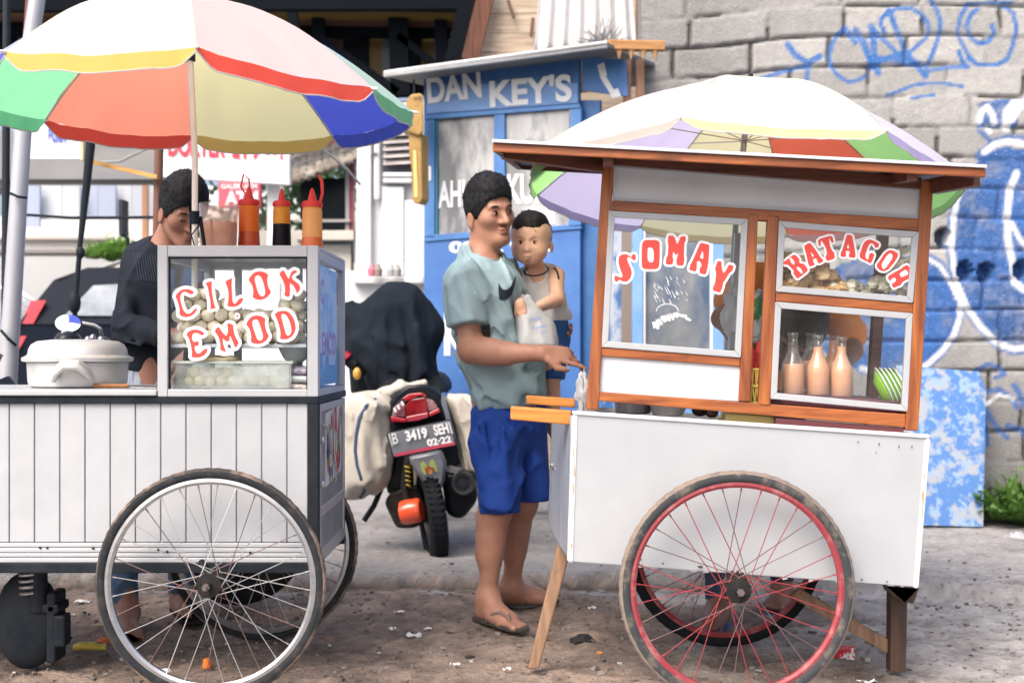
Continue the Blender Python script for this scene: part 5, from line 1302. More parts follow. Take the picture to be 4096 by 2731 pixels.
for i in range(12):
    t0, t1 = i/12*math.pi, (i+1)/12*math.pi; strip(850-150*math.cos(t0), 1170-100*math.sin(t0), 850-150*math.cos(t1), 1170-100*math.sin(t1), 22, ks); ks += 1
mb.build('scratched_sticker', mat('sticker_faded', (.60, .63, .64), .5, alpha=.8), RR)
# ================================================================ things in the right cart
def at(u, v, d): return RC(u, v, d)
M_bat = [mat('fried_dark', (.50, .24, .08), .55, col2=(.70, .42, .18), scale=22, bump=.004, bscale=50), mat('fried_light', (.80, .58, .32), .55, col2=(.60, .33, .12), scale=20, bump=.004, bscale=50)]
M_dim = [mat('dumpling', (.82, .77, .62), .45, col2=(.68, .62, .45), scale=20, bump=.003, bscale=40, sss=.1)]
def lumps(name, mats_, label, cat, group, spots, r, seed, sq=(1.25, 1, .8)):
    rr_ = random.Random(seed); pr = []
    for i, m in enumerate(mats_*3):
        mb = MB(); mb.ball((0, 0, 0), (r*sq[0], r*sq[1], r*sq[2]), 16, 11, .55)
        for k in range(3): a = rr_.random()*6; mb.ball((math.cos(a)*r*.8, math.sin(a)*r*.7, r*.35), (r*.5, r*.5, r*.45), 10, 7, .5)
        pr.append(mb.build(name, m, smooth=True, angle=180))
    for n, (u, v, d) in enumerate(spots):
        o = pr[n] if n < len(pr) else pr[n % len(pr)].copy()
        if n >= len(pr): COL.objects.link(o)
        o.location = at(u, v, d); o.rotation_euler = (rr_.uniform(-.5, .5), rr_.uniform(-.5, .5), rr_.random()*6); s_ = rr_.uniform(.8, 1.2); o.scale = (s_, s_, s_); tag(o, label, cat, group)
rg = random.Random(21)
sp = []
for k in range(80):
    u = 782+rg.random()**1.2*62; base = 290.5+(u-776)*.081; t = (u-782)/62; hgt = 36*(1-t)**.8+16*math.exp(-((u-822)/14)**2)
    sp.append((u, base-3-rg.random()*hgt, cd+.05+rg.random()*.10))
lumps('fried_tofu_dumpling', M_bat, 'brown fried batagor piece heaped on the left of the upper shelf under red letters', 'fried dumpling', 'fried batagor heaped on the upper shelf', sp, .017, 2, (1.2, 1, .9))
sp = []
for k in range(110):
    u = 832+rg.random()*78; base = 290.5+(u-776)*.081; hgt = 9+46*max(0, (u-864)/44)**1.2
    sp.append((u, base-3-rg.random()*hgt, cd+.05+rg.random()*.12))
lumps('steamed_dumpling', M_dim, 'cream steamed siomay piece heaped on the right of the upper shelf under red letters', 'dumpling', 'steamed siomay heaped on the upper shelf', sp, .0135, 3, (1, 1, .95))
# bottles of peanut sauce
M_bg = glass('bottle_glass', (.95, .93, .9), .10, .10, (.8, .75, .7))
def glass_bottle(uc, vtop, vbot, d, lab, full):
    b = at(uc, vbot, d); H = at(uc, vtop, d).z-b.z; w_ = .0345
    t = thing('sauce_bottle', lab, 'bottle', b, 'glass bottles of peanut sauce in the case')
    pr = [(w_*.9, 0), (w_, .006), (w_, H*.44), (w_*.94, H*.50), (w_*.6, H*.62), (w_*.42, H*.72), (w_*.38, H*.93), (w_*.46, H*.94), (w_*.46, H*.985), (w_*.36, H)]
    mb = MB(); mb.lathe(pr, b, 22); mb.build('bottle_glass', M_bg, t, smooth=True, angle=70)
    zf = H*full; inn = [(r*.93, max(z, .004)) for r, z in pr if z < zf]; r_last = inn[-1][0]; inn.append((r_last*.96, zf))
    mb = MB(); mb.lathe(inn, b, 20); mb.build('sauce', mat('bottle_sauce', (.80, .40, .22), .4, col2=(.72, .32, .15), scale=14), t, smooth=True, angle=70)
for a in ((793, 332, 394.5, cd+.07, 'leftmost frosted glass bottle in the lower right window', .50), (818, 334, 395.5, cd+.07, 'middle sauce bottle, filled up to its neck', .80), (841.5, 336, 397, cd+.07, 'right front sauce bottle next to the green plates', .84),
          (811, 332, 388, cd+.19, 'half hidden bottle behind the middle sauce bottle', .5), (833.5, 334, 390, cd+.19, 'half hidden bottle behind the right front bottle', .9)):
    glass_bottle(*a)
# green plates stacked on edge
for i in range(5):
    t_ = i/4; c0 = at(893-i*4.5+3, 391, cd+.14); lab = ('green plate with white rim, %s of the leaning stack' % ['rightmost', 'second from right', 'middle one', 'second from left', 'leftmost'][i])
    R_ = Matrix.Rotation(rad(64), 3, 'Y')@Matrix.Rotation(rad(8), 3, 'X')
    mb = MB(); mb.mi = 0; mb.lathe([(.0, 0), (.032, 0), (.056, .016), (.066, .022)], c0, 28, R_); mb.f.pop(); mb.m.pop()
    mb.mi = 1; mb.lathe([(.065, .0195), (.0695, .022), (.0695, .0245), (.065, .0245)], c0, 28, R_)
    for _ in (0, 1): mb.f.pop(); mb.m.pop()
    o = mb.build('plate', [mat('plate_green', (.34, .72, .08), .35), mat('plate_rim', (.62, .68, .58), .35)], smooth=True, angle=40, solid=.0015); tag(recenter(o), lab, 'plate', 'green plates leaning in the case')
# below the case: box, bowl, pot parts, basket, bags
mb = MB(); rb4(mb, (726, 412.5), (774, 416), (774, 423.5), (725, 420), .10, .16); rb4(mb, (723, 419.5), (776, 423), (776, 425.5), (723, 422), .092, .18)
tag(recenter(mb.build('yellow_box', mat('cream_yellow', (.62, .50, .18), .5), bevel=.003)), 'pale yellow plastic box sitting on the white cart body', 'box')
b = at(668, 416, .2); mb = MB(); mb.lathe([(.03, 0), (.045, .004), (.058, .03), (.06, .036)], b, 24); tag(recenter(mb.build('bowl', mat('bowl_white', (.66, .67, .70), .3), smooth=True)), 'white bowl under the bottom rail of the brown case', 'bowl')
b = at(633, 413, .22); mb = MB(); mb.lathe([(.05, 0), (.055, .004), (.058, .04), (.062, .043), (.02, .05), (.0, .05)], b, 24); mb.box(b+Vector((.075, -.01, .03)), (.03, .02, .01))
tag(recenter(mb.build('pan', mat('pan_grey', (.22, .23, .26), .3, metal=.7), smooth=True, angle=40)), 'small grey metal pan under the bottom rail near the left post', 'pan')
for i, (u, v, r_, c) in enumerate(((700, 416, .02, (.05, .03, .03)), (712, 417.5, .016, (.12, .05, .05)))):
    b = at(u, v, .2); mb = MB(); mb.ball(b+U3*r_, (r_*1.3, r_, r_)); tag(recenter(mb.build('dark_jar', mat('djar%d' % i, c, .3), smooth=True)), ['round dark jar between the bowl and the yellow box', 'small maroon jar touching the yellow box'][i], 'jar')
b = at(756, 402, .12); mb = MB()
for k in range(20):
    a = k*math.pi/10; mb.bar(b+Vector((math.cos(a)*.036, math.sin(a)*.036, 0)), b+Vector((math.cos(a+.25)*.042, math.sin(a+.25)*.042, .10)), .004); mb.bar(b+Vector((math.cos(a)*.036, math.sin(a)*.036, 0)), b+Vector((math.cos(a-.25)*.042, math.sin(a-.25)*.042, .10)), .004)
for z_ in (0, .05, .10): mb.tube([b+Vector((math.cos(k*.393)*.042, math.sin(k*.393)*.042, z_)) for k in range(16)], .004, 6, closed=True)
tag(recenter(mb.build('basket', mat('basket_yellow', (.50, .40, .08), .6))), 'yellow woven basket standing between the two middle posts', 'basket')
for i, (dx, c, h) in enumerate(((-.012, (.05, .05, .06), .07), (.010, (.05, .05, .06), .09))):
    mb = MB(); bb_ = b+Vector((dx, 0, .06)); mb.tube([bb_, bb_+Vector((0, 0, h))], .009, 8); mb.tube([bb_+Vector((0, 0, h)), bb_+Vector((0, 0, h+.035))], [.012, .006], 8)
    tag(recenter(mb.build('small_bottle', mat('cap_red', (.7, .035, .03), .35), smooth=True, angle=50)), ['shorter red topped bottle in the yellow basket', 'taller red topped bottle in the yellow basket'][i], 'bottle', 'red topped bottles in the basket')
def crumple(name, label, cat, c, r, m, seed, amp=.35, group=None):
    mb = MB(); n0 = 26; m0 = 18
    for i in range(m0+1):
        th = math.pi*i/m0
        for k in range(n0):
            a = 2*math.pi*k/n0; d = Vector((math.sin(th)*math.cos(a), math.sin(th)*math.sin(a), math.cos(th)))
            q = 1+amp*mnoise.noise(d*2.2+Vector((seed, 0, 0)))+amp*.6*abs(mnoise.noise(d*5+Vector((0, seed, 0))))
            mb.v.append(tuple(Vector(c)+Vector((d.x*r[0], d.y*r[1], d.z*r[2]))*q))
    for i in range(m0):
        for k in range(n0): mb.f.append((i*n0+k, (i+1)*n0+k, (i+1)*n0+(k+1) % n0, i*n0+(k+1) % n0)); mb.m.append(0)
    return tag(recenter(mb.build(name, m, smooth=True)), label, cat, group)
M_bagw = mat('bag_white', (.62, .64, .66), .35, trans=.4, col2=(.55, .57, .6), scale=30)
crumple('plastic_bag', 'bunch of crumpled white plastic bags tied beside the left wooden post', 'plastic bag', P(583, 392, 3.95), (.022, .02, .055), M_bagw, 3, .6)
crumple('plastic_bag', 'white plastic bag hanging inside the case left of the middle posts', 'plastic bag', RC(734, 312, .42), (.035, .03, .075), M_bagw, 9, .4)
crumple('green_packet', 'green and white packet hanging between the two middle posts', 'packet', RC(759, 305, .40), (.025, .02, .05), mat('packet_green', (.06, .22, .07), .4, col2=(.6, .62, .6), scale=22, lo=.48, hi=.54), 14, .3)
crumple('plastic_bag', 'white plastic bag hanging below the green packet in the gap', 'plastic bag', RC(757, 330, .38), (.022, .02, .035), M_bagw, 19, .4)
crumple('rubbish_bag', 'small white knotted rubbish bag at the right edge by the weeds', 'rubbish bag', P(1017, 541, 6.55), (.055, .05, .045), M_bagw, 23, .5)
# ================================================================ BACKGROUND
def qd(u0, v0, u1, v1, Y): return [P(u0, v1, Y), P(u1, v1, Y), P(u1, v0, Y), P(u0, v0, Y)]
def panel(name, u0, v0, u1, v1, Y, m, parent=None, t=.03, bevel=0, label=None, cat=None, group=None):
    mb = MB(); mb.slab(qd(u0, v0, u1, v1, Y), (0, t, 0)); o = mb.build(name, m, parent, bevel=bevel)
    if label: tag(recenter(o), label, cat, group)
    return o
# ---------- locksmith kiosk
BL1 = mat('kiosk_blue', (.034, .115, .345), .5, col2=(.055, .16, .42), scale=3.5, col3=(.35, .42, .55), sc3=20, lo3=.68, hi3=.8, bump=.001, bscale=12)
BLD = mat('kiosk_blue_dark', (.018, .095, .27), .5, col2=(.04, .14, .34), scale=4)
BLF = mat('kiosk_frame_blue', (.042, .145, .38), .5, col2=(.07, .20, .46), scale=6)
KW = mat('kiosk_white', (.68, .70, .72), .6)
K = thing('kiosk', 'blue wooden locksmith kiosk with white lettering and a lean-to tin roof', 'kiosk', (KP(500, 352, .4).x, 7.3, 0))
def kslab(q, t, d=0.0, m=BL1, nm='panel', bev=0.0, par=None):
    mb = MB(); mb.slab([KP(u, v, d) for u, v in q], KD*t); return mb.build(nm, m, par or K, bevel=bev)
# q order: BL, BR, TR, TL
kslab([(424, 424), (580, 427), (580, 226), (424, 238)], .03, 0, BL1, 'lower_wall')
for u_, d_ in ((427, .02), (573, .02), (427, .85), (573, .85)): kslab([(u_, 552), (u_+9, 552), (u_+9, 423), (u_, 423)], .07, d_, mat('stilt_grey', (.16, .15, .14), .9), 'stilt')
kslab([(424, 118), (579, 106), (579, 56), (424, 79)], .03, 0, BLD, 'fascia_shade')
kslab([(426.5, 113.5), (577.5, 102.5), (577.5, 83), (426.5, 84)], .004, -.006, mat('sign_blue', (.06, .18, .44), .45, col2=(.14, .28, .56), scale=2.2, stretch=(1, 1, 3)), 'sign_board')
kslab([(424, 119.5), (580, 107.5), (580, 104), (424, 115)], .02, -.02, BLF, 'ledge', .003)
for q in ([(424, 238), (434.5, 238), (434.5, 118), (424, 118)], [(568.5, 227), (581, 227), (581, 106), (570, 106)], [(493, 233), (504.5, 233), (504.5, 112), (494, 113)], [(424, 241.5), (581, 228.5), (581, 223.5), (424, 235)]):
    kslab(q, .035, -.012, BLF, 'window_bar', .003)
M_kgl = mat('old_window', (.30, .31, .32), .18, col2=(.50, .51, .52), scale=2.2, col3=(.18, .19, .20), sc3=3.3, lo3=.5, hi3=.62, stretch=(1.5, 1, .5))
kslab([(434, 237), (569, 228), (569, 105), (434, 117)], .006, .012, M_kgl, 'glass')
kslab([(434, 237), (437.5, 237), (437.5, 117), (434, 117)], .02, -.002, mat('teal', (.02, .16, .25), .5), 'window_bead')
for u0, u1, v0, v1 in ((437.5, 446, 118, 172), (438, 470, 140, 205), (566, 569, 108, 200)):
    pass
# lettering: each word one part
def ktext(txt, bl, br, tl, d=-.012, bold=.035, m=KW, nm='lettering', par=None, space=1.0):
    o = KP(*bl, d); mb = MB(); fit_text(mb, txt, o, KP(*br, d)-o, KP(*tl, d)-o, bold, space=space); return mb.build(nm, m, par or K)
ktext('DAN', (428, 103.5), (482, 97), (426, 77.5)); ktext("KEY'S", (490, 107.5), (572, 101), (489, 80))
ktext('AHL', (438, 208), (470, 206), (438, 181), .008); ktext('I', (472, 207), (476, 207), (472, 181), .008)
ktext('KUN', (507.5, 204), (550, 203), (507, 174), .008); ktext('CI', (552, 203), (566, 203), (552, 177), .008)
kslab([(526, 226), (555, 223.5), (555, 206), (526, 207.5)], .002, .008, KW, 'white_notice')
ktext('0812 988', (449, 253), (552, 252), (449, 241), -.004, .05)
ktext('K', (444, 355), (468, 355), (444, 312), -.004, .05)
kslab([(424.5, 182), (431, 180), (431, 166), (427, 165)], .002, -.016, KW, 'white_patch')
# side section of the kiosk with the key emblem
mb = MB(); mb.slab([KP(583, 90, .02), KP(628, 96, .02), KP(626, 60, .02), KP(582, 56, .02)], KD*.03); mb.build('side_sign', BLF, K)
mb = MB(); 
for c in ([(597, 65), (604, 62), (607, 75), (601, 79)], [(600, 77), (606, 76), (616, 93), (611, 95)], [(609, 91), (618, 88), (621, 96), (612, 98)]): mb.add([KP(u, v, .012-.0005*c[0][0]/600) for u, v in c[::-1]], [(0, 1, 2, 3)])
mb.build('key_emblem', KW, K)
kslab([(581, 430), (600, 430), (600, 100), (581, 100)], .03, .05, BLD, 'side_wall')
# roof: tin lean-to with a pale front edge
ra, rb_ = KP(383, 73.5, -.30), KP(607, 43.5, -.30)
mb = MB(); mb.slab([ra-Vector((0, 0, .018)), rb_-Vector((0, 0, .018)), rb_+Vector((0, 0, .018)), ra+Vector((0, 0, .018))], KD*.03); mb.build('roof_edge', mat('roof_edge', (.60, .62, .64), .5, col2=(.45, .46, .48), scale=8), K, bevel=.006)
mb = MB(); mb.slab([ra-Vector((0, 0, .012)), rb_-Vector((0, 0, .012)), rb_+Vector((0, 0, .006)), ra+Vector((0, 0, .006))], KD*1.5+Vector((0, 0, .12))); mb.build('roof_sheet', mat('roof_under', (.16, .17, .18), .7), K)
mb = MB(); a, b = KP(604, 45, -.18), KP(664, 46, -.0); mb.bar(a, b, .05, .05); 
mb.build('roof_batten', wood('batten', (.50, .27, .11), (.3, .14, .05), 'X', rough=.8), K, bevel=.004)
for k in range(4):
    mb = MB(); p = a.lerp(b, .25+.2*k); mb.lathe([(.004, -.07), (.018, -.03), (.026, .0), (.02, .02)], p, 8); mb.build('batten_splinter', mat('splinter', (.5, .3, .14), .8), K)
for u in (627, 640): mb = MB(); mb.bar(KP(u, 60, .05), KP(u, 180, .05), .04, .04); mb.build('roof_post', wood('post_old', (.26, .15, .10), (.15, .08, .05), 'Z', rough=.9), K)
# ---------- giant key sign hanging at the kiosk corner
kk = thing('key_sign', 'giant gold painted wooden key hanging beside the blue kiosk', 'sign', KP(413, 205, -.25))
G1 = mat('key_gold', (.24, .14, .03), .5, col2=(.34, .21, .055), scale=10, col3=(.20, .11, .03), sc3=18, lo3=.58, hi3=.75)
mb = MB(); q = [(404, 126), (407, 99), (411, 93.5), (421, 92.5), (423.5, 96), (423.5, 131), (419, 136), (409, 132)]
f = [KP(u, v, -.33) for u, v in q]; b = [p+Vector((-.02, .19, 0)) for p in f]; n = len(q)
mb.add(f[::-1]+b[::-1], [tuple(range(n)), tuple(range(2*n-1, n-1, -1))]+[(i, i+n, (i+1) % n+n, (i+1) % n) for i in range(n)])
mb.build('key_head', G1, kk, bevel=.012)
mb = MB(); q = [(408.5, 134), (421, 133), (422, 198), (419.5, 203.5), (414, 203), (411.5, 199), (411, 170), (408.5, 152)]
f = [KP(u, v, -.30) for u, v in q]; b = [p+KD*.09 for p in f]; n = len(q)
mb.add(f[::-1]+b[::-1], [tuple(range(n)), tuple(range(2*n-1, n-1, -1))]+[(i, i+n, (i+1) % n+n, (i+1) % n) for i in range(n)])
mb.build('key_blade', G1, kk, bevel=.01)
mb = MB(); mb.slab([KP(414, 197, -.306), KP(418, 197, -.306), KP(416, 150, -.306), KP(413, 150, -.306)], KD*.004); mb.build('blade_groove', mat('key_pale', (.55, .42, .16), .6), kk)
mb = MB(); fit_text(mb, 'WJ', KP(413, 102, -.333), KP(421, 101, -.333)-KP(413, 102, -.333), KP(413, 97, -.333)-KP(413, 102, -.333), .03); mb.build('mark', mat('key_mark', (.10, .06, .02), .6), kk)
mb = MB(); mb.tube([KP(414, 95, -.3), KP(414, 80, -.2)], .006, 6); mb.build('hanger', M_black, kk)
# ---------- blue glazed cabinet seen through the left window of the brown cart
cb = thing('glass_cabinet', 'blue framed glazed cabinet standing behind the brown cart', 'cabinet', P(662, 552, 6.25))
CF = mat('cabinet_blue', (.13, .30, .62), .5, col2=(.2, .38, .7), scale=6)
for u0, u1 in ((633, 643), (713, 724)): panel('frame_post', u0, 205, u1, 552, 6.2, CF, cb, .08, .004)
for u0, u1 in ((643, 645.5), (710.5, 713)): panel('white_bead', u0, 205, u1, 545, 6.21, KW, cb, .03)
panel('frame_rail', 643, 205, 713, 213, 6.2, CF, cb, .08, .004); panel('base_panel', 645.5, 395, 710.5, 545, 6.23, CF, cb, .04)
panel('cabinet_glass', 645.5, 213, 710.5, 395, 6.24, mat('cabinet_pane', (.13, .145, .165), .15, col2=(.30, .32, .33), scale=2.4, stretch=(1, 1, .6), col3=(.05, .09, .17), sc3=2.8, lo3=.48, hi3=.62), cb, .01)
panel('side_poster', 600, 215, 622, 545, 6.5, mat('smeared_blue', (.03, .13, .36), .5, col2=(.42, .48, .58), scale=5, stretch=(2, 1, .8), lo=.48, hi=.6), cb, .02)
panel('brown_stile', 622, 215, 633, 545, 6.45, mat('stile_brown', (.22, .17, .14), .7), cb, .03)
# ---------- blue and white mottled board leaning by the wall
mb = MB(); bq = [P(905, 523, 6.92), P(982, 525, 6.88), P(985, 390, 7.08), P(978, 372, 7.1), P(900, 366, 7.1)]
f = bq; b = [p+Vector((0, .05, 0)) for p in f]; n = 5
mb.add(f+b, [tuple(range(n))[::1], tuple(range(2*n-1, n-1, -1))]+[(i, i+n, (i+1) % n+n, (i+1) % n)[::-1] for i in range(n)])
tag(recenter(mb.build('painted_board', mat('peeling_blue', (.06, .165, .41), .6, col2=(.29, .32, .36), scale=7.5, lo=.50, hi=.56, col3=(.22, .33, .50), sc3=20, lo3=.52, hi3=.60, bump=.003, bscale=20), bevel=.006)), 'peeling blue and white board leaning against the graffiti wall', 'board')
mb = MB(); rr2 = random.Random(6)
for i in range(30):
    t = rr2.random(); p = P(972+6*math.sin(t*9), 432+t*38, 6.93+.06*(1-t)); w_ = rr2.uniform(.008, .02); h_ = rr2.uniform(.01, .035); 
# ---------- weeds
def weed(name, label, c, r, n, seed, group, m=None):
    m = m or mat('weed_leaf', (.07, .17, .035), .6, col2=(.14, .26, .05), scale=30, trans=.35); rw = random.Random(seed); mb = MB(); c = Vector(c)
    for i in range(n):
        a = rw.random()*6.283; q = r*rw.random()**.6; base = c+Vector((math.cos(a)*q*.5, math.sin(a)*q*.4, 0)); h = r*rw.uniform(.5, 1.5)*(1.1-q/r*.6)
        tip = base+Vector((math.cos(a)*q, math.sin(a)*q, h)); s = Vector((-math.sin(a), math.cos(a), 0))*r*rw.uniform(.05, .12); mid = base.lerp(tip, .55)+Vector((0, 0, r*.12))
        mb.add([base, mid-s, tip, mid+s], [(0, 1, 2, 3)])
        for k in range(3):
            lp = base.lerp(tip, rw.uniform(.3, 1)); d = Vector((rw.uniform(-1, 1), rw.uniform(-1, 1), rw.uniform(-.2, .8))).normalized()*r*rw.uniform(.15, .3); e = d.cross(Vector((0, 0, 1))).normalized()*r*.09
            mb.add([lp, lp+d*.5+e, lp+d, lp+d*.5-e], [(0, 1, 2, 3)])
    o = mb.build(name, m); return tag(recenter(o), label, 'plant', group)
G = 'weeds at the foot of the graffiti wall'
weed('weed', 'larger clump of weeds at the right edge below the graffiti', P(1016, 520, 6.98), .20, 160, 1, G)
weed('weed', 'smaller clump of weeds between the leaning board and the larger clump', P(997, 519, 6.98), .11, 80, 2, G)
weed('weed', 'low weeds beyond the right edge of the frame under the wall', P(1050, 528, 6.95), .22, 120, 4, G)
# ---------- open shed with dark steel roof at the top left
SH = thing('market_shed', 'dark open steel shed with striped corrugated sheets behind the umbrella', 'shed', (-3, 11, 0))
M_st = mat('steel_dark', (.005, .007, .010), .8, spec=.05)
stripes = [mat('sheet_rust', (.115, .05, .035), .6), mat('sheet_ochre', (.16, .105, .02), .6), mat('sheet_grey', (.13, .145, .17), .6), mat('sheet_black', (.01, .012, .016), .7)]
mb = MB(); us = list(range(-60, 480, 13)); 
for i, u in enumerate(us):
    mb.mi = (3, 1, 2, 0, 3, 3, 1, 2, 0)[i % 9]
    mb.slab(qd(u, 26, u+13, 96-(0 if u < 250 else 0), 11+.02*(i % 2)), (0, .02, 0))
mb.build('gable_sheet', stripes, SH)
mb = MB()
def roofp(u, v, Y, zoff=0):
    p = P(u, v, Y); return p
for i in range(4):      # underside sheets run from the gable towards the street, rising slightly
    mb.mi = (3, 0, 1, 3, 0, 3, 1, 3)[i % 8]; y0, y1 = 11.0-i*.2, 11.0-(i+1)*.2
    z0_, z1_ = 3.86+.02*i, 3.86+.02*(i+1)
    mb.hexa([(-7, y0, z0_), (-.33, y0, z0_-.10), (-.33, y0, z0_-.08), (-7, y0, z0_+.02), (-7, y1, z1_), (-.33, y1, z1_-.10), (-.33, y1, z1_-.08), (-7, y1, z1_+.02)])
mb.build('roof_sheet', stripes, SH)
def beam(u0, v0, u1, v1, Y, w, nm='truss_beam', m=M_st, par=SH, Y1=None):
    mb = MB(); mb.bar(P(u0, v0, Y), P(u1, v1, Y1 or Y), w, w); return mb.build(nm, m, par)
beam(-60, 30, 480, 32, 10.8, .10); beam(-60, 6, 480, 4, 9.6, .09); beam(250, 88, 480, 90, 10.8, .07); beam(-60, 95, 250, 96, 10.8, .07)
for u in (72, 150, 226, 318, 398, 440, 470): beam(u, 4, u+3, 96, 10.6, .16 if u in (398, 226) else .10)
for u0, u1 in ((226, 318), (318, 398), (398, 470), (72, 150)): beam(u0, 36, u1, 92, 10.55, .06)
beam(474, 0, 452, 92, 9.4, .20)
beam(290, 0, 300, 60, 10.0, .08); beam(100, 0, 60, 40, 10.0, .08)
# ---------- brown plank wall and pale corrugated sheet above the kiosk
PK = thing('plank_house', 'weathered plank house wall above the kiosk roof', 'house', (P(510, 352, 9).x, 9, 0))
MPK = wood('plank_pale', (.50, .42, .33), (.32, .24, .17), 'X', rough=.85)
for i, (va, vb) in enumerate(((-26, -8), (-7.4, 13), (13.8, 33), (33.6, 52), (52.6, 75), (75.6, 120), (120.6, 200), (200.6, 300), (300.6, 400), (400.6, 480))):
    o = mb = MB(); l0 = 488-va*.30-3*math.sin(i*2); l0 = max(l0, 470); mb.slab([P(l0-3, vb, 9), P(660, vb-1, 9), P(660, va-1, 9), P(l0, va, 9)], (0, .03, 0)); mb.build('plank', MPK, PK)
for u0, v0, u1, v1 in ((508, 0, 514, 18), (533, 18, 531, 36)):
    mb = MB(); mb.tube([P(u0, v0, 8.95), P(u1, v1, 8.94)], .012, 6); mb.build('loose_rod', mat('rust_rod', (.12, .06, .04), .8), PK)
mb = MB(); mb.bar(P(470, 60, 8.9), P(490, -20, 8.9), .12, .06); mb.build('corner_board', wood('rust_board', (.16, .06, .035), (.06, .03, .02), 'Z', rough=.9), PK)
mb = MB(); mb.slab([P(478, 56, 9.02), P(500, 54, 9.02), P(500, 46, 9.02), P(478, 48, 9.02)], (0, .2, 0)); mb.build('brick_edge', mat('brick_orange', (.40, .14, .06), .9), PK)
mb = MB(); n = 96
def cor(s, t):
    u = 541+s*96; p = P(u+(1-t)*(-7)*(1-s*.9), 52-t*75-s*7, 8.1); p.y += .020*math.sin(s*n*.42)+(.35*t); return p
mb.grid(cor, 160, 6)
tag(recenter(mb.build('corrugated_sheet', mat('sheet_white_old', (.46, .465, .47), .6, col2=(.36, .35, .34), scale=5, stretch=(3, 1, .4), col3=(.42, .25, .12), sc3=6, lo3=.68, hi3=.78), smooth=True, solid=.004)), 'tall white corrugated sheet standing above the kiosk roof', 'metal sheet')
rt = random.Random(4); mb = MB()
for i in range(70):
    a = rt.random()*math.pi; l = rt.uniform(.04, .16); c0 = P(602+rt.uniform(-8, 8), 44, 7.6); mb.tube([c0, c0+Vector((math.cos(a)*l, rt.uniform(-.05, .05), math.sin(a)*l))], .004, 4)
tag(recenter(mb.build('wire_tuft', mat('tuft_grey', (.28, .28, .30), .8))), 'scruffy grey tuft of straw lying on the kiosk roof', 'straw')
mb = MB(); mb.slab(qd(637, -30, 642, 45, 7.9), (0, .1, 0)); tag(recenter(mb.build('wall_post', wood('post_old', (.26, .15, .10), (.15, .08, .05), 'Z'))), 'dark brown post at the left end of the block wall', 'post')
# ---------- street houses behind, left of the kiosk
M_cream = mat('wall_cream', (.66, .62, .55), .7, col2=(.58, .55, .50), scale=3)
M_wh = mat('wall_white', (.66, .67, .69), .6, col2=(.66, .67, .69), scale=3)
HW = thing('white_shophouse', 'white plastered shop house with louvres left of the giant key', 'house', (P(380, 352, 9.6).x, 9.6, 0))
mb = MB(); mb.slab([P(352, 480, 9.5), P(432, 480, 9.5), P(432, 100, 9.5), P(358, 100, 9.5)], (0, .4, 0)); mb.build('wall', M_wh, HW)
panel('pilaster', 357, 100, 371, 276, 9.42, M_wh, HW, .1, .01); panel('pipe', 374, 120, 380, 200, 9.4, M_wh, HW, .06, .02)
for v in (134, 152): panel('pipe_clip', 371, v, 377, v+2, 9.38, mat('clip_dark', (.12, .11, .10), .7), HW, .04)
for i in range(9):
    mb = MB(); a, b = P(383, 108+i*7.1, 9.38), P(416, 106+i*7.1, 9.38); mb.slab([a, b, b+Vector((0, .05, .045)), a+Vector((0, .05, .045))], (0, .012, 0)); mb.build('louvre', mat('louvre_wood', (.44, .40, .38), .7, col2=(.3, .28, .30), scale=8), HW)
panel('louvre_back', 383, 100, 416, 172, 9.47, mat('louvre_gap', (.10, .10, .13), .8), HW, .02)
for v in (172, 178): panel('lintel', 383, v, 412, v+4.5, 9.40, M_wh, HW, .1, .01)
panel('door', 381, 186, 404, 275, 9.44, mat('door_white', (.70, .72, .74), .5), HW, .05, .01)
for u0, u1, c in ((404, 405.2, 0), (353.5, 354.6, 1)): panel('seam', u0, 190, u1, 262, 9.41, mat('seam_dark', (.15, .14, .14), .8), HW, .03)
panel('sill', 352, 276, 424, 283, 9.38, M_wh, HW, .2, .01)
panel('leaning_board', 405, 200, 422, 282, 9.0, mat('board_white', (.70, .71, .73), .6), None, .03, .004, 'plain white board leaning upright beside the kiosk corner', 'board')
for i, (u, c) in enumerate(((372, (.5, .15, .2)), (378, (.25, .2, .18)), (391, (.35, .35, .36)), (397, (.3, .3, .3)))):
    b = P(u, 276, 9.3); mb = MB(); mb.lathe([(.03, 0), (.035, .05), (.02, .07), (.015, .09)], b, 10)
    tag(recenter(mb.build('small_pot', mat('spot%d' % i, c, .6), smooth=True)), ['pinkish small pot on the white sill', 'brown small pot next to the pinkish one', 'grey small pot on the white sill', 'rightmost grey pot on the white sill'][i], 'pot', 'small pots on the white sill')
HT = thing('tiled_house', 'old house with a mossy tiled roof and a dark window behind the sauce bottles', 'house', (P(325, 352, 11).x, 11, 0))
panel('wall', 255, 230, 356, 470, 11, M_cream, HT, .3); panel('window_dark', 300, 178, 349, 230, 11.1, mat('window_black', (.012, .018, .022), .3), HT, .05)
panel('window_sill', 296, 230, 354, 240, 10.92, M_cream, HT, .1, .01); panel('maroon_post', 349.5, 160, 354, 231, 10.95, mat('maroon', (.28, .05, .07), .6), HT, .08); panel('grey_post', 345.5, 172, 349, 231, 10.94, mat('gpost', (.4, .38, .38), .6), HT, .06)
panel('rail', 300, 219, 350, 221.5, 10.9, mat('gpost', (.4, .38, .38), .6), HT, .03)
for q in ((308, 241.5, 353, 244), (351, 244, 353, 277)): panel('dark_trim', *q, 10.9, M_black, HT, .03)
panel('red_tin', 322, 140, 356, 160, 11.6, mat('red_tin', (.36, .05, .06), .5, col2=(.42, .12, .12), scale=12, stretch=(8, 1, .3)), HT, .03)
mb = MB()
def tile(s, t):
    a = P(286+s*72, 186-s*26-t*24, 10.7+t*1.1); a.z += .03*abs(math.sin(s*30))+.02*(t*6 % 1); return a
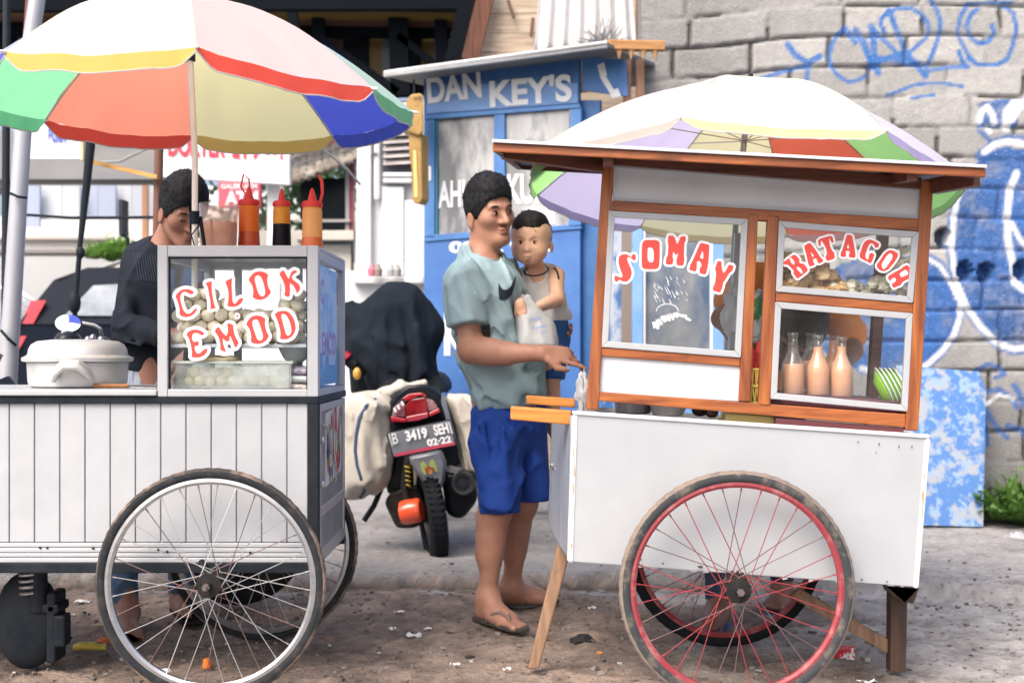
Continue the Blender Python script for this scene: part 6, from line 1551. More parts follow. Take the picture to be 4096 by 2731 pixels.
mb.grid(tile, 90, 12); mb.build('tile_roof', mat('tiles_mossy', (.22, .185, .15), .9, col2=(.40, .37, .32), scale=6, lo=.45, hi=.6, col3=(.10, .08, .07), sc3=12, lo3=.5, hi3=.6), HT, smooth=True, solid=.05)
mb = MB(); mb.tube([P(322, 147, 6.0), P(336, 160, 6.6), P(352, 178, 7.2), P(362, 190, 7.4)], .006, 6)
# gutters of trees behind
def tree(name, label, c, r, h, seed, n=1500, group=None, trunk=True):
    c = Vector(c); t = thing(name, label, 'tree', (c.x, c.y, 0), group); rw = random.Random(seed)
    if trunk:
        mb = MB(); mb.tube([(c.x, c.y, -.03), (c.x+.1, c.y, h*.4), (c.x, c.y, h*.75)], [.14, .10, .05], 8)
        for k in range(5): a = k*1.3; mb.tube([(c.x+.05, c.y, h*.45), (c.x+math.cos(a)*r*.5, c.y+math.sin(a)*r*.5, h*.8)], [.06, .02], 6)
        mb.build('trunk', mat('bark', (.10, .075, .055), .9, bump=.01, bscale=20), t, smooth=True)
    mb = MB(); cl = [(Vector((rw.uniform(-1, 1), rw.uniform(-1, 1), rw.uniform(-.7, .7)))*r*.75, r*rw.uniform(.25, .5)) for _ in range(14)]
    for i in range(n):
        o_, q = cl[rw.randrange(len(cl))]; d = Vector((rw.gauss(0, 1), rw.gauss(0, 1), rw.gauss(0, 1))).normalized()*q*rw.random()**.4
        p = Vector((c.x, c.y, h))+o_+d; a = Vector((rw.uniform(-1, 1), rw.uniform(-1, 1), rw.uniform(-1, 1))).normalized(); b = a.orthogonal().normalized(); s = .07
        mb.add([p, p+(a+b)*s*.5, p+a*s*1.5, p+(a-b)*s*.5], [(0, 1, 2, 3)])
    mb.build('crown', mat('leaf_dark', (.035, .085, .035), .6, col2=(.08, .15, .04), scale=1.6, trans=.3), t); return t
tree('broadleaf_tree', 'dark green tree crown between the white sign and the tiled roof', (P(305, 165, 13).x, 13, 0), 1.0, 3.0, 3)
tree('broadleaf_tree', 'dark tree filling the gap below the white clinic sign', (P(278, 200, 14).x, 14, 0), 1.0, 2.4, 5, 1200)
# ---------- signs
sg = thing('clinic_sign', 'large white sign with red doctor lettering above the vendor', 'sign', P(226, 182, 9.0))
mb = MB(); mb.slab([P(162, 176, 9), P(289, 184, 9), P(289, 118, 9), P(162, 118, 9)], (0, .08, 0)); mb.build('sign_face', mat('sign_white', (.74, .76, .77), .5), sg)
M_sr = mat('sign_red', (.62, .03, .06), .5)
for txt, u0, u1, va, vb in (('DOKTER', 168, 225, 157, 133), ('24', 232, 247, 158.5, 134), ('JAM', 253, 276, 159.5, 135), ('!', 280, 282.5, 160, 136)):
    o = P(u0, va-1, 8.99); mb = MB(); fit_text(mb, txt, o, P(u1, va+.5, 8.99)-o, P(u0, vb, 8.99)-o, .04); mb.build('lettering', M_sr, sg)
for (u, v, w_) in ((180, 163.5, 92), (195, 170.5, 60)): 
    mb = MB(); r8 = random.Random(int(u)); x = u
    while x < u+w_: l = r8.uniform(2, 8); mb.add([P(x, v+1.2, 8.992), P(x+l, v+1.3, 8.992), P(x+l, v+.1, 8.992), P(x, v, 8.992)], [(0, 1, 2, 3)]); x += l+1.6
    mb.build('small_print', mat('faint_print', (.50, .52, .55), .6), sg)
mb = MB(); mb.slab(qd(267, 160, 279.5, 300, 9.15), (0, .08, 0)); mb.build('sign_post', M_wh, sg)
at_ = thing('atm_sign', 'red cash machine sign with white letters behind the sauce jar', 'sign', P(239, 212, 10.5))
panel('sign_face', 218, 181, 260.5, 207, 10.5, mat('atm_red', (.58, .09, .13), .5), at_, .08, .01)
mb = MB(); o = P(225, 205, 10.49); fit_text(mb, 'ATM', o, P(258, 205, 10.49)-o, P(225, 190.5, 10.49)-o, .05); mb.build('lettering', KW, at_)
mb = MB(); o = P(221, 188.5, 10.49); fit_text(mb, 'GALERI ATM', o, P(257, 188.5, 10.49)-o, P(221, 183.5, 10.49)-o, .04); mb.build('small_lettering', KW, at_)
panel('sign_leg', 236, 207, 242, 300, 10.55, M_wh, at_, .08)
bs = thing('shop_board', 'white shop board with blue lettering and a yellowed edge left of the red umbrella panel', 'sign', P(57, 160, 8))
panel('board_face', 14, 120, 80, 158.5, 8, mat('board_pale', (.74, .75, .74), .5), bs, .05); panel('board_edge', 80, 120, 83, 160, 7.98, mat('yellow_edge', (.55, .48, .3), .6), bs, .08)
mb = MB(); o = P(48, 142, 7.99); fit_text(mb, 'BUKA', o, P(66, 142.5, 7.99)-o, P(48, 128, 7.99)-o, .04); mb.build('lettering', mat('sign_blue_ink', (.06, .10, .5), .5), bs)
# ---------- concrete flyover band, sheets and poles
panel('concrete_band', -60, 130, 165, 179, 12.25, mat('concrete_grey', (.235, .24, .25), .85, col2=(.32, .325, .33), scale=1.8, stretch=(.5, 1, 1.4)), None, .8, 0, 'grey weathered concrete parapet across the background on the left', 'parapet')
panel('parapet_soffit', -60, 179.3, 165, 187, 12.3, mat('concrete_warm', (.20, .19, .185), .85), None, .6, 0, 'darker concrete ledge under the grey parapet', 'ledge')
cols_ = [(.50, .58, .74), (.72, .76, .80), (.72, .76, .80), (.56, .62, .76), (.54, .60, .76), (.72, .75, .78), (.66, .70, .78)]
labs = ['pale blue sheet beside the grey pole', 'wide white sheet left of the black pole', 'white sheet touching the black pole', 'pale blue sheet right of the black pole', 'second pale blue sheet right of the black pole', 'white sheet behind the black box', 'pale sheet next to the brown post']
us = [20, 40, 62, 80, 98, 116, 132, 160]
for i in range(7): panel('hanging_sheet', us[i], 185, us[i+1]-.5, 219 if i else 226, 12.0+.1*(i % 2), mat('sheet%d' % i, cols_[i], .7), None, .04, 0, labs[i], 'sheet', 'pale sheets hung under the parapet')
panel('orange_strip', 142, 185, 147.5, 243, 11.8, mat('strip_orange', (.62, .32, .18), .6), None, .05, 0, 'narrow orange post in front of the pale sheets', 'post')
far = thing('far_row_house', 'pale low row house behind the parked cars', 'house', (P(80, 352, 15).x, 15, 0))
panel('wall', -80, 216, 420, 480, 15, mat('far_wall', (.62, .58, .55), .8, col2=(.70, .68, .66), scale=1.5), far, .3)
for v0, v1, m in ((236, 239, 'fw1'), (249, 252.5, 'fw2')): panel('eave', -80, v0, 112, v1, 14.9, mat(m, (.22, .21, .21) if m == 'fw2' else (.42, .38, .36), .8), far, .1)
panel('grey_wall', -80, 256, 112, 300, 14.6, mat('far_grey', (.44, .45, .46), .8), far, .1)
panel('upper_wall', 100, 186, 420, 240, 15.6, mat('far_upper', (.66, .68, .70), .8), far, .1)
weed('shrub', 'bright green shrub behind the vendor shoulder', P(120, 262, 11), .20, 200, 11, None, mat('shrub_leaf', (.16, .34, .06), .6, col2=(.30, .48, .12), scale=8, trans=.4))
weed('shrub', 'low pale green shrub left of the taller one', P(94, 259, 11.2), .12, 160, 12, None, mat('shrub_leaf', (.16, .34, .06), .6))
pp = thing('utility_pole', 'thick leaning grey steel pole at the left edge', 'pole', P(-4, 545, 5.4))
def hexpole(nm, pts, w, par, m, m2=None):
    mb = MB(); mb.tube(pts, w, 16); return mb.build(nm, m, par, smooth=True)
Mp = mat('pole_paint', (.40, .42, .45), .45, metal=.2, col2=(.34, .35, .39), scale=3, stretch=(2, 2, .3), col3=(.12, .13, .15), sc3=6, lo3=.66, hi3=.8)
hexpole('shaft', [P(-4, 545, 5.4), P(7, 390, 5.4), P(19, 192, 5.4), P(28, 60, 5.4), P(46, -60, 5.4)], [.042, .040, .037, .035, .034], pp, Mp)
mb = MB(); mb.tube([P(10.5, 193, 5.34), P(18, 196.5, 5.33), P(27, 197.5, 5.35)], .006, 6); mb.tube([P(1, 330, 5.34), P(8, 338, 5.33), P(16, 345, 5.36)], .007, 6); mb.build('wire_tie', M_black, pp, smooth=True)
for i, (a, b, w_, m, lab) in enumerate((((4, 560, 5.6), (7, -40, 5.6), .017, mat('pole_black', (.02, .026, .032), .5), 'thin black pole left of the grey steel pole'),
                                        ((0, 400, 5.5), (30, -30, 5.5), .010, mat('pole_rust', (.16, .05, .05), .7), 'thin rusty red pipe strapped along the grey pole'))):
    mb = MB(); mb.tube([P(*a), P(*b)], w_, 10); tag(recenter(mb.build('thin_pole', m, smooth=True)), lab, 'pole')
mb = MB(); mb.tube([P(96, 70, 5.8), P(91, 140, 5.8), P(86, 190, 5.8), P(80, 245, 5.8), P(75, 310, 5.8), P(73, 560, 5.8)], [.022, .022, .018, .012, .012, .012], 10); mb.ball(P(74.5, 302, 5.8), (.03, .03, .055), 10, 8); mb.ball(P(80.5, 252, 5.8), (.022, .02, .03), 10, 8)
tag(recenter(mb.build('black_pole', mat('pole_black', (.02, .026, .032), .5), smooth=True)), 'thin black leaning pole with lumpy joints behind the pot', 'pole')
mb = MB(); mb.tube([P(156.5, 560, 5.9), P(157, 240, 5.9), P(159.5, 130, 5.9)], .021, 10); tag(recenter(mb.build('brown_post', wood('post_brown', (.20, .09, .06), (.10, .05, .035), 'Z', rough=.8), smooth=True)), 'reddish brown wooden post behind the vendor head', 'post')
mb = MB(); mb.bar(P(87, 160.5, 5.9), P(158, 177, 5.85), .025, .02); tag(recenter(mb.build('yellow_bar', wood('bar_yellow', (.62, .36, .10), (.42, .22, .06), 'X', rough=.6))), 'orange yellow wooden bar tied between the two poles', 'bar')
def cable(pts, r, lab, m=None):
    mb = MB(); mb.tube(pts, r, 6); tag(recenter(mb.build('cable', m or M_black, smooth=True)), lab, 'cable')
cable([P(88, 163, 6), P(120, 161, 6), P(158, 143, 6)], .006, 'grey sagging rope above the yellow bar', mat('rope_grey', (.35, .35, .34), .8))
cable([P(20, 214, 7), P(70, 217.5, 7), P(158, 217, 7)], .008, 'thin black cable stretched in front of the pale sheets')
cable([P(322, 148, 5.4), P(334, 158, 5.5), P(348, 170, 5.7), P(360, 184, 6)], .006, 'pale cord hanging from the blue umbrella panel', mat('cord_pale', (.5, .5, .48), .7))
panel('black_box', 118.5, 199, 123, 234, 8, mat('box_black', (.03, .035, .045), .5), None, .12, .004, 'small upright black box on a pole behind the vendor', 'box')
cable([P(121, 234, 8.05), P(128, 238, 8.05), P(128.5, 262, 8.05)], .012, 'black bracket pipe under the small black box')
# fill between houses at street level
panel('low_wall', 140, 270, 440, 420, 9.9, M_wh, None, .2, 0, 'long low white wall behind the scooter', 'wall')
# ---------- parked cars
def car(name, label, u0, Y, L, H, Wd, m, rz, mirror=False, light=True):
    """side profile extruded with a narrower glasshouse; nose to +x"""
    t = thing(name, label, 'car', (0, 0, 0))
    xs = [(-.5, .22), (-.5, .42), (-.49, .56), (-.475, .62), (-.40, .93), (-.36, .985), (-.1, 1.0), (.10, .97), (.26, .66), (.46, .56), (.5, .45), (.5, .22)]
    body = [(x*L, z*H) for x, z in xs]; w = Wd/2
    lo = [p for p in body if p[1] <= .66*H+1e-6]; 
    mb = MB(); prof = [(-.5, .20), (-.505, .45), (-.49, .73), (.24, .73), (.45, .62), (.5, .45), (.5, .20)]; n = len(prof)
    for y, s in ((-w, .97), (-w*.985, 1), (w*.985, 1), (w, .97)):
        for x, z in prof: mb.v.append((x*L*s, y if abs(y) < w*.99 else y*.97, z*H*(1 if s == 1 else .985)))
    for j in range(3):
        for i in range(n): a, b = j*n+i, j*n+(i+1) % n; mb.f.append((a, b, b+n, a+n)); mb.m.append(0)
    mb.f.append(tuple(range(n))); mb.m.append(0); mb.f.append(tuple(range(4*n-1, 3*n-1, -1))); mb.m.append(0)
    mb.build('body', m, t, bevel=.05, seg=3, smooth=True)
    mb = MB(); ca = [(-.485, .70), (-.42, .93), (-.36, .985), (-.05, 1.0), (.10, .965), (.25, .71)]; n = len(ca)
    for y, k in ((-w*.95, 0), (-w*.78, 1), (w*.78, 1), (w*.95, 0)):
        for x, z in ca: mb.v.append((x*L, (y if (abs(y) > w*.9) == (z < .7) else y), (z if k else min(z, .62))*H if False else z*H))
    mb = MB(); 
    for side in (-1, 1):
        for x, z in ca: mb.v.append((x*L, side*w*(.95 if z < .75 else .76), z*H))
    for i in range(n): a, b = i, (i+1) % n; mb.f.append((a, b, b+n, a+n)); mb.m.append(0)
    mb.f.append(tuple(range(n))); mb.m.append(0); mb.f.append(tuple(range(2*n-1, n-1, -1))); mb.m.append(0)
    mb.build('cabin', m, t, bevel=.03, smooth=True)
    gl = mat('car_glass', (.20, .23, .26), .12, col2=(.50, .54, .58), scale=2.0)  # pale tones put the sky reflection into the glass colour
    def sidepane(pts, side):
        q = []
        for x, z in pts: k = (z-.71)/.25; q.append(Vector((x*L, side*(w*(.95-.19*k)+.012), z*H)))
        mb = MB(); mb.add(q if side < 0 else q[::-1], [tuple(range(len(q)))]); mb.build('side_window', gl, t)
    for side in (-1, 1):
        sidepane([(-.40, .77), (-.27, .77), (-.27, .93), (-.35, .915)], side); sidepane([(-.255, .77), (-.09, .77), (-.09, .935), (-.255, .935)], side); sidepane([(-.07, .77), (.15, .77), (.07, .92), (-.07, .935)], side)
    mb = MB(); mb.add([(-.474*L-.012, -w*.84, .74*H), (-.474*L-.012, w*.84, .74*H), (-.426*L-.012, w*.66, .905*H), (-.426*L-.012, -w*.66, .905*H)], [(3, 2, 1, 0)]); mb.build('rear_window', gl, t)
    for side in (-1, 1):
        mb = MB(); mb.slab([(-.50*L-.01, side*w*.88, .60*H), (-.50*L-.01, side*w*1.0, .60*H), (-.452*L-.01, side*w*.90, .84*H), (-.462*L-.01, side*w*.84, .84*H)], (.08, 0, .0)); mb.build('tail_light', mat('tail_red', (.55, .02, .03), .3, coat=.5), t)
        for x in (-.33, .33):
            mb = MB(); mb.lathe([(.0, -.1), (.30, -.1), (.33, -.06), (.33, .06), (.30, .1), (0, .1)], (x*L, side*w*.93, .33), 24, Matrix.Rotation(rad(90), 3, 'X')); q_ = mb.build('wheel', M_side, t, smooth=True, angle=40)
            mb = MB(); mb.lathe([(.0, -.11), (.20, -.11), (.22, -.09), (0, -.08)], (x*L, side*w*.93, .33), 16, Matrix.Rotation(rad(90), 3, 'X')); mb.build('rim', M_chrome, q_, smooth=True, angle=40)
    mb = MB()
    for side in (-1, 1): mb = MB(); mb.tube([(-.34*L, side*w*.72, 1.0*H), (-.3*L, side*w*.70, 1.035*H), (.0, side*w*.70, 1.04*H), (.04*L, side*w*.72, 1.0*H)], .018, 8); mb.build('roof_rail', M_chrome, t, smooth=True)
    t.location = (u0, Y, 0); t.rotation_euler[2] = rz; return t
car('parked_car', 'black estate car with red tail light behind the pot and mirror', -2.15, 11.1, 4.1, 1.68, 1.8, mat('car_black', (.010, .014, .024), .35), rad(14))
car('parked_car', 'silver car half hidden by the grey pole behind the black car', -6.0, 13.2, 4.3, 1.75, 1.75, mat('car_silver', (.50, .53, .57), .25, metal=.4, coat=.5), rad(-10))
# ---------- motorbike behind the left cart (mirror and handlebar show over the pot)
mt = thing('motorbike', 'motorbike parked behind the left cart with its round chrome mirror showing', 'motorbike', (P(80, 352, 4.95).x, 5.0, 0))
bx_ = P(80, 352, 4.95).x
M_pl = mat('bike_plastic', (.015, .018, .024), .3, coat=.4)
def disc_wheel(par, c, R, w_, axd, nm='wheel', m=None):
    ax = Matrix.Rotation(axd, 3, 'Z')@Matrix.Rotation(rad(90), 3, 'X'); mb = MB()
    mb.lathe([(R*.62, -w_*.42), (R*.86, -w_*.5), (R*.97, -w_*.3), (R, 0), (R*.97, w_*.3), (R*.86, w_*.5), (R*.62, w_*.42)], c, 40, ax); mb.f = mb.f[:-2]; mb.m = mb.m[:-2]
    q = mb.build(nm, m or M_side, par, smooth=True, angle=60)
    mb = MB(); mb.lathe([(0, -w_*.3), (R*.12, -w_*.34), (R*.2, -w_*.2), (R*.62, -w_*.25), (R*.64, w_*.25), (R*.2, w_*.2), (R*.12, w_*.34), (0, w_*.3)], c, 30, ax); mb.build('rim', M_hub, q, smooth=True, angle=40); return q
disc_wheel(mt, (bx_-.55, 4.95, .28), .28, .08, 0); disc_wheel(mt, (bx_+.62, 4.95, .28), .28, .09, 0)
mb = MB(); mb.tube([(bx_-.55, 4.88, .28), (bx_-.42, 4.9, .75), (bx_-.32, 4.93, 1.0)], .025, 10); mb.build('fork', M_chrome, mt, smooth=True)
mb = MB(); mb.tube([(bx_-.35, 4.95, .85), (bx_-.1, 4.95, .55), (bx_+.25, 4.95, .5), (bx_+.6, 4.95, .62)], [.09, .10, .14, .10], 12); mb.build('frame_cover', M_pl, mt, smooth=True)
mb = MB(); mb.tube([(bx_-.02, 4.95, .72), (bx_+.3, 4.95, .76), (bx_+.7, 4.95, .78)], [.09, .12, .10], 12, flat=.5); mb.build('seat', mat('seat_black', (.012, .014, .016), .6), mt, smooth=True)
mb = MB(); mb.tube([P(66, 345, 4.75), P(84, 344, 4.9), P(98, 348, 5.0), P(112, 352, 5.05)], .012, 10); mb.build('handlebar', M_chrome, mt, smooth=True)
mb = MB(); mb.ball(P(68, 341, 4.8), (.05, .06, .045), 16, 10); mb.ball(P(79, 345, 4.8), (.028, .03, .03), 12, 8); mb.build('headlight', M_pl, mt, smooth=True)
mb = MB(); mb.tube([P(76, 342, 4.78), P(75, 335, 4.79), P(72, 331, 4.8)], .006, 8); mb.build('mirror_stem', M_chrome, mt, smooth=True)
ax = Matrix.Rotation(rad(78), 3, 'X')@Matrix.Rotation(rad(12), 3, 'Y')
mb = MB(); mb.lathe([(.0, .012), (.038, .010), (.050, .002), (.0515, -.006), (.045, -.02), (.02, -.028), (0, -.03)], P(68.5, 323.5, 4.8), 28, ax, sq=.72); q = mb.build('mirror', M_pl, mt, smooth=True, angle=50)
mb = MB(); mb.lathe([(.047, .0125), (.047, .0135), (0, .0145)], P(68.5, 323.5, 4.8), 28, ax, sq=.72); mb.build('mirror_glass', mat('mirror_glass', (.85, .9, .9), .06, metal=1.0), q, smooth=True)
mb = MB(); mb.tube([P(82, 322.5, 4.95), P(95, 325, 4.95), P(100, 328, 4.95), P(102, 336, 4.97), P(112, 342, 5.0), P(119, 352, 5.02), P(122, 365, 5.03)], .007, 8); mb.build('chrome_rail', M_chrome, mt, smooth=True)
for u, v in ((88, 340), (93, 338), (97, 343), (101, 340)): mb = MB(); mb.ball(P(u, v, 4.93), (.014, .015, .018), 10, 8); mb.build('switch', M_chrome, mt, smooth=True)
# ================================================================ SCOOTER seen from behind
SR = thing('scooter', 'black scooter seen from behind with a tilted number plate', 'scooter', P(434, 560, 5.95))
Yb = 5.95
def S(u, v, d=0.0): return P(u, v, Yb+d)
# rear wheel: narrow, slightly leaning
cw_ = S(432, 516, .12); R = .235; lean = rad(-7)
ax = Matrix.Rotation(rad(90)+lean*0, 3, 'Y')@Matrix.Identity(3)
axm = Matrix.Rotation(lean, 3, 'Y')@Matrix.Rotation(rad(12), 3, 'Z')@Matrix.Rotation(rad(90), 3, 'Y')
mb = MB(); w_ = .085; mb.lathe([(R*.60, -w_*.40), (R*.84, -w_*.52), (R*.95, -w_*.40), (R, -w_*.15), (R, w_*.15), (R*.95, w_*.40), (R*.84, w_*.52), (R*.60, w_*.40)], cw_, 64, axm); mb.f = mb.f[:-2]; mb.m = mb.m[:-2]
for k in range(48):
    a = k*2*math.pi/48
    for sgn in (-1, 1):
        p = cw_+axm@Vector((math.cos(a)*R*.992, math.sin(a)*R*.992, sgn*w_*.22)); 
        mb.box(p, (.010, .012, .03), axm@Matrix.Rotation(a, 3, 'Z')@Matrix.Rotation(sgn*.5, 3, 'X'))
q = mb.build('wheel', mat('scooter_tyre', (.014, .016, .019), .8), SR, smooth=True, angle=40)
mb = MB(); mb.lathe([(0, -.04), (R*.3, -.035), (R*.5, -.02), (R*.61, -w_*.36), (R*.63, 0), (R*.61, w_*.36), (R*.5, .02), (R*.3, .035), (0, .04)], cw_, 40, axm); mb.build('rim', mat('rim_black', (.02, .022, .025), .35, metal=.5), q, smooth=True, angle=40)
def loft(nm, q, d, m, bev=.006, par=None, sm=False, tz=0.0):
    """outline in pixels pushed back by d metres"""
    mb = MB(); f = [S(u, v, dd) for u, v, dd in [(a+(0,))[:3] if len(a) == 2 else a for a in q]]; n = len(q); b = [p+Vector((0, d, tz)) for p in f]
    mb.add(f+b, [tuple(range(n)), tuple(range(2*n-1, n-1, -1))]+[(i, (i+1) % n, (i+1) % n+n, i+n)[::-1] for i in range(n)])
    return mb.build(nm, m, par or SR, bevel=bev, smooth=sm)
M_sb = mat('scooter_black', (.012, .015, .02), .3, coat=.5); M_sg = mat('fender_grey', (.13, .14, .17), .35, coat=.4)
# tail body, rounded hood around the lamp
loft('tail_body', [(391, 455, .03), (389, 402, .02), (394, 393, .0), (408, 385, -.02), (424, 384, -.02), (436, 389, 0), (443, 398, .02), (455, 444, .04), (420, 458, .05)][::-1], .35, M_sb, .02, sm=True)
loft('tail_fairing', [(441.5, 392, -.01), (445, 397, -.01), (456, 440, -.0), (452, 440, -.0), (441, 402, -.01)][::-1], .3, mat('fairing_grey', (.14, .16, .2), .3, coat=.4), .004)
# lamp
Lm = mat('lamp_red', (.26, .006, .012), .12, coat=.5, col2=(.06, .004, .006), scale=14); Lc = mat('lamp_clear', (.13, .045, .055), .1, coat=.5, col2=(.3, .16, .18), scale=60); Lr = mat('lamp_bright', (.34, .010, .02), .2, coat=.5)
def px(x, y): return (375+x/13.94, 362.5+y/13.94)
def pl(nm, pts, dd, m, th=.03):
    pts = [(570+(x-570)*1.10, 640+(y-640)*1.10) for x, y in pts]
    qq = [(*px(*p), dd) for p in pts]; return loft(nm, qq[::-1], th, m, .004)
pl('lamp_base', [(250, 760), (270, 640), (380, 510), (560, 440), (700, 460), (820, 560), (878, 680), (740, 745), (450, 810), (265, 800)], -.03, M_sb)
pl('lamp_lens', [(440, 720), (440, 600), (500, 520), (690, 490), (735, 730), (600, 790), (460, 805)], -.045, Lm)
pl('lamp_top', [(400, 500), (480, 450), (640, 432), (700, 470), (700, 500), (640, 470), (430, 550)], -.05, Lr)
pl('indicator', [(262, 740), (290, 620), (400, 540), (440, 600), (430, 740)], -.04, Lc); pl('indicator', [(690, 500), (790, 530), (850, 620), (735, 680)], -.04, Lc)
pl('lamp_strip', [(250, 735), (440, 765), (450, 808), (262, 802)], -.052, Lr); pl('lamp_strip', [(735, 690), (862, 625), (878, 680), (745, 742)], -.052, Lr)
pl('lamp_strip', [(440, 740), (560, 715), (720, 685), (730, 745), (600, 790), (460, 805)], -.054, mat('lamp_pinkish', (.30, .03, .05), .2, coat=.5))
for x, y in ((300, 655), (345, 620), (395, 570)): pl('reflector', [(x-18, y-25), (x+8, y-30), (x+28, y+25), (x+2, y+32)], -.056, mat('reflect_white', (.8, .8, .82), .2), .004)
# number plate
pt = [px(160, 985), px(1030, 800), px(1130, 1150), px(260, 1310)]
loft('plate_holder', [(*px(150, 975), -.13), (*px(1035, 785), -.13), (*px(1145, 1160), -.12), (*px(250, 1325), -.12)][::-1], .012, M_sb, .004)
Mplt = mat('plate_grey', (.13, .145, .17), .35, col2=(.2, .22, .25), scale=6); Mw = mat('plate_letters', (.75, .76, .77), .4)
npl = loft('number_plate', [(*px(170, 985), -.135), (*px(1025, 805), -.135), (*px(1122, 1140), -.125), (*px(262, 1300), -.125)][::-1], .004, Mplt, .002)
def ptext(txt, a, b, c, m=Mw, bold=.04):
    o = S(*px(*a), -.141); mb = MB(); fit_text(mb, txt, o, S(*px(*b), -.141)-o, S(*px(*c), -.141)-o, bold); mb.build('plate_text', m, npl)
ptext('B', (255, 1130), (325, 1112), (228, 985), bold=.0); ptext('3419', (442, 1098), (742, 1040), (410, 948)); ptext('SEH', (838, 1015), (1040, 975), (800, 868)); ptext('02\u00b722', (738, 1163), (1075, 1105), (712, 1065))
mb = MB(); mb.add([S(*px(*p), -.1405) for p in ((290, 1305), (1118, 1138), (1105, 1095), (270, 1262))], [(0, 1, 2, 3)]); mb.build('red_strip', mat('plate_red', (.42, .05, .09), .4), npl)
mb = MB(); mb.add([S(*px(*p), -.1405) for p in ((236, 1150), (246, 1150), (195, 980), (185, 980))], [(0, 1, 2, 3)]); mb.add([S(*px(*p), -.1405) for p in ((1070, 990), (1084, 985), (1035, 815), (1020, 820))], [(0, 1, 2, 3)]); mb.build('edge_line', Mw, npl)
# fender with the yellow winged mark
loft('rear_fender', [(407, 456, .02), (441, 449, .02), (446, 462, .02), (445, 480, .0), (440, 491, -.02), (433, 493, -.02), (424, 484, -.01), (414, 470, .01)][::-1], .05, M_sg, .02, sm=True)
def fz(x, y): return (375+x/13.94, 362.5+y/13.94)
for i, (pts, m) in enumerate((([(630, 1400), (650, 1370), (680, 1370), (715, 1410), (735, 1450), (700, 1500), (720, 1560), (690, 1550), (650, 1500)], mat('wing_yellow', (.66, .80, .22), .4)),
                              ([(752, 1420), (765, 1360), (790, 1338), (815, 1345), (850, 1410), (872, 1500), (860, 1525), (835, 1500), (800, 1460), (765, 1440)], mat('wing_yellow', (.66, .80, .22), .4)),
                              ([(700, 1470), (745, 1420), (790, 1460), (830, 1460), (825, 1500), (780, 1540), (735, 1545), (700, 1510)], mat('wing_red', (.70, .14, .05), .4)),
                              ([(740, 1510), (775, 1470), (805, 1520), (775, 1555), (745, 1550)], mat('wing_orange', (.78, .45, .15), .4)))):
    mb = MB(); c = smoothpoly(pts, 2); vs, fs = curve_fill([c]); mb.add([S(*fz(p[0], p[1]), -.025-.002*i) for p in vs], fs); mb.build('fender_mark', m, SR)
# engine side, shock, exhaust
loft('engine_case', [(384, 503, .1), (388, 494, .08), (404, 488, .05), (420, 490, .08), (426, 520, .1), (415, 528, .1), (396, 528, .1)][::-1], .25, mat('engine_black', (.02, .022, .024), .5, col2=(.06, .05, .04), scale=20), .02, sm=True)
mb = MB(); mb.lathe([(.055, 0), (.06, .02), (.06, .085), (.05, .10)], S(402, 512, .04), 24, Matrix.Rotation(rad(-12), 3, 'Z')@Matrix.Rotation(rad(80), 3, 'Y')); mb.build('orange_cover', mat('cover_orange', (.75, .09, .03), .25, coat=.6), SR, smooth=True, angle=50)
mb = MB(); mb.tube([S(408, 455, .05), S(404, 485, .04), S(410, 508, .05)], .017, 12); mb.build('shock', mat('shock_dark', (.03, .03, .035), .4, metal=.5), SR, smooth=True)
mb = MB(); mb.tube([S(407.5+math.cos(t*.7)*3, 463+t*.5, .04+math.sin(t*.7)*.014) for t in range(50)], .004, 6); mb.build('shock_spring', mat('spring_yellow', (.5, .38, .05), .4), SR, smooth=True)
mb = MB(); mb.lathe([(.0, 0), (.034, .002), (.036, -.01), (.05, -.012), (.056, .01), (.058, .25), (.05, .3), (0, .31)], S(463, 483, -.08), 24, Matrix.Rotation(rad(-92), 3, 'X')); mb.build('exhaust', mat('exhaust_dark', (.035, .035, .038), .45, metal=.6), SR, smooth=True, angle=40)
mb = MB(); mb.lathe([(.022, 0), (.024, .002), (.01, .004)], S(462.5, 483.2, -.085), 18, Matrix.Rotation(rad(-92), 3, 'X')); mb.build('exhaust_mouth', M_black, SR)
loft('footrest_body', [(440, 470, .1), (475, 478, .1), (478, 500, .12), (462, 520, .15), (446, 515, .12)][::-1], .4, M_sb, .03, sm=True)
mb = MB(); mb.tube([S(381, 488, .2), S(374, 505, .2), S(364, 520, .2)], .014, 8); mb.build('kickstand', M_black, SR, smooth=True)
loft('under_body', [(388, 452, .2), (412, 452, .2), (414, 496, .2), (398, 500, .2), (386, 492, .2)][::-1], .3, M_sb, .02, sm=True)
# seat, front and handlebar in the dark under the cloth
loft('seat', [(372, 392, .1), (392, 372, .2), (440, 372, .3), (450, 392, .2), (430, 400, .1)][::-1], .6, mat('seat_black', (.012, .014, .016), .6), .04, sm=True)
loft('front_shield', [(350, 400, .5), (346, 345, .5), (360, 310, .5), (430, 310, .6), (436, 400, .6)][::-1], .25, M_sb, .05, sm=True)
disc_wheel(SR, S(415, 508, 1.25), .24, .08, rad(85))
mb = MB(); mb.tube([S(346, 357, .1), S(352, 362, .1), S(362, 372, .2)], [.03, .032, .026], 12); mb.build('grip', mat('grip_black', (.015, .016, .018), .5), SR, smooth=True)
mb = MB(); mb.tube([S(343.5, 354, .08), S(347.5, 358, .08)], [.028, .029], 12); mb.build('red_ring', Lr, SR, smooth=True)
mb = MB(); mb.ball(S(357, 373, .08), (.02, .02, .03), 10, 8); mb.build('amber_indicator', mat('amber', (.55, .30, .06), .3), SR, smooth=True)
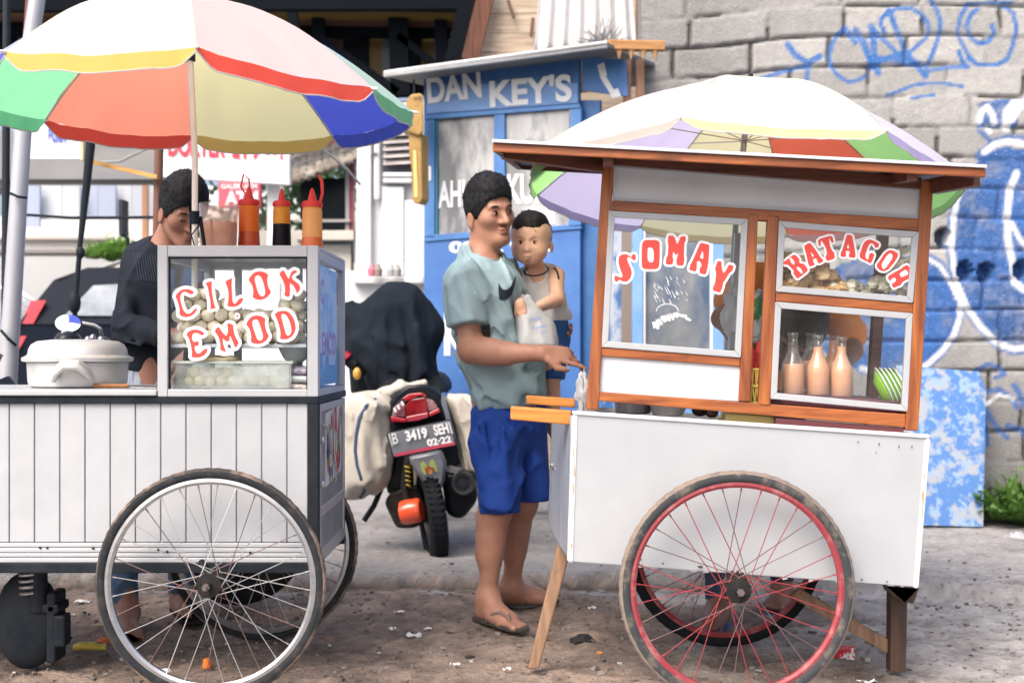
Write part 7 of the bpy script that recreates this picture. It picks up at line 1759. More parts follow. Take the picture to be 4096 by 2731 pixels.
# ---------------------------------------------------------------- black cloth thrown over the front
def shell(name, label, cat, prims, m, h=.011, nz=(), group=None, relax=1, par=None, cr=()):
    pts = [p for a in prims for p in (a[0], a[1])]; r = max(max(a[2], a[3]) for a in prims)*1.7
    fd = bbox_field(pts, r+.06, h)
    for a in prims: fd.cap(a[0], a[1], a[2], a[3], a[4] if len(a) > 4 else .05, sc=a[5] if len(a) > 5 else None, R=a[6] if len(a) > 6 else None)
    for z in nz: fd.noise(*z)
    for z in cr: fd.crease(*z)
    o = fd.build(name, m, par, relax=relax)
    if par is None: tag(recenter(o), label, cat, group)
    return o
M_cl = mat('cloth_black', (.008, .012, .019), .9, col2=(.012, .017, .026), scale=5, spec=.15, bump=.0015, bscale=300)
d0 = .35
shell('draped_cloth', 'large black cloth draped over the front of the scooter', 'cloth',
      [(S(396, 312, d0), S(402, 380, d0), .15, .17, .06, (1, 1, 1)), (S(382, 318, d0), S(365, 345, d0), .13, .12), (S(404, 305, d0), S(420, 330, d0+.05), .115, .13), (S(422, 330, d0+.05), S(428, 392, d0+.05), .055, .06),
       (S(392, 350, d0-.05), S(380, 362, d0-.05), .12, .10), (S(352, 318, d0), S(368, 338, d0), .075, .09), (S(400, 360, d0-.02), S(420, 385, d0-.02), .12, .10),
       (S(408, 300, d0-.13), S(424, 370, d0-.16), .018, .022, .05), (S(398, 305, d0-.13), S(404, 380, d0-.18), .016, .020, .05), (S(388, 308, d0-.12), S(378, 345, d0-.17), .018, .014, .05), (S(372, 335, d0-.15), S(402, 345, d0-.19), .014, .014, .05),
       (S(355, 338, d0-.1), S(400, 366, d0-.17), .018, .02, .05)],
      M_cl, nz=((.012, 7, (1.6, 1, .5), 3),), cr=((.022, 6.5, (1, 1, .28), frame((1, 0, 0), (.12, 0, 1)), 5), (.009, 15, (1, 1, .3), frame((1, 0, 0), (-.3, 0, 1)), 6)))
# pale sacks strapped to both sides
M_sack = mat('sack_cloth', (.50, .47, .41), .85, col2=(.40, .37, .32), scale=6, col3=(.24, .19, .14), sc3=4, lo3=.58, hi3=.78, bump=.003, bscale=28)
s1 = shell('saddle_sack', 'pale canvas sack with a blue strap hanging on the left of the scooter', 'sack',
      [(S(366, 415, .08), S(366, 470, .08), .115, .12, .06), (S(355, 415, .08), S(352, 478, .08), .085, .09), (S(372, 410, .08), S(379, 455, .10), .042, .050), (S(360, 402, .1), S(384, 396, .12), .04, .025),
       (S(370, 405, -.02), S(382, 465, -.02), .016, .02, .05), (S(379, 400, .06), S(386, 460, .08), .018, .02, .05), (S(362, 400, -.02), S(366, 480, -.04), .014, .016, .05)], M_sack, h=.009, nz=((.012, 9, (1.4, 1, .6), 8),), cr=((.020, 8, (1, 1, .3), frame((1, 0, 0), (.25, 0, 1)), 8), (.010, 19, (1, 1, .35), frame((1, 0, 0), (-.2, 0, 1)), 9)))
s2 = shell('saddle_sack', 'pale canvas sack bulging on the right of the scooter beside the blue shorts', 'sack',
      [(S(458, 408, .12), S(484, 450, .12), .045, .09, .06), (S(470, 420, .12), S(480, 462, .12), .08, .08), (S(450, 396, .10), S(474, 402, .10), .018, .03), (S(456, 402, .04), S(478, 468, .04), .014, .018, .05)], M_sack, h=.009, nz=((.010, 9, (1.4, 1, .6), 18),), cr=((.020, 9, (1, 1, .3), frame((1, 0, 0), (-.45, 0, 1)), 18), (.009, 20, (1, 1, .35), frame((1, 0, 0), (-.3, 0, 1)), 19)))
s3_ = shell('rag', 'crumpled pale rag folded over the scooter tail above the lamp', 'cloth',
      [(S(374, 397, .10), S(400, 387, .10), .026, .022), (S(400, 387, .10), S(424, 382.5, .10), .02, .016)], M_sack, h=.006, nz=((.008, 24, (1, 1, 1), 28),), cr=((.010, 20, (1, 1, .4), frame((0, 1, 0), (1, 0, .4)), 19),))
mb = MB(); me = s1.data; bv = BVHTree.FromPolygons([v.co+s1.location for v in me.vertices], [tuple(p.vertices) for p in me.polygons])
pts = []
for u, v in ((375, 398), (366, 405), (359, 418), (356, 434), (355, 450), (357, 465), (361, 478), (364, 490), (360, 497)):
    o_ = S(u, v, -1.0); d_ = (S(u, v, .5)-o_).normalized(); h_ = bv.ray_cast(o_, d_)
    if h_[0] is not None: pts.append(h_[0]-d_*.003)
mb.tube(pts, .010, 8, flat=.5); st_ = mb.build('strap', mat('strap_blue', (.025, .06, .13), .7), s1, smooth=True)
# ================================================================ PEOPLE
def tone(base, lips=None, lipc=(.36, .12, .10), lr=.03, spots=()):
    base = np.array(base)
    def f(V):
        C = np.tile(base, (len(V), 1))
        if lips is not None:
            for c, r, col in lips:
                d = np.linalg.norm((V-np.array(c))/np.array(r), axis=1); a = np.clip((1.15-d)/.4, 0, 1)[:, None]*.75; C = C*(1-a)+np.array(col)*a
        return C
    return f
def hand(fd, W, D, N, s=1.0, curls=(.2, .7, .9, 1.0), spread=.10, thumb=(.6, .5), k=.008):
    """palm + five bent fingers. W wrist, D pointing dir, N back-of-hand normal; thumb leaves on the +side"""
    W = np.array(W); D = np.array(D, float); D /= np.linalg.norm(D); N = np.array(N, float); N -= D*N.dot(D); N /= np.linalg.norm(N); T = np.cross(D, N)
    pc = W+D*.048*s
    R = np.stack([D, T, N], 1)
    fd.ell(pc, np.array((.052, .040, .0155))*s, R, .015)
    fd.cap(W, W+D*.02*s, .023*s, .02*s, .02)
    L = (.072, .080, .074, .060)
    for i, c in enumerate(curls):
        off = (i-1.5)*.0185*s; p = W+D*(.084-.004*abs(i-1.2))*s-T*off*1.0
        ang = 0.0; r = .0092*s; dr0 = D-T*(i-1.5)*spread; dr0 /= np.linalg.norm(dr0)
        for j, fr in enumerate((.44, .31, .25)):
            ang += c*(.75, .95, .7)[j]; d = dr0*math.cos(ang)-N*math.sin(ang); q = p+d*L[i]*fr*s
            fd.cap(p, q, r, r*.9, .004); p = q; r *= .9
    a = W+D*.025*s+T*.028*s; d1 = D*.62+T*.55*thumb[0]*1.4-N*.25; d1 /= np.linalg.norm(d1); b = a+d1*.038*s
    d2 = D*.9+T*.1-N*.35*thumb[1]; d2 /= np.linalg.norm(d2); c = b+d2*.034*s; fd.cap(a, b, .0145*s, .0115*s, .01); fd.cap(b, c, .0115*s, .009*s, .004)
def foot(fd, ankle, heel, toe, s=1.0, toes=True, up=.0):
    A, H, T = [np.array(x, float) for x in (ankle, heel, toe)]; D = T-H; L = np.linalg.norm(D); D /= L; S_ = np.cross((0, 0, 1), D); Z = np.array((0, 0, 1.0))
    fd.cap(A, H+Z*.03*s+D*.03*s, .034*s, .032*s, .03); fd.cap(H+Z*.026*s+D*.028*s, H+D*L*.62+Z*.018*s, .029*s, .026*s, .03, sc=(1, 1, 1))
    fd.cap(A, H+D*L*.6+Z*.024*s, .032*s, .022*s, .05)
    fd.cap(H+D*L*.66+S_*.022*s+Z*.014*s, H+D*L*.66-S_*.022*s+Z*.014*s, .0165*s, .0165*s, .03)
    fd.cap(H+D*L*.4+Z*.018*s, H+D*L*.7+Z*.014*s, .03*s, .026*s, .03, sc=(1, 1, .7))
def toes_(fd, heel, toe, side, s=1.0):
    H, T = [np.array(x, float) for x in (heel, toe)]; D = T-H; L = np.linalg.norm(D); D /= L; S_ = np.cross((0, 0, 1), D)*side; Z = np.array((0, 0, 1.0))
    for i, (o, r, l) in enumerate(((-.030, .0125, .99), (-.012, .0092, 1.0), (.004, .0088, .975), (.018, .0082, .94), (.031, .0078, .90))):
        b = H+D*L*.74+S_*o*.8*s+Z*.014*s; e = H+D*(L*l-.008)+S_*o*1.08*s+Z*.011*s; fd.cap(b, e, r*s, r*.95*s, .006)
def sandal(name, heel, toe, side, root, msole, mstrap, s=1.0):
    H, T = Vector(heel), Vector(toe); D = T-H; L = D.length; D.normalize(); S_ = Vector((0, 0, 1)).cross(D)*side
    H = Vector((H.x, H.y, 0)); z0 = gz(H.x, H.y)
    H.z = z0+.004; mb = MB(); out = []
    for t, w0, w1 in ((-.10, -.008, .008), (-.07, -.026, .026), (.0, -.033, .033), (.25, -.034, .032), (.5, -.038, .034), (.72, -.046, .042), (.9, -.046, .04), (1.0, -.034, .026), (1.05, -.014, .01)):
        out.append((H+D*L*t+S_*w0*s, H+D*L*t+S_*w1*s))
    lo = [a for a, b in out]+[b for a, b in out[::-1]]; hi = [p+Vector((0, 0, .016*s)) for p in lo]; n = len(lo)
    mb.add(lo+hi, [tuple(range(n)), tuple(range(2*n-1, n-1, -1))]+[(i, i+n, (i+1) % n+n, (i+1) % n) for i in range(n)])
    o = mb.build(name, msole, root, bevel=.004)
    mb = MB(); Z = Vector((0, 0, 1)); a = H+D*L*.80-S_*.020*s+Z*.02
    for sg in (-1, 1):
        e = H+D*L*.36+S_*sg*.036*s+Z*.018; m1 = H+D*L*.64+S_*(sg*.018-.012)*s+Z*.058*s; m2 = H+D*L*.48+S_*sg*.034*s+Z*.048*s
        mb.tube([a, a+Z*.022*s, m1, m2, e], [.004, .005, .007, .009, .008], 8, flat=.6)
    mb.build('strap', mstrap, o, smooth=True); return o
M_hair = mat('hair_black', (.006, .006, .008), .75, col2=(.014, .014, .017), scale=60, bump=.002, bscale=140, stretch=(1, 1, .4), spec=.25)
# ---------------------------------------------------------------- 1. the man in the pale teal shirt
A = lambda u, v, Y: np.array(P(u, v, Y))
MAN = thing('person', 'standing man in a pale teal t-shirt and blue shorts holding a toddler', 'person', (P(500, 352, 4.75).x, 4.75, 0))
C1 = A(489.5, 211.5, 4.72); R1_ = frame((.55, -.83, -.12), (-.12, -.075, 1))
sk = (.43, .225, .155)
fd = Field(A(436, 640, 4.2)-np.array((.0, 0, 0.03)), A(590, 160, 5.12)+np.array((.03, 0, .03)), .0046)
head_prims(fd, C1, R1_, 1.0)
fd.cap(C1+R1_@np.array((-.035, 0, -.07)), A(482, 262, 4.72), .056, .062, .04)
# trunk (mostly under the shirt)
fd.cap(A(482, 285, 4.73), A(505, 400, 4.76), .10, .11, .05); fd.cap(A(466, 276, 4.60), A(502, 273, 4.86), .05, .05, .05)
# near arm
fd.cap(A(463, 281, 4.575), A(471.5, 350, 4.53), .050, .042, .03)
fd.cap(A(471.5, 349, 4.53), A(505, 353, 4.46), .043, .0405, .04); fd.cap(A(505, 353, 4.46), A(543, 352.5, 4.40), .0405, .0265, .02)
fd.ell(A(489, 351.5, 4.49), (.06, .042, .046), None, .03)
hand(fd, A(543, 352.5, 4.40), (1.0, -.10, -.10), (.15, -.75, .62), 1.04, curls=(.12, .55, .95, 1.15), thumb=(.55, .1))
# far arm round the child
fd.cap(A(503, 276, 4.87), A(513, 335, 4.99), .046, .040, .03); fd.cap(A(513, 335, 4.99), A(548, 338, 4.97), .040, .028, .02)
hand(fd, A(548, 338, 4.97), (.8, -.6, .05), (.5, .6, -.5), .95, curls=(.5, .5, .5, .6))
# legs
for hip, kn, an, he, to, side in (((496, 405, 4.70), (495, 508, 4.67), (487.5, 597, 4.69), (480.5, 618, 4.72), (523, 629, 4.475), 1), ((518, 405, 4.84), (521, 502, 4.87), (511, 588, 4.93), (503.5, 604.5, 4.95), (556, 600.5, 5.0), -1)):
    hip, kn, an = A(*hip), A(*kn), A(*an); he = A(*he); to = A(*to); he[2] = to[2] = gz(he[0], he[1])+.020
    fd.cap(hip, kn, .085, .056, .05); fd.cap(kn, an, .052, .033, .03)
    cf = kn*.66+an*.34; fd.cap(kn*.85+an*.15+np.array((-.016, .01, 0)), kn*.5+an*.5+np.array((-.014, .008, 0)), .045, .040, .05)
    fd.ell(kn+np.array((.012, -.01, 0)), (.05, .048, .055), None, .03)
    fd.ell(an+np.array((0, -.03, .0)), (.012, .012, .014), None, .015)
    foot(fd, an, he, to); toes_(fd, he, to, side)
lc = C1+R1_@np.array((.1, 0, -.067))
body = fd.build('body', skin('skin_man', sk), MAN, tone(sk, [(lc, (.024, .024, .0145), (.27, .085, .075)), (C1+R1_@np.array((.1, 0, -.052)), (.03, .03, .008), (.20, .10, .07)), (C1+R1_@np.array((0.08, 0, -.105)), (.03, .03, .012), (.22, .12, .085))]), relax=1)
head_extras(None, C1, R1_, 1.0, M_hair, MAN)
hr = hair_cap('hair', C1, R1_, 1.0, MAN, M_hair, slope=.45, off=-.036, thick=.010, seed=5, top=.016, low=-.080, spike=.008, h=.0034)
# ring on the hand
mb = MB(); rc = A(566.5, 366.5, 4.335); mb.tube([Vector(rc)+Vector((math.cos(a*.6283)*.003, math.sin(a*.6283)*.0115, math.cos(a*.6283)*.011)) for a in range(10)], .0028, 6, closed=True); mb.box(Vector(rc)+Vector((.003, -.013, -.003)), (.010, .008, .012)); mb.build('ring', M_chrome, MAN, smooth=True, angle=30)
# shirt
M_sh = mat('shirt_teal', (.30, .415, .45), .9, col2=(.27, .38, .41), scale=3, spec=.2, bump=.0006, bscale=420)
fd = Field(A(438, 418, 4.30), A(552, 238, 5.08), .0052)
axT = frame((.906, -.423, 0))
sT = lambda a, b, ra, rb, k=.05, sc=(1, 1.28, 1): fd.cap(a, b, ra, rb, k, sc=sc, R=axT)
sT(A(483, 296, 4.73), A(497, 350, 4.75), .128, .128, .05, (.98, 1.22, 1)); sT(A(500, 350, 4.75), A(508, 392, 4.75), .130, .138, .08, (1.0, 1.16, .9))
fd.cap(A(465, 275, 4.60), A(502, 271, 4.87), .060, .058, .06); fd.cap(A(480, 262, 4.72), A(484, 292, 4.72), .085, .10, .06)
fd.ell(A(500, 290, 4.66), (.075, .11, .09), axT, .06)
fd.cap(A(462, 281, 4.575), A(470.5, 327, 4.545), .070, .0755, .045); fd.cap(A(503, 277, 4.88), A(508, 318, 4.95), .064, .07, .04)
# folds: long soft ridges pulled from the shoulder and around the belly
for a, b, r in (((470, 268, 4.53), (489, 322, 4.585), .016), ((486, 262, 4.62), (507, 318, 4.575), .016), ((494, 330, 4.575), (524, 360, 4.60), .018), ((490, 352, 4.585), (533, 388, 4.62), .020),
                ((480, 366, 4.60), (512, 402, 4.60), .019), ((474, 360, 4.63), (482, 405, 4.62), .016), ((504, 290, 4.57), (514, 340, 4.59), .014), ((498, 300, 4.575), (502, 345, 4.585), .013), ((512, 392, 4.59), (540, 372, 4.67), .016),
                ((449, 285, 4.52), (456, 318, 4.50), .014), ((458, 276, 4.50), (470, 318, 4.47), .012)):
    p, q = A(*a), A(*b); fd.cap(p, q, r*.62, r*.82, .042)
fd.noise(.004, 9, (1.2, 1, .7), 6)
fd.crease(.018, 9, (1, 1, .30), frame((.3, -.9, .3), (-.62, 0, .78)), 7, (-9, -9, A(0, 404, 4.7)[2]), (9, 9, A(0, 334, 4.7)[2])); fd.crease(.015, 9, (1, 1, .30), frame((.3, -.9, 0), (-.30, 0, .95)), 8, (-9, -9, A(0, 345, 4.7)[2]), (9, 9, 9)); fd.crease(.006, 22, (1, 1, .35), frame((.3, -.9, .2), (-.5, 0, .86)), 9)
# openings: sleeve end, hem, collar
el = A(471.5, 350, 4.53)-A(463, 281, 4.575); fd.half(A(470.5, 325.5, 4.54), el, .004, A(440, 352, 4.3), A(489.5, 300, 4.66))
fd.half(A(506, 405, 4.75), (.10, .05, -1.0), .004)
nk = C1+R1_@np.array((-.035, 0, -.07)); nb = A(484, 268, 4.71)
fd.cap(nk+(nk-nb)*.3, A(485, 258, 4.695), .061, .066, .014, 'sub')
shirt = fd.build('shirt', M_sh, MAN, relax=1)
mb = MB(); rimp = []
for k in range(28):
    a = 2*math.pi*k/28; d = Vector(axT@np.array((math.cos(a)*.063, math.sin(a)*.068, 0))); rimp.append(Vector(A(483.2, 256.5, 4.71))+d+Vector((0, 0, -.018*math.cos(a)-.002)))
mb.tube(rimp, .0055, 8, closed=True); mb.build('collar', mat('shirt_collar', (.23, .34, .36), .85), shirt, smooth=True)
# the dark tick on the chest
def zt_(x, y): return (412.5+x/6.97, 200+y/6.97)
sw = [(600,570),(597,640),(603,690),(635,697),(668,680),(698,640),(714,560),(717,520),(700,560),(685,600),(655,625),(630,622),(612,600)]
decal('chest_tick', [smoothpoly([zt_(*p) for p in sw], 2)], lambda u, v: (P(u, v, 4.2), (P(u, v, 5)-P(u, v, 4.2)).normalized()), shirt, mat('print_navy', (.022, .028, .045), .6), shirt, .003, 1.6)
# shorts
M_so = mat('shorts_blue', (.014, .050, .27), .75, col2=(.022, .07, .33), scale=4, spec=.2, bump=.0006, bscale=380)
fd = Field(A(458, 520, 4.45), A(562, 385, 5.1), .0052)
fd.cap(A(506, 409, 4.765), A(508, 428, 4.77), .115, .124, .04, sc=(1, 1.14, 1), R=axT)
fd.cap(A(496, 420, 4.70), A(500.5, 515, 4.67), .100, .080, .05, sc=(1, 1.05, 1)); fd.cap(A(521, 420, 4.84), A(531, 506, 4.88), .105, .078, .03, sc=(1, 1.05, 1))
for a, b in (((484, 425, 4.58), (492, 505, 4.585)), ((503, 430, 4.57), (505, 505, 4.58)), ((514, 430, 4.62), (496, 470, 4.575)), ((530, 430, 4.72), (541, 495, 4.80)), ((476, 440, 4.62), (486, 480, 4.60)), ((512, 415, 4.60), (530, 428, 4.66))):
    fd.cap(A(*a), A(*b), .009, .013, .045)
fd.noise(.005, 9, (1.4, 1.2, .6), 16); fd.crease(.018, 8, (1, 1, .3), frame((.3, -.9, .2), (.45, 0, .9)), 17); fd.crease(.005, 20, (1, 1, .35), frame((.3, -.9, .2), (-.35, 0, .9)), 18)
fd.half(A(500, 511, 4.67), (.0, .02, -1), .004, A(458, 530, 4.45), A(522, 470, 4.765)); fd.half(A(531, 499, 4.88), (.02, .0, -1), .004, A(516, 530, 4.765), A(565, 470, 5.1))
shorts = fd.build('shorts', M_so, MAN, relax=1)
M_sole = mat('sandal_sole', (.045, .038, .035), .7, col2=(.09, .08, .07), scale=20); M_strp = mat('sandal_strap', (.17, .12, .095), .6); M_strp2 = mat('sandal_strap_dark', (.03, .026, .025), .6)
sandal('flip_flop', A(480.5, 618, 4.72), A(523, 629, 4.475), 1, MAN, M_sole, M_strp); sandal('flip_flop', A(503.5, 604.5, 4.95), A(556, 600.5, 5.0), -1, MAN, M_sole, M_strp2)
# ---------------------------------------------------------------- 2. the toddler
CH = thing('person', 'toddler in a white sleeveless top carried on the arm of the man in teal', 'person', P(550, 360, 4.9))
C2 = A(531.5, 242.5, 4.86); R2_ = frame((-.22, -.97, -.06)); sc2 = .86; sk2 = (.80, .50, .36)
fd = Field(A(506, 445, 4.55), A(572, 205, 5.05), .0042)
head_prims(fd, C2, R2_, sc2, True)
fd.cap(C2+R2_@np.array((-.03, 0, -.07)), A(538, 274, 4.91), .036, .038, .03)
fd.cap(A(540, 285, 4.92), A(549, 325, 4.93), .062, .066, .04); fd.cap(A(524, 276, 4.91), A(555, 276, 4.90), .03, .034, .03)
fd.cap(A(556.5, 275, 4.885), A(557, 299, 4.82), .031, .0275, .02); fd.cap(A(557, 299, 4.82), A(535, 308, 4.70), .0285, .019, .015)
hand(fd, A(534, 308.3, 4.695), (-.95, -.2, .05), (-.1, -.5, .85), .56, curls=(.7, .9, 1, 1), k=.004)
fd.cap(A(524, 276, 4.92), A(514, 284, 4.86), .027, .025, .02); fd.cap(A(514, 284, 4.86), A(519.5, 303, 4.62), .024, .018, .015)
hand(fd, A(519.5, 303, 4.62), (.25, -.3, -.9), (-.2, -.9, .1), .52, curls=(.8, 1, 1.1, 1.1))
fd.cap(A(551, 332, 4.92), A(551, 372, 4.84), .055, .042, .03); fd.cap(A(551, 370, 4.84), A(555, 422, 4.90), .037, .023, .02)
foot(fd, A(555, 422, 4.90), A(554, 434, 4.92), A(564, 440, 4.84), .55)
lc = C2+R2_@(np.array((.098, 0, -.0665))*sc2)
b2 = fd.build('body', skin('skin_toddler', sk2), CH, tone(sk2, [(lc, (.018, .02, .0125), (.46, .15, .13)), (C2+R2_@np.array((.05, .04, -.035)), (.028, .028, .025), (.84, .44, .33)), (C2+R2_@np.array((.05, -.04, -.035)), (.028, .028, .025), (.84, .44, .33))]))
head_extras(None, C2, R2_, sc2, M_hair, CH)
hair_cap('hair', C2, R2_, sc2, CH, mat('hair_toddler', (.020, .017, .017), .5, bump=.003, bscale=120), slope=.45, off=-.026, face=((.078, 0, -.034), (.072, .096, .088)), thick=.017, seed=15, top=.004, low=-.05, spike=.005, h=.0034)
fd = Field(A(506, 335, 4.7), A(575, 255, 5.05), .0042)
axC = frame((-.15, -.98, 0))
fd.cap(A(538, 284, 4.92), A(547, 316, 4.93), .078, .082, .03, sc=(.9, 1.16, 1), R=axC); fd.cap(A(525, 275, 4.91), A(553, 273, 4.905), .034, .036, .03)
fd.noise(.003, 16, (1, 1, .6), 26); fd.crease(.006, 17, (1, 1, .3), frame((.3, -.9, .2), (.3, 0, .9)), 27)
fd.cap(A(536, 254, 4.86), A(536.5, 272, 4.84), .044, .042, .006, 'sub')
fd.cap(A(557.5, 268, 4.88), A(558.5, 288, 4.85), .036, .034, .004, 'sub'); fd.half(A(549, 322.5, 4.9), (.15, 0, -1), .004)
M_tank = mat('tank_white', (.74, .74, .77), .85, col2=(.66, .66, .70), scale=8, bump=.003, bscale=14)
tank = fd.build('tank_top', M_tank, CH)
def ring_on(nm, c, ax1, ax2, r1, r2, rr_, m, par, dip=0):
    mb = MB(); mb.tube([Vector(c)+Vector(ax1)*math.cos(a*math.pi/14)*r1+Vector(ax2)*math.sin(a*math.pi/14)*r2 for a in range(28)], rr_, 6, closed=True); return mb.build(nm, m, par, smooth=True)
M_nv = mat('piping_navy', (.03, .038, .05), .7)
ring_on('neck_piping', A(536.2, 270.0, 4.853), (1, .05, .12), (-.02, -.85, -.5), .047, .045, .0036, M_nv, tank)
ring_on('arm_piping', A(555.8, 279, 4.868), (.25, -.8, .15), (.18, .05, -1), .036, .043, .0036, M_nv, tank)
fd = Field(A(530, 392, 4.68), A(575, 312, 5.06), .0045)
fd.cap(A(549, 322, 4.93), A(551, 338, 4.92), .074, .078, .03, sc=(1, .95, 1)); fd.cap(A(551, 336, 4.91), A(551.5, 377, 4.84), .066, .052, .03)
fd.noise(.007, 16, (1, 1, .6), 36); fd.half(A(551, 379, 4.84), (.0, -.1, -1), .004)
M_pat = mat('shorts_print', (.015, .09, .30), .75, col2=(.50, .50, .12), scale=26, lo=.66, hi=.69, col3=(.55, .6, .65), sc3=34, lo3=.67, hi3=.70, bump=.003, bscale=20)
fd.build('shorts', M_pat, CH)
# ---------------------------------------------------------------- plastic carrier bag in the toddler's fist
fd = Field(A(512, 358, 4.42), A(570, 295, 4.75), .004)
for a, b, ra, rb in (((524, 303, 4.66), (530, 322, 4.63), .012, .040), ((530, 320, 4.63), (542, 342, 4.60), .040, .062), ((534, 325, 4.63), (530, 343, 4.60), .035, .045), ((527, 300, 4.66), (545, 330, 4.62), .010, .03), ((523, 302, 4.655), (524, 335, 4.62), .008, .02)):
    fd.cap(A(*a), A(*b), ra, rb, .03, sc=(1, .62, 1))
fd.cap(A(523, 303, 4.66), A(521, 297, 4.66), .006, .012, .01); fd.cap(A(524, 303, 4.66), A(528, 296.5, 4.66), .006, .012, .01)
for i in range(8):
    u = 520+i*4.3; fd.cap(A(525, 304, 4.64), A(u+3, 344, 4.565+.004*(i % 2)), .002, .008, .02)
fd.noise(.006, 22, (1.6, 1, .7), 46); fd.half(A(540, 349.5, 4.6), (.0, 0, -1), .01)
bag = fd.build('carrier_bag', mat('bag_milky', (.60, .615, .63), .35, trans=.35, bump=.003, bscale=30), None)
tag(recenter(bag), 'white carrier bag with faint blue print hanging from the toddler hand', 'carrier bag')
r8 = random.Random(2); pl_ = []
for row, (u0, v0, n) in enumerate(((529, 318, 6), (532, 326.5, 7), (541, 331, 3))):
    for k in range(n):
        u = u0+k*2.1; v = v0-k*.35; h = 2.6+r8.random(); 
        pl_.append([(u, v), (u+.7, v), (u+.9, v+h), (u+.2, v+h)])
        if r8.random() < .6: pl_.append([(u+.6, v+h*.4), (u+1.6, v+h*.4), (u+1.6, v+h*.6), (u+.6, v+h*.6)])
decal('bag_print', pl_, lambda u, v: (P(u, v, 4.3), (P(u, v, 5)-P(u, v, 4.3)).normalized()), bag, mat('print_blue', (.22, .32, .66), .6), bag, .002, 1.5)
# ---------------------------------------------------------------- 3. the vendor behind the left cart
VN = thing('person', 'vendor in a dark jacket with bowed head behind the left cart', 'person', (P(160, 352, 4.72).x, 4.72, 0))
C3 = A(183.5, 211, 4.66); R3 = frame((.52, -.74, -.46)); sk3 = (.33, .165, .115)
fd = Field(A(90, 645, 4.32)-np.array((0, 0, .03)), A(222, 165, 5.1), .0056)
head_prims(fd, C3, R3, .98)
fd.cap(C3+R3@np.array((-.05, 0, -.06)), A(163, 258, 4.76), .055, .062, .04)
fd.cap(A(160, 270, 4.78), A(150, 400, 4.80), .11, .12, .05); fd.cap(A(128, 268, 4.78), A(192, 268, 4.74), .055, .055, .05)
fd.cap(A(124, 275, 4.78), A(113, 326, 4.66), .048, .042, .03); fd.cap(A(113, 326, 4.66), A(176, 336, 4.52), .040, .028, .02); hand(fd, A(176, 336, 4.52), (.9, -.2, 0), (.1, -.3, .9), 1.0)
fd.cap(A(196, 275, 4.74), A(205, 325, 4.62), .048, .042, .03); fd.cap(A(205, 325, 4.62), A(192, 352, 4.52), .040, .028, .02); hand(fd, A(192, 352, 4.52), (-.2, -.3, -.8), (.1, -.9, .2), 1.0)
for hip, kn, an, he, to, sd_ in (((142, 400, 4.80), (125, 500, 4.66), (127, 612, 4.56), (121, 630, 4.50), (135, 648, 4.28), 1), ((168, 400, 4.80), (182, 500, 4.70), (183, 598, 4.78), (178, 607, 4.84), (194, 622, 4.60), -1)):
    hip, kn, an, he, to = [A(*x) for x in (hip, kn, an, he, to)]; he[2] = to[2] = gz(he[0], he[1])+.018
    fd.cap(hip, kn, .085, .056, .05); fd.cap(kn, an, .05, .034, .03); foot(fd, an, he, to); toes_(fd, he, to, sd_)
fd.build('body', skin('skin_vendor', sk3), VN, tone(sk3, [(C3+R3@np.array((.098, 0, -.066)), (.02, .02, .014), (.25, .09, .08))]))
head_extras(None, C3, R3, .98, M_hair, VN, closed=True)
hair_cap('hair', C3, R3, .98, VN, M_hair, slope=.45, off=-.036, thick=.014, seed=31, top=.018, low=-.07, spike=.008)
mb = MB()
for q in (-1, 1):
    w = lambda f, l, z: Vector(C3+R3@np.array((f, l, z))*.98)
    mb = MB(); mb.tube([w(.0965-abs(t)*.006, q*.031+t*.0145, -.003-t*t*.0) for t in (-1, -.5, 0, .5, 1)], [.0008, .0016, .0018, .0016, .0008], 6); mb.build('closed_eyelashes', M_hair, VN, smooth=True)
M_jk = mat('jacket_navy', (.009, .012, .019), .9, col2=(.014, .018, .028), scale=4, spec=.2)
fd = Field(A(88, 392, 4.35), A(225, 236, 5.1), .0062)
fd.cap(A(160, 280, 4.78), A(152, 352, 4.80), .155, .15, .05, sc=(1.12, .85, 1)); fd.cap(A(130, 272, 4.78), A(192, 270, 4.74), .072, .07, .06); fd.cap(A(160, 258, 4.77), A(160, 280, 4.78), .085, .12, .05)
fd.cap(A(127, 276, 4.78), A(114, 326, 4.66), .070, .062, .04); fd.cap(A(114, 326, 4.66), A(172, 336, 4.54), .060, .044, .03)
fd.cap(A(196, 276, 4.74), A(205, 325, 4.62), .070, .060, .04); fd.cap(A(205, 325, 4.62), A(194, 347, 4.53), .058, .044, .03)
for a, b in (((118, 285, 4.70), (108, 322, 4.62)), ((128, 300, 4.66), (120, 335, 4.60)), ((112, 338, 4.60), (140, 345, 4.55))): fd.cap(A(*a), A(*b), .012, .014, .04)
fd.noise(.008, 8, (1, 1, .7), 51); fd.crease(.014, 9, (1, 1, .35), frame((.3, -.9, .2), (.5, 0, .8)), 52); fd.crease(.005, 20, (1, 1, .4), frame((.3, -.9, .2), (-.7, 0, .7)), 53)
fd.cap(C3+R3@np.array((-.03, 0, -.06)), A(164, 254, 4.74), .060, .068, .006, 'sub'); fd.half(A(150, 378, 4.8), (0, 0, -1), .004)
jk = fd.build('jacket', M_jk, VN)
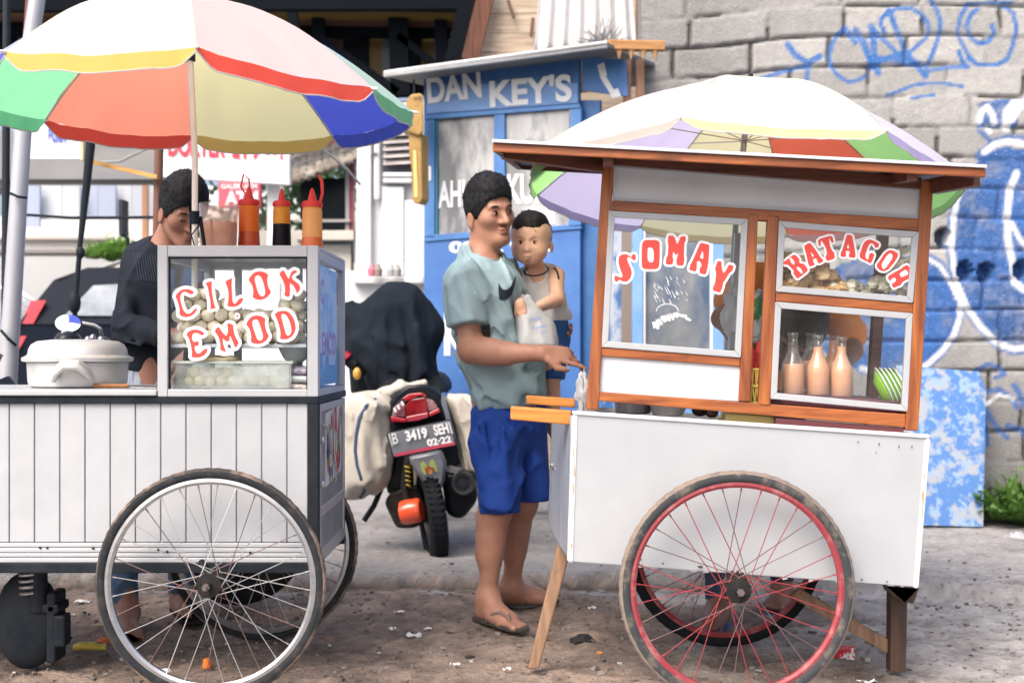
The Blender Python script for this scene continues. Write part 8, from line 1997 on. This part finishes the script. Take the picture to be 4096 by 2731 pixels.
# ribbed chest yoke
mb = MB(); me = jk.data; o3 = org(jk); bv = BVHTree.FromPolygons([v.co+o3 for v in me.vertices], [tuple(p.vertices) for p in me.polygons])
for k in range(14):
    u0 = 134+k*2.6; pts = []
    for t in range(7):
        u, v = u0+t*.9, 252+k*.3+t*4.6; a = P(u, v, 3.9); d = (P(u, v, 5)-a).normalized(); h = bv.ray_cast(a, d)
        if h[0] is not None: pts.append(h[0]-d*.001)
    if len(pts) > 2: mb.tube(pts, .0032, 5)
mb.build('ribbing', mat('jacket_rib', (.035, .042, .06), .9), jk, smooth=True)
fd = Field(A(104, 440, 4.5), A(200, 360, 5.1), .007)
fd.cap(A(152, 360, 4.80), A(152, 420, 4.80), .135, .14, .05, sc=(1.12, .85, 1)); fd.noise(.01, 9, (1.5, 1, .5), 61); fd.half(A(150, 425, 4.8), (0, 0, -1), .004)
fd.build('plaid_shirt', mat('shirt_plaid', (.16, .19, .26), .8, col2=(.34, .36, .42), scale=18, stretch=(5, 5, .4), lo=.45, hi=.55), VN)
M_jn = mat('jeans', (.045, .10, .20), .85, col2=(.12, .20, .32), scale=16, bump=.003, bscale=26)
fd = Field(A(96, 612, 4.4), A(215, 395, 5.1), .007)
fd.cap(A(152, 405, 4.8), A(154, 425, 4.8), .13, .13, .04, sc=(1.1, .85, 1)); fd.cap(A(143, 420, 4.79), A(125, 505, 4.66), .10, .075, .05); fd.cap(A(125, 505, 4.66), A(124.5, 600, 4.58), .072, .048, .03)
fd.cap(A(166, 420, 4.79), A(182, 505, 4.70), .10, .075, .03); fd.cap(A(182, 505, 4.70), A(182, 585, 4.77), .07, .046, .03); fd.noise(.005, 10, (1.3, 1.3, .8), 71); fd.crease(.012, 11, (1, 1, .6), frame((.3, -.9, .2), (.8, 0, .5)), 72)
fd.half(A(125, 600.5, 4.58), (0, 0, -1), .004, A(90, 615, 4.3), A(150, 560, 5.1)); fd.half(A(182, 585, 4.77), (0, 0, -1), .004, A(155, 615, 4.3), A(215, 560, 5.1))
fd.build('jeans', M_jn, VN)
M_sd = mat('sandal_black', (.018, .018, .02), .6)
sandal('sandal', A(121, 630, 4.50), A(135, 648, 4.28), 1, VN, M_sd, M_sd); sandal('sandal', A(178, 607, 4.84), A(194, 622, 4.60), -1, VN, M_sd, M_sd)
# ---------------------------------------------------------------- 4. the seller in orange bending behind the right cart
OR = thing('person', 'seller in an orange shirt bending forward behind the brown wooden cart', 'person', (P(760, 352, 4.85).x, 4.85, 0))
C4 = A(799, 334, 4.46); R4 = frame((-.45, -.55, -.72), (.1, -.9, .5)); sk4 = (.24, .105, .065)
fd = Field(A(700, 645, 4.25)-np.array((0, 0, .04)), A(870, 215, 5.15), .0065)
head_prims(fd, C4, R4, .98)
fd.cap(C4+R4@np.array((-.04, 0, -.06)), A(800, 300, 4.62), .052, .055, .04)
fd.cap(A(795, 295, 4.70), A(765, 395, 4.95), .10, .11, .05); fd.cap(A(757, 285, 4.68), A(835, 308, 4.72), .055, .055, .05)
fd.cap(A(752, 283, 4.68), A(722, 318, 4.60), .044, .038, .03); fd.cap(A(722, 318, 4.60), A(741, 345, 4.42), .036, .026, .02); hand(fd, A(741, 345, 4.42), (.7, -.5, -.4), (-.3, -.4, .8), 1.0)
fd.cap(A(838, 312, 4.72), A(852, 350, 4.62), .044, .038, .03); fd.cap(A(852, 350, 4.62), A(830, 385, 4.45), .036, .026, .02); hand(fd, A(830, 385, 4.45), (-.6, -.5, -.5), (0, -.5, .8), 1.0)
for hip, kn, an, he, to, sd_ in (((752, 400, 4.97), (720, 500, 4.84), (718, 610, 4.66), (722, 622, 4.64), (704, 634, 4.44), 1), ((780, 400, 4.97), (782, 500, 4.92), (782, 588, 4.98), (784, 597, 5.02), (772, 610, 4.84), -1)):
    hip, kn, an, he, to = [A(*x) for x in (hip, kn, an, he, to)]; he[2] = to[2] = gz(he[0], he[1])+.018
    fd.cap(hip, kn, .085, .056, .05); fd.cap(kn, an, .05, .034, .03); foot(fd, an, he, to); toes_(fd, he, to, sd_)
fd.build('body', skin('skin_seller', sk4), OR, tone(sk4, [(C4+R4@np.array((.098, 0, -.066)), (.02, .02, .014), (.2, .07, .06))]))
head_extras(None, C4, R4, .98, M_hair, OR)
hair_cap('hair', C4, R4, .98, OR, M_hair, slope=.45, off=-.036, thick=.012, seed=41, top=.010, low=-.07)
fd = Field(A(706, 415, 4.35), A(872, 232, 5.2), .0068)
fd.cap(A(795, 292, 4.72), A(768, 385, 4.93), .135, .135, .05, sc=(1.15, .9, 1)); fd.cap(A(757, 284, 4.70), A(836, 306, 4.74), .078, .075, .06)
fd.cap(A(752, 283, 4.69), A(733, 303, 4.64), .064, .062, .04); fd.cap(A(838, 312, 4.73), A(848, 335, 4.67), .066, .068, .04)
fd.noise(.008, 9, (1, 1, .7), 81); fd.crease(.012, 9, (1, 1, .35), frame((.3, -.9, .2), (.5, 0, .8)), 82); fd.cap(C4+R4@np.array((-.03, 0, -.06)), A(799, 305, 4.62), .06, .064, .006, 'sub')
fd.build('shirt', mat('shirt_orange', (.74, .24, .055), .8, col2=(.66, .19, .04), scale=5, bump=.004, bscale=8), OR)
fd = Field(A(690, 612, 4.45), A(835, 380, 5.25), .0075)
fd.cap(A(766, 392, 4.96), A(766, 415, 4.97), .13, .13, .04, sc=(1.1, .85, 1)); fd.cap(A(752, 415, 4.96), A(721, 502, 4.84), .095, .07, .05); fd.cap(A(721, 502, 4.84), A(718, 600, 4.68), .068, .045, .03)
fd.cap(A(780, 415, 4.96), A(782, 502, 4.92), .095, .07, .03); fd.cap(A(782, 502, 4.92), A(782, 578, 4.97), .066, .044, .03); fd.noise(.008, 10, (1.3, 1.3, .8), 91)
fd.half(A(718, 603, 4.68), (0, 0, -1), .004, A(690, 620, 4.4), A(748, 560, 5.1)); fd.half(A(782, 580, 4.97), (0, 0, -1), .004, A(752, 620, 4.4), A(830, 560, 5.2))
fd.build('trousers', mat('trousers_dark', (.02, .035, .075), .8, col2=(.035, .055, .10), scale=10), OR)
M_sb2 = mat('sandal_blue', (.02, .10, .28), .5)
sandal('sandal', A(722, 622, 4.64), A(704, 634, 4.44), 1, OR, M_sb2, M_sb2); sandal('sandal', A(784, 597, 5.02), A(772, 610, 4.84), -1, OR, M_sb2, M_sb2)
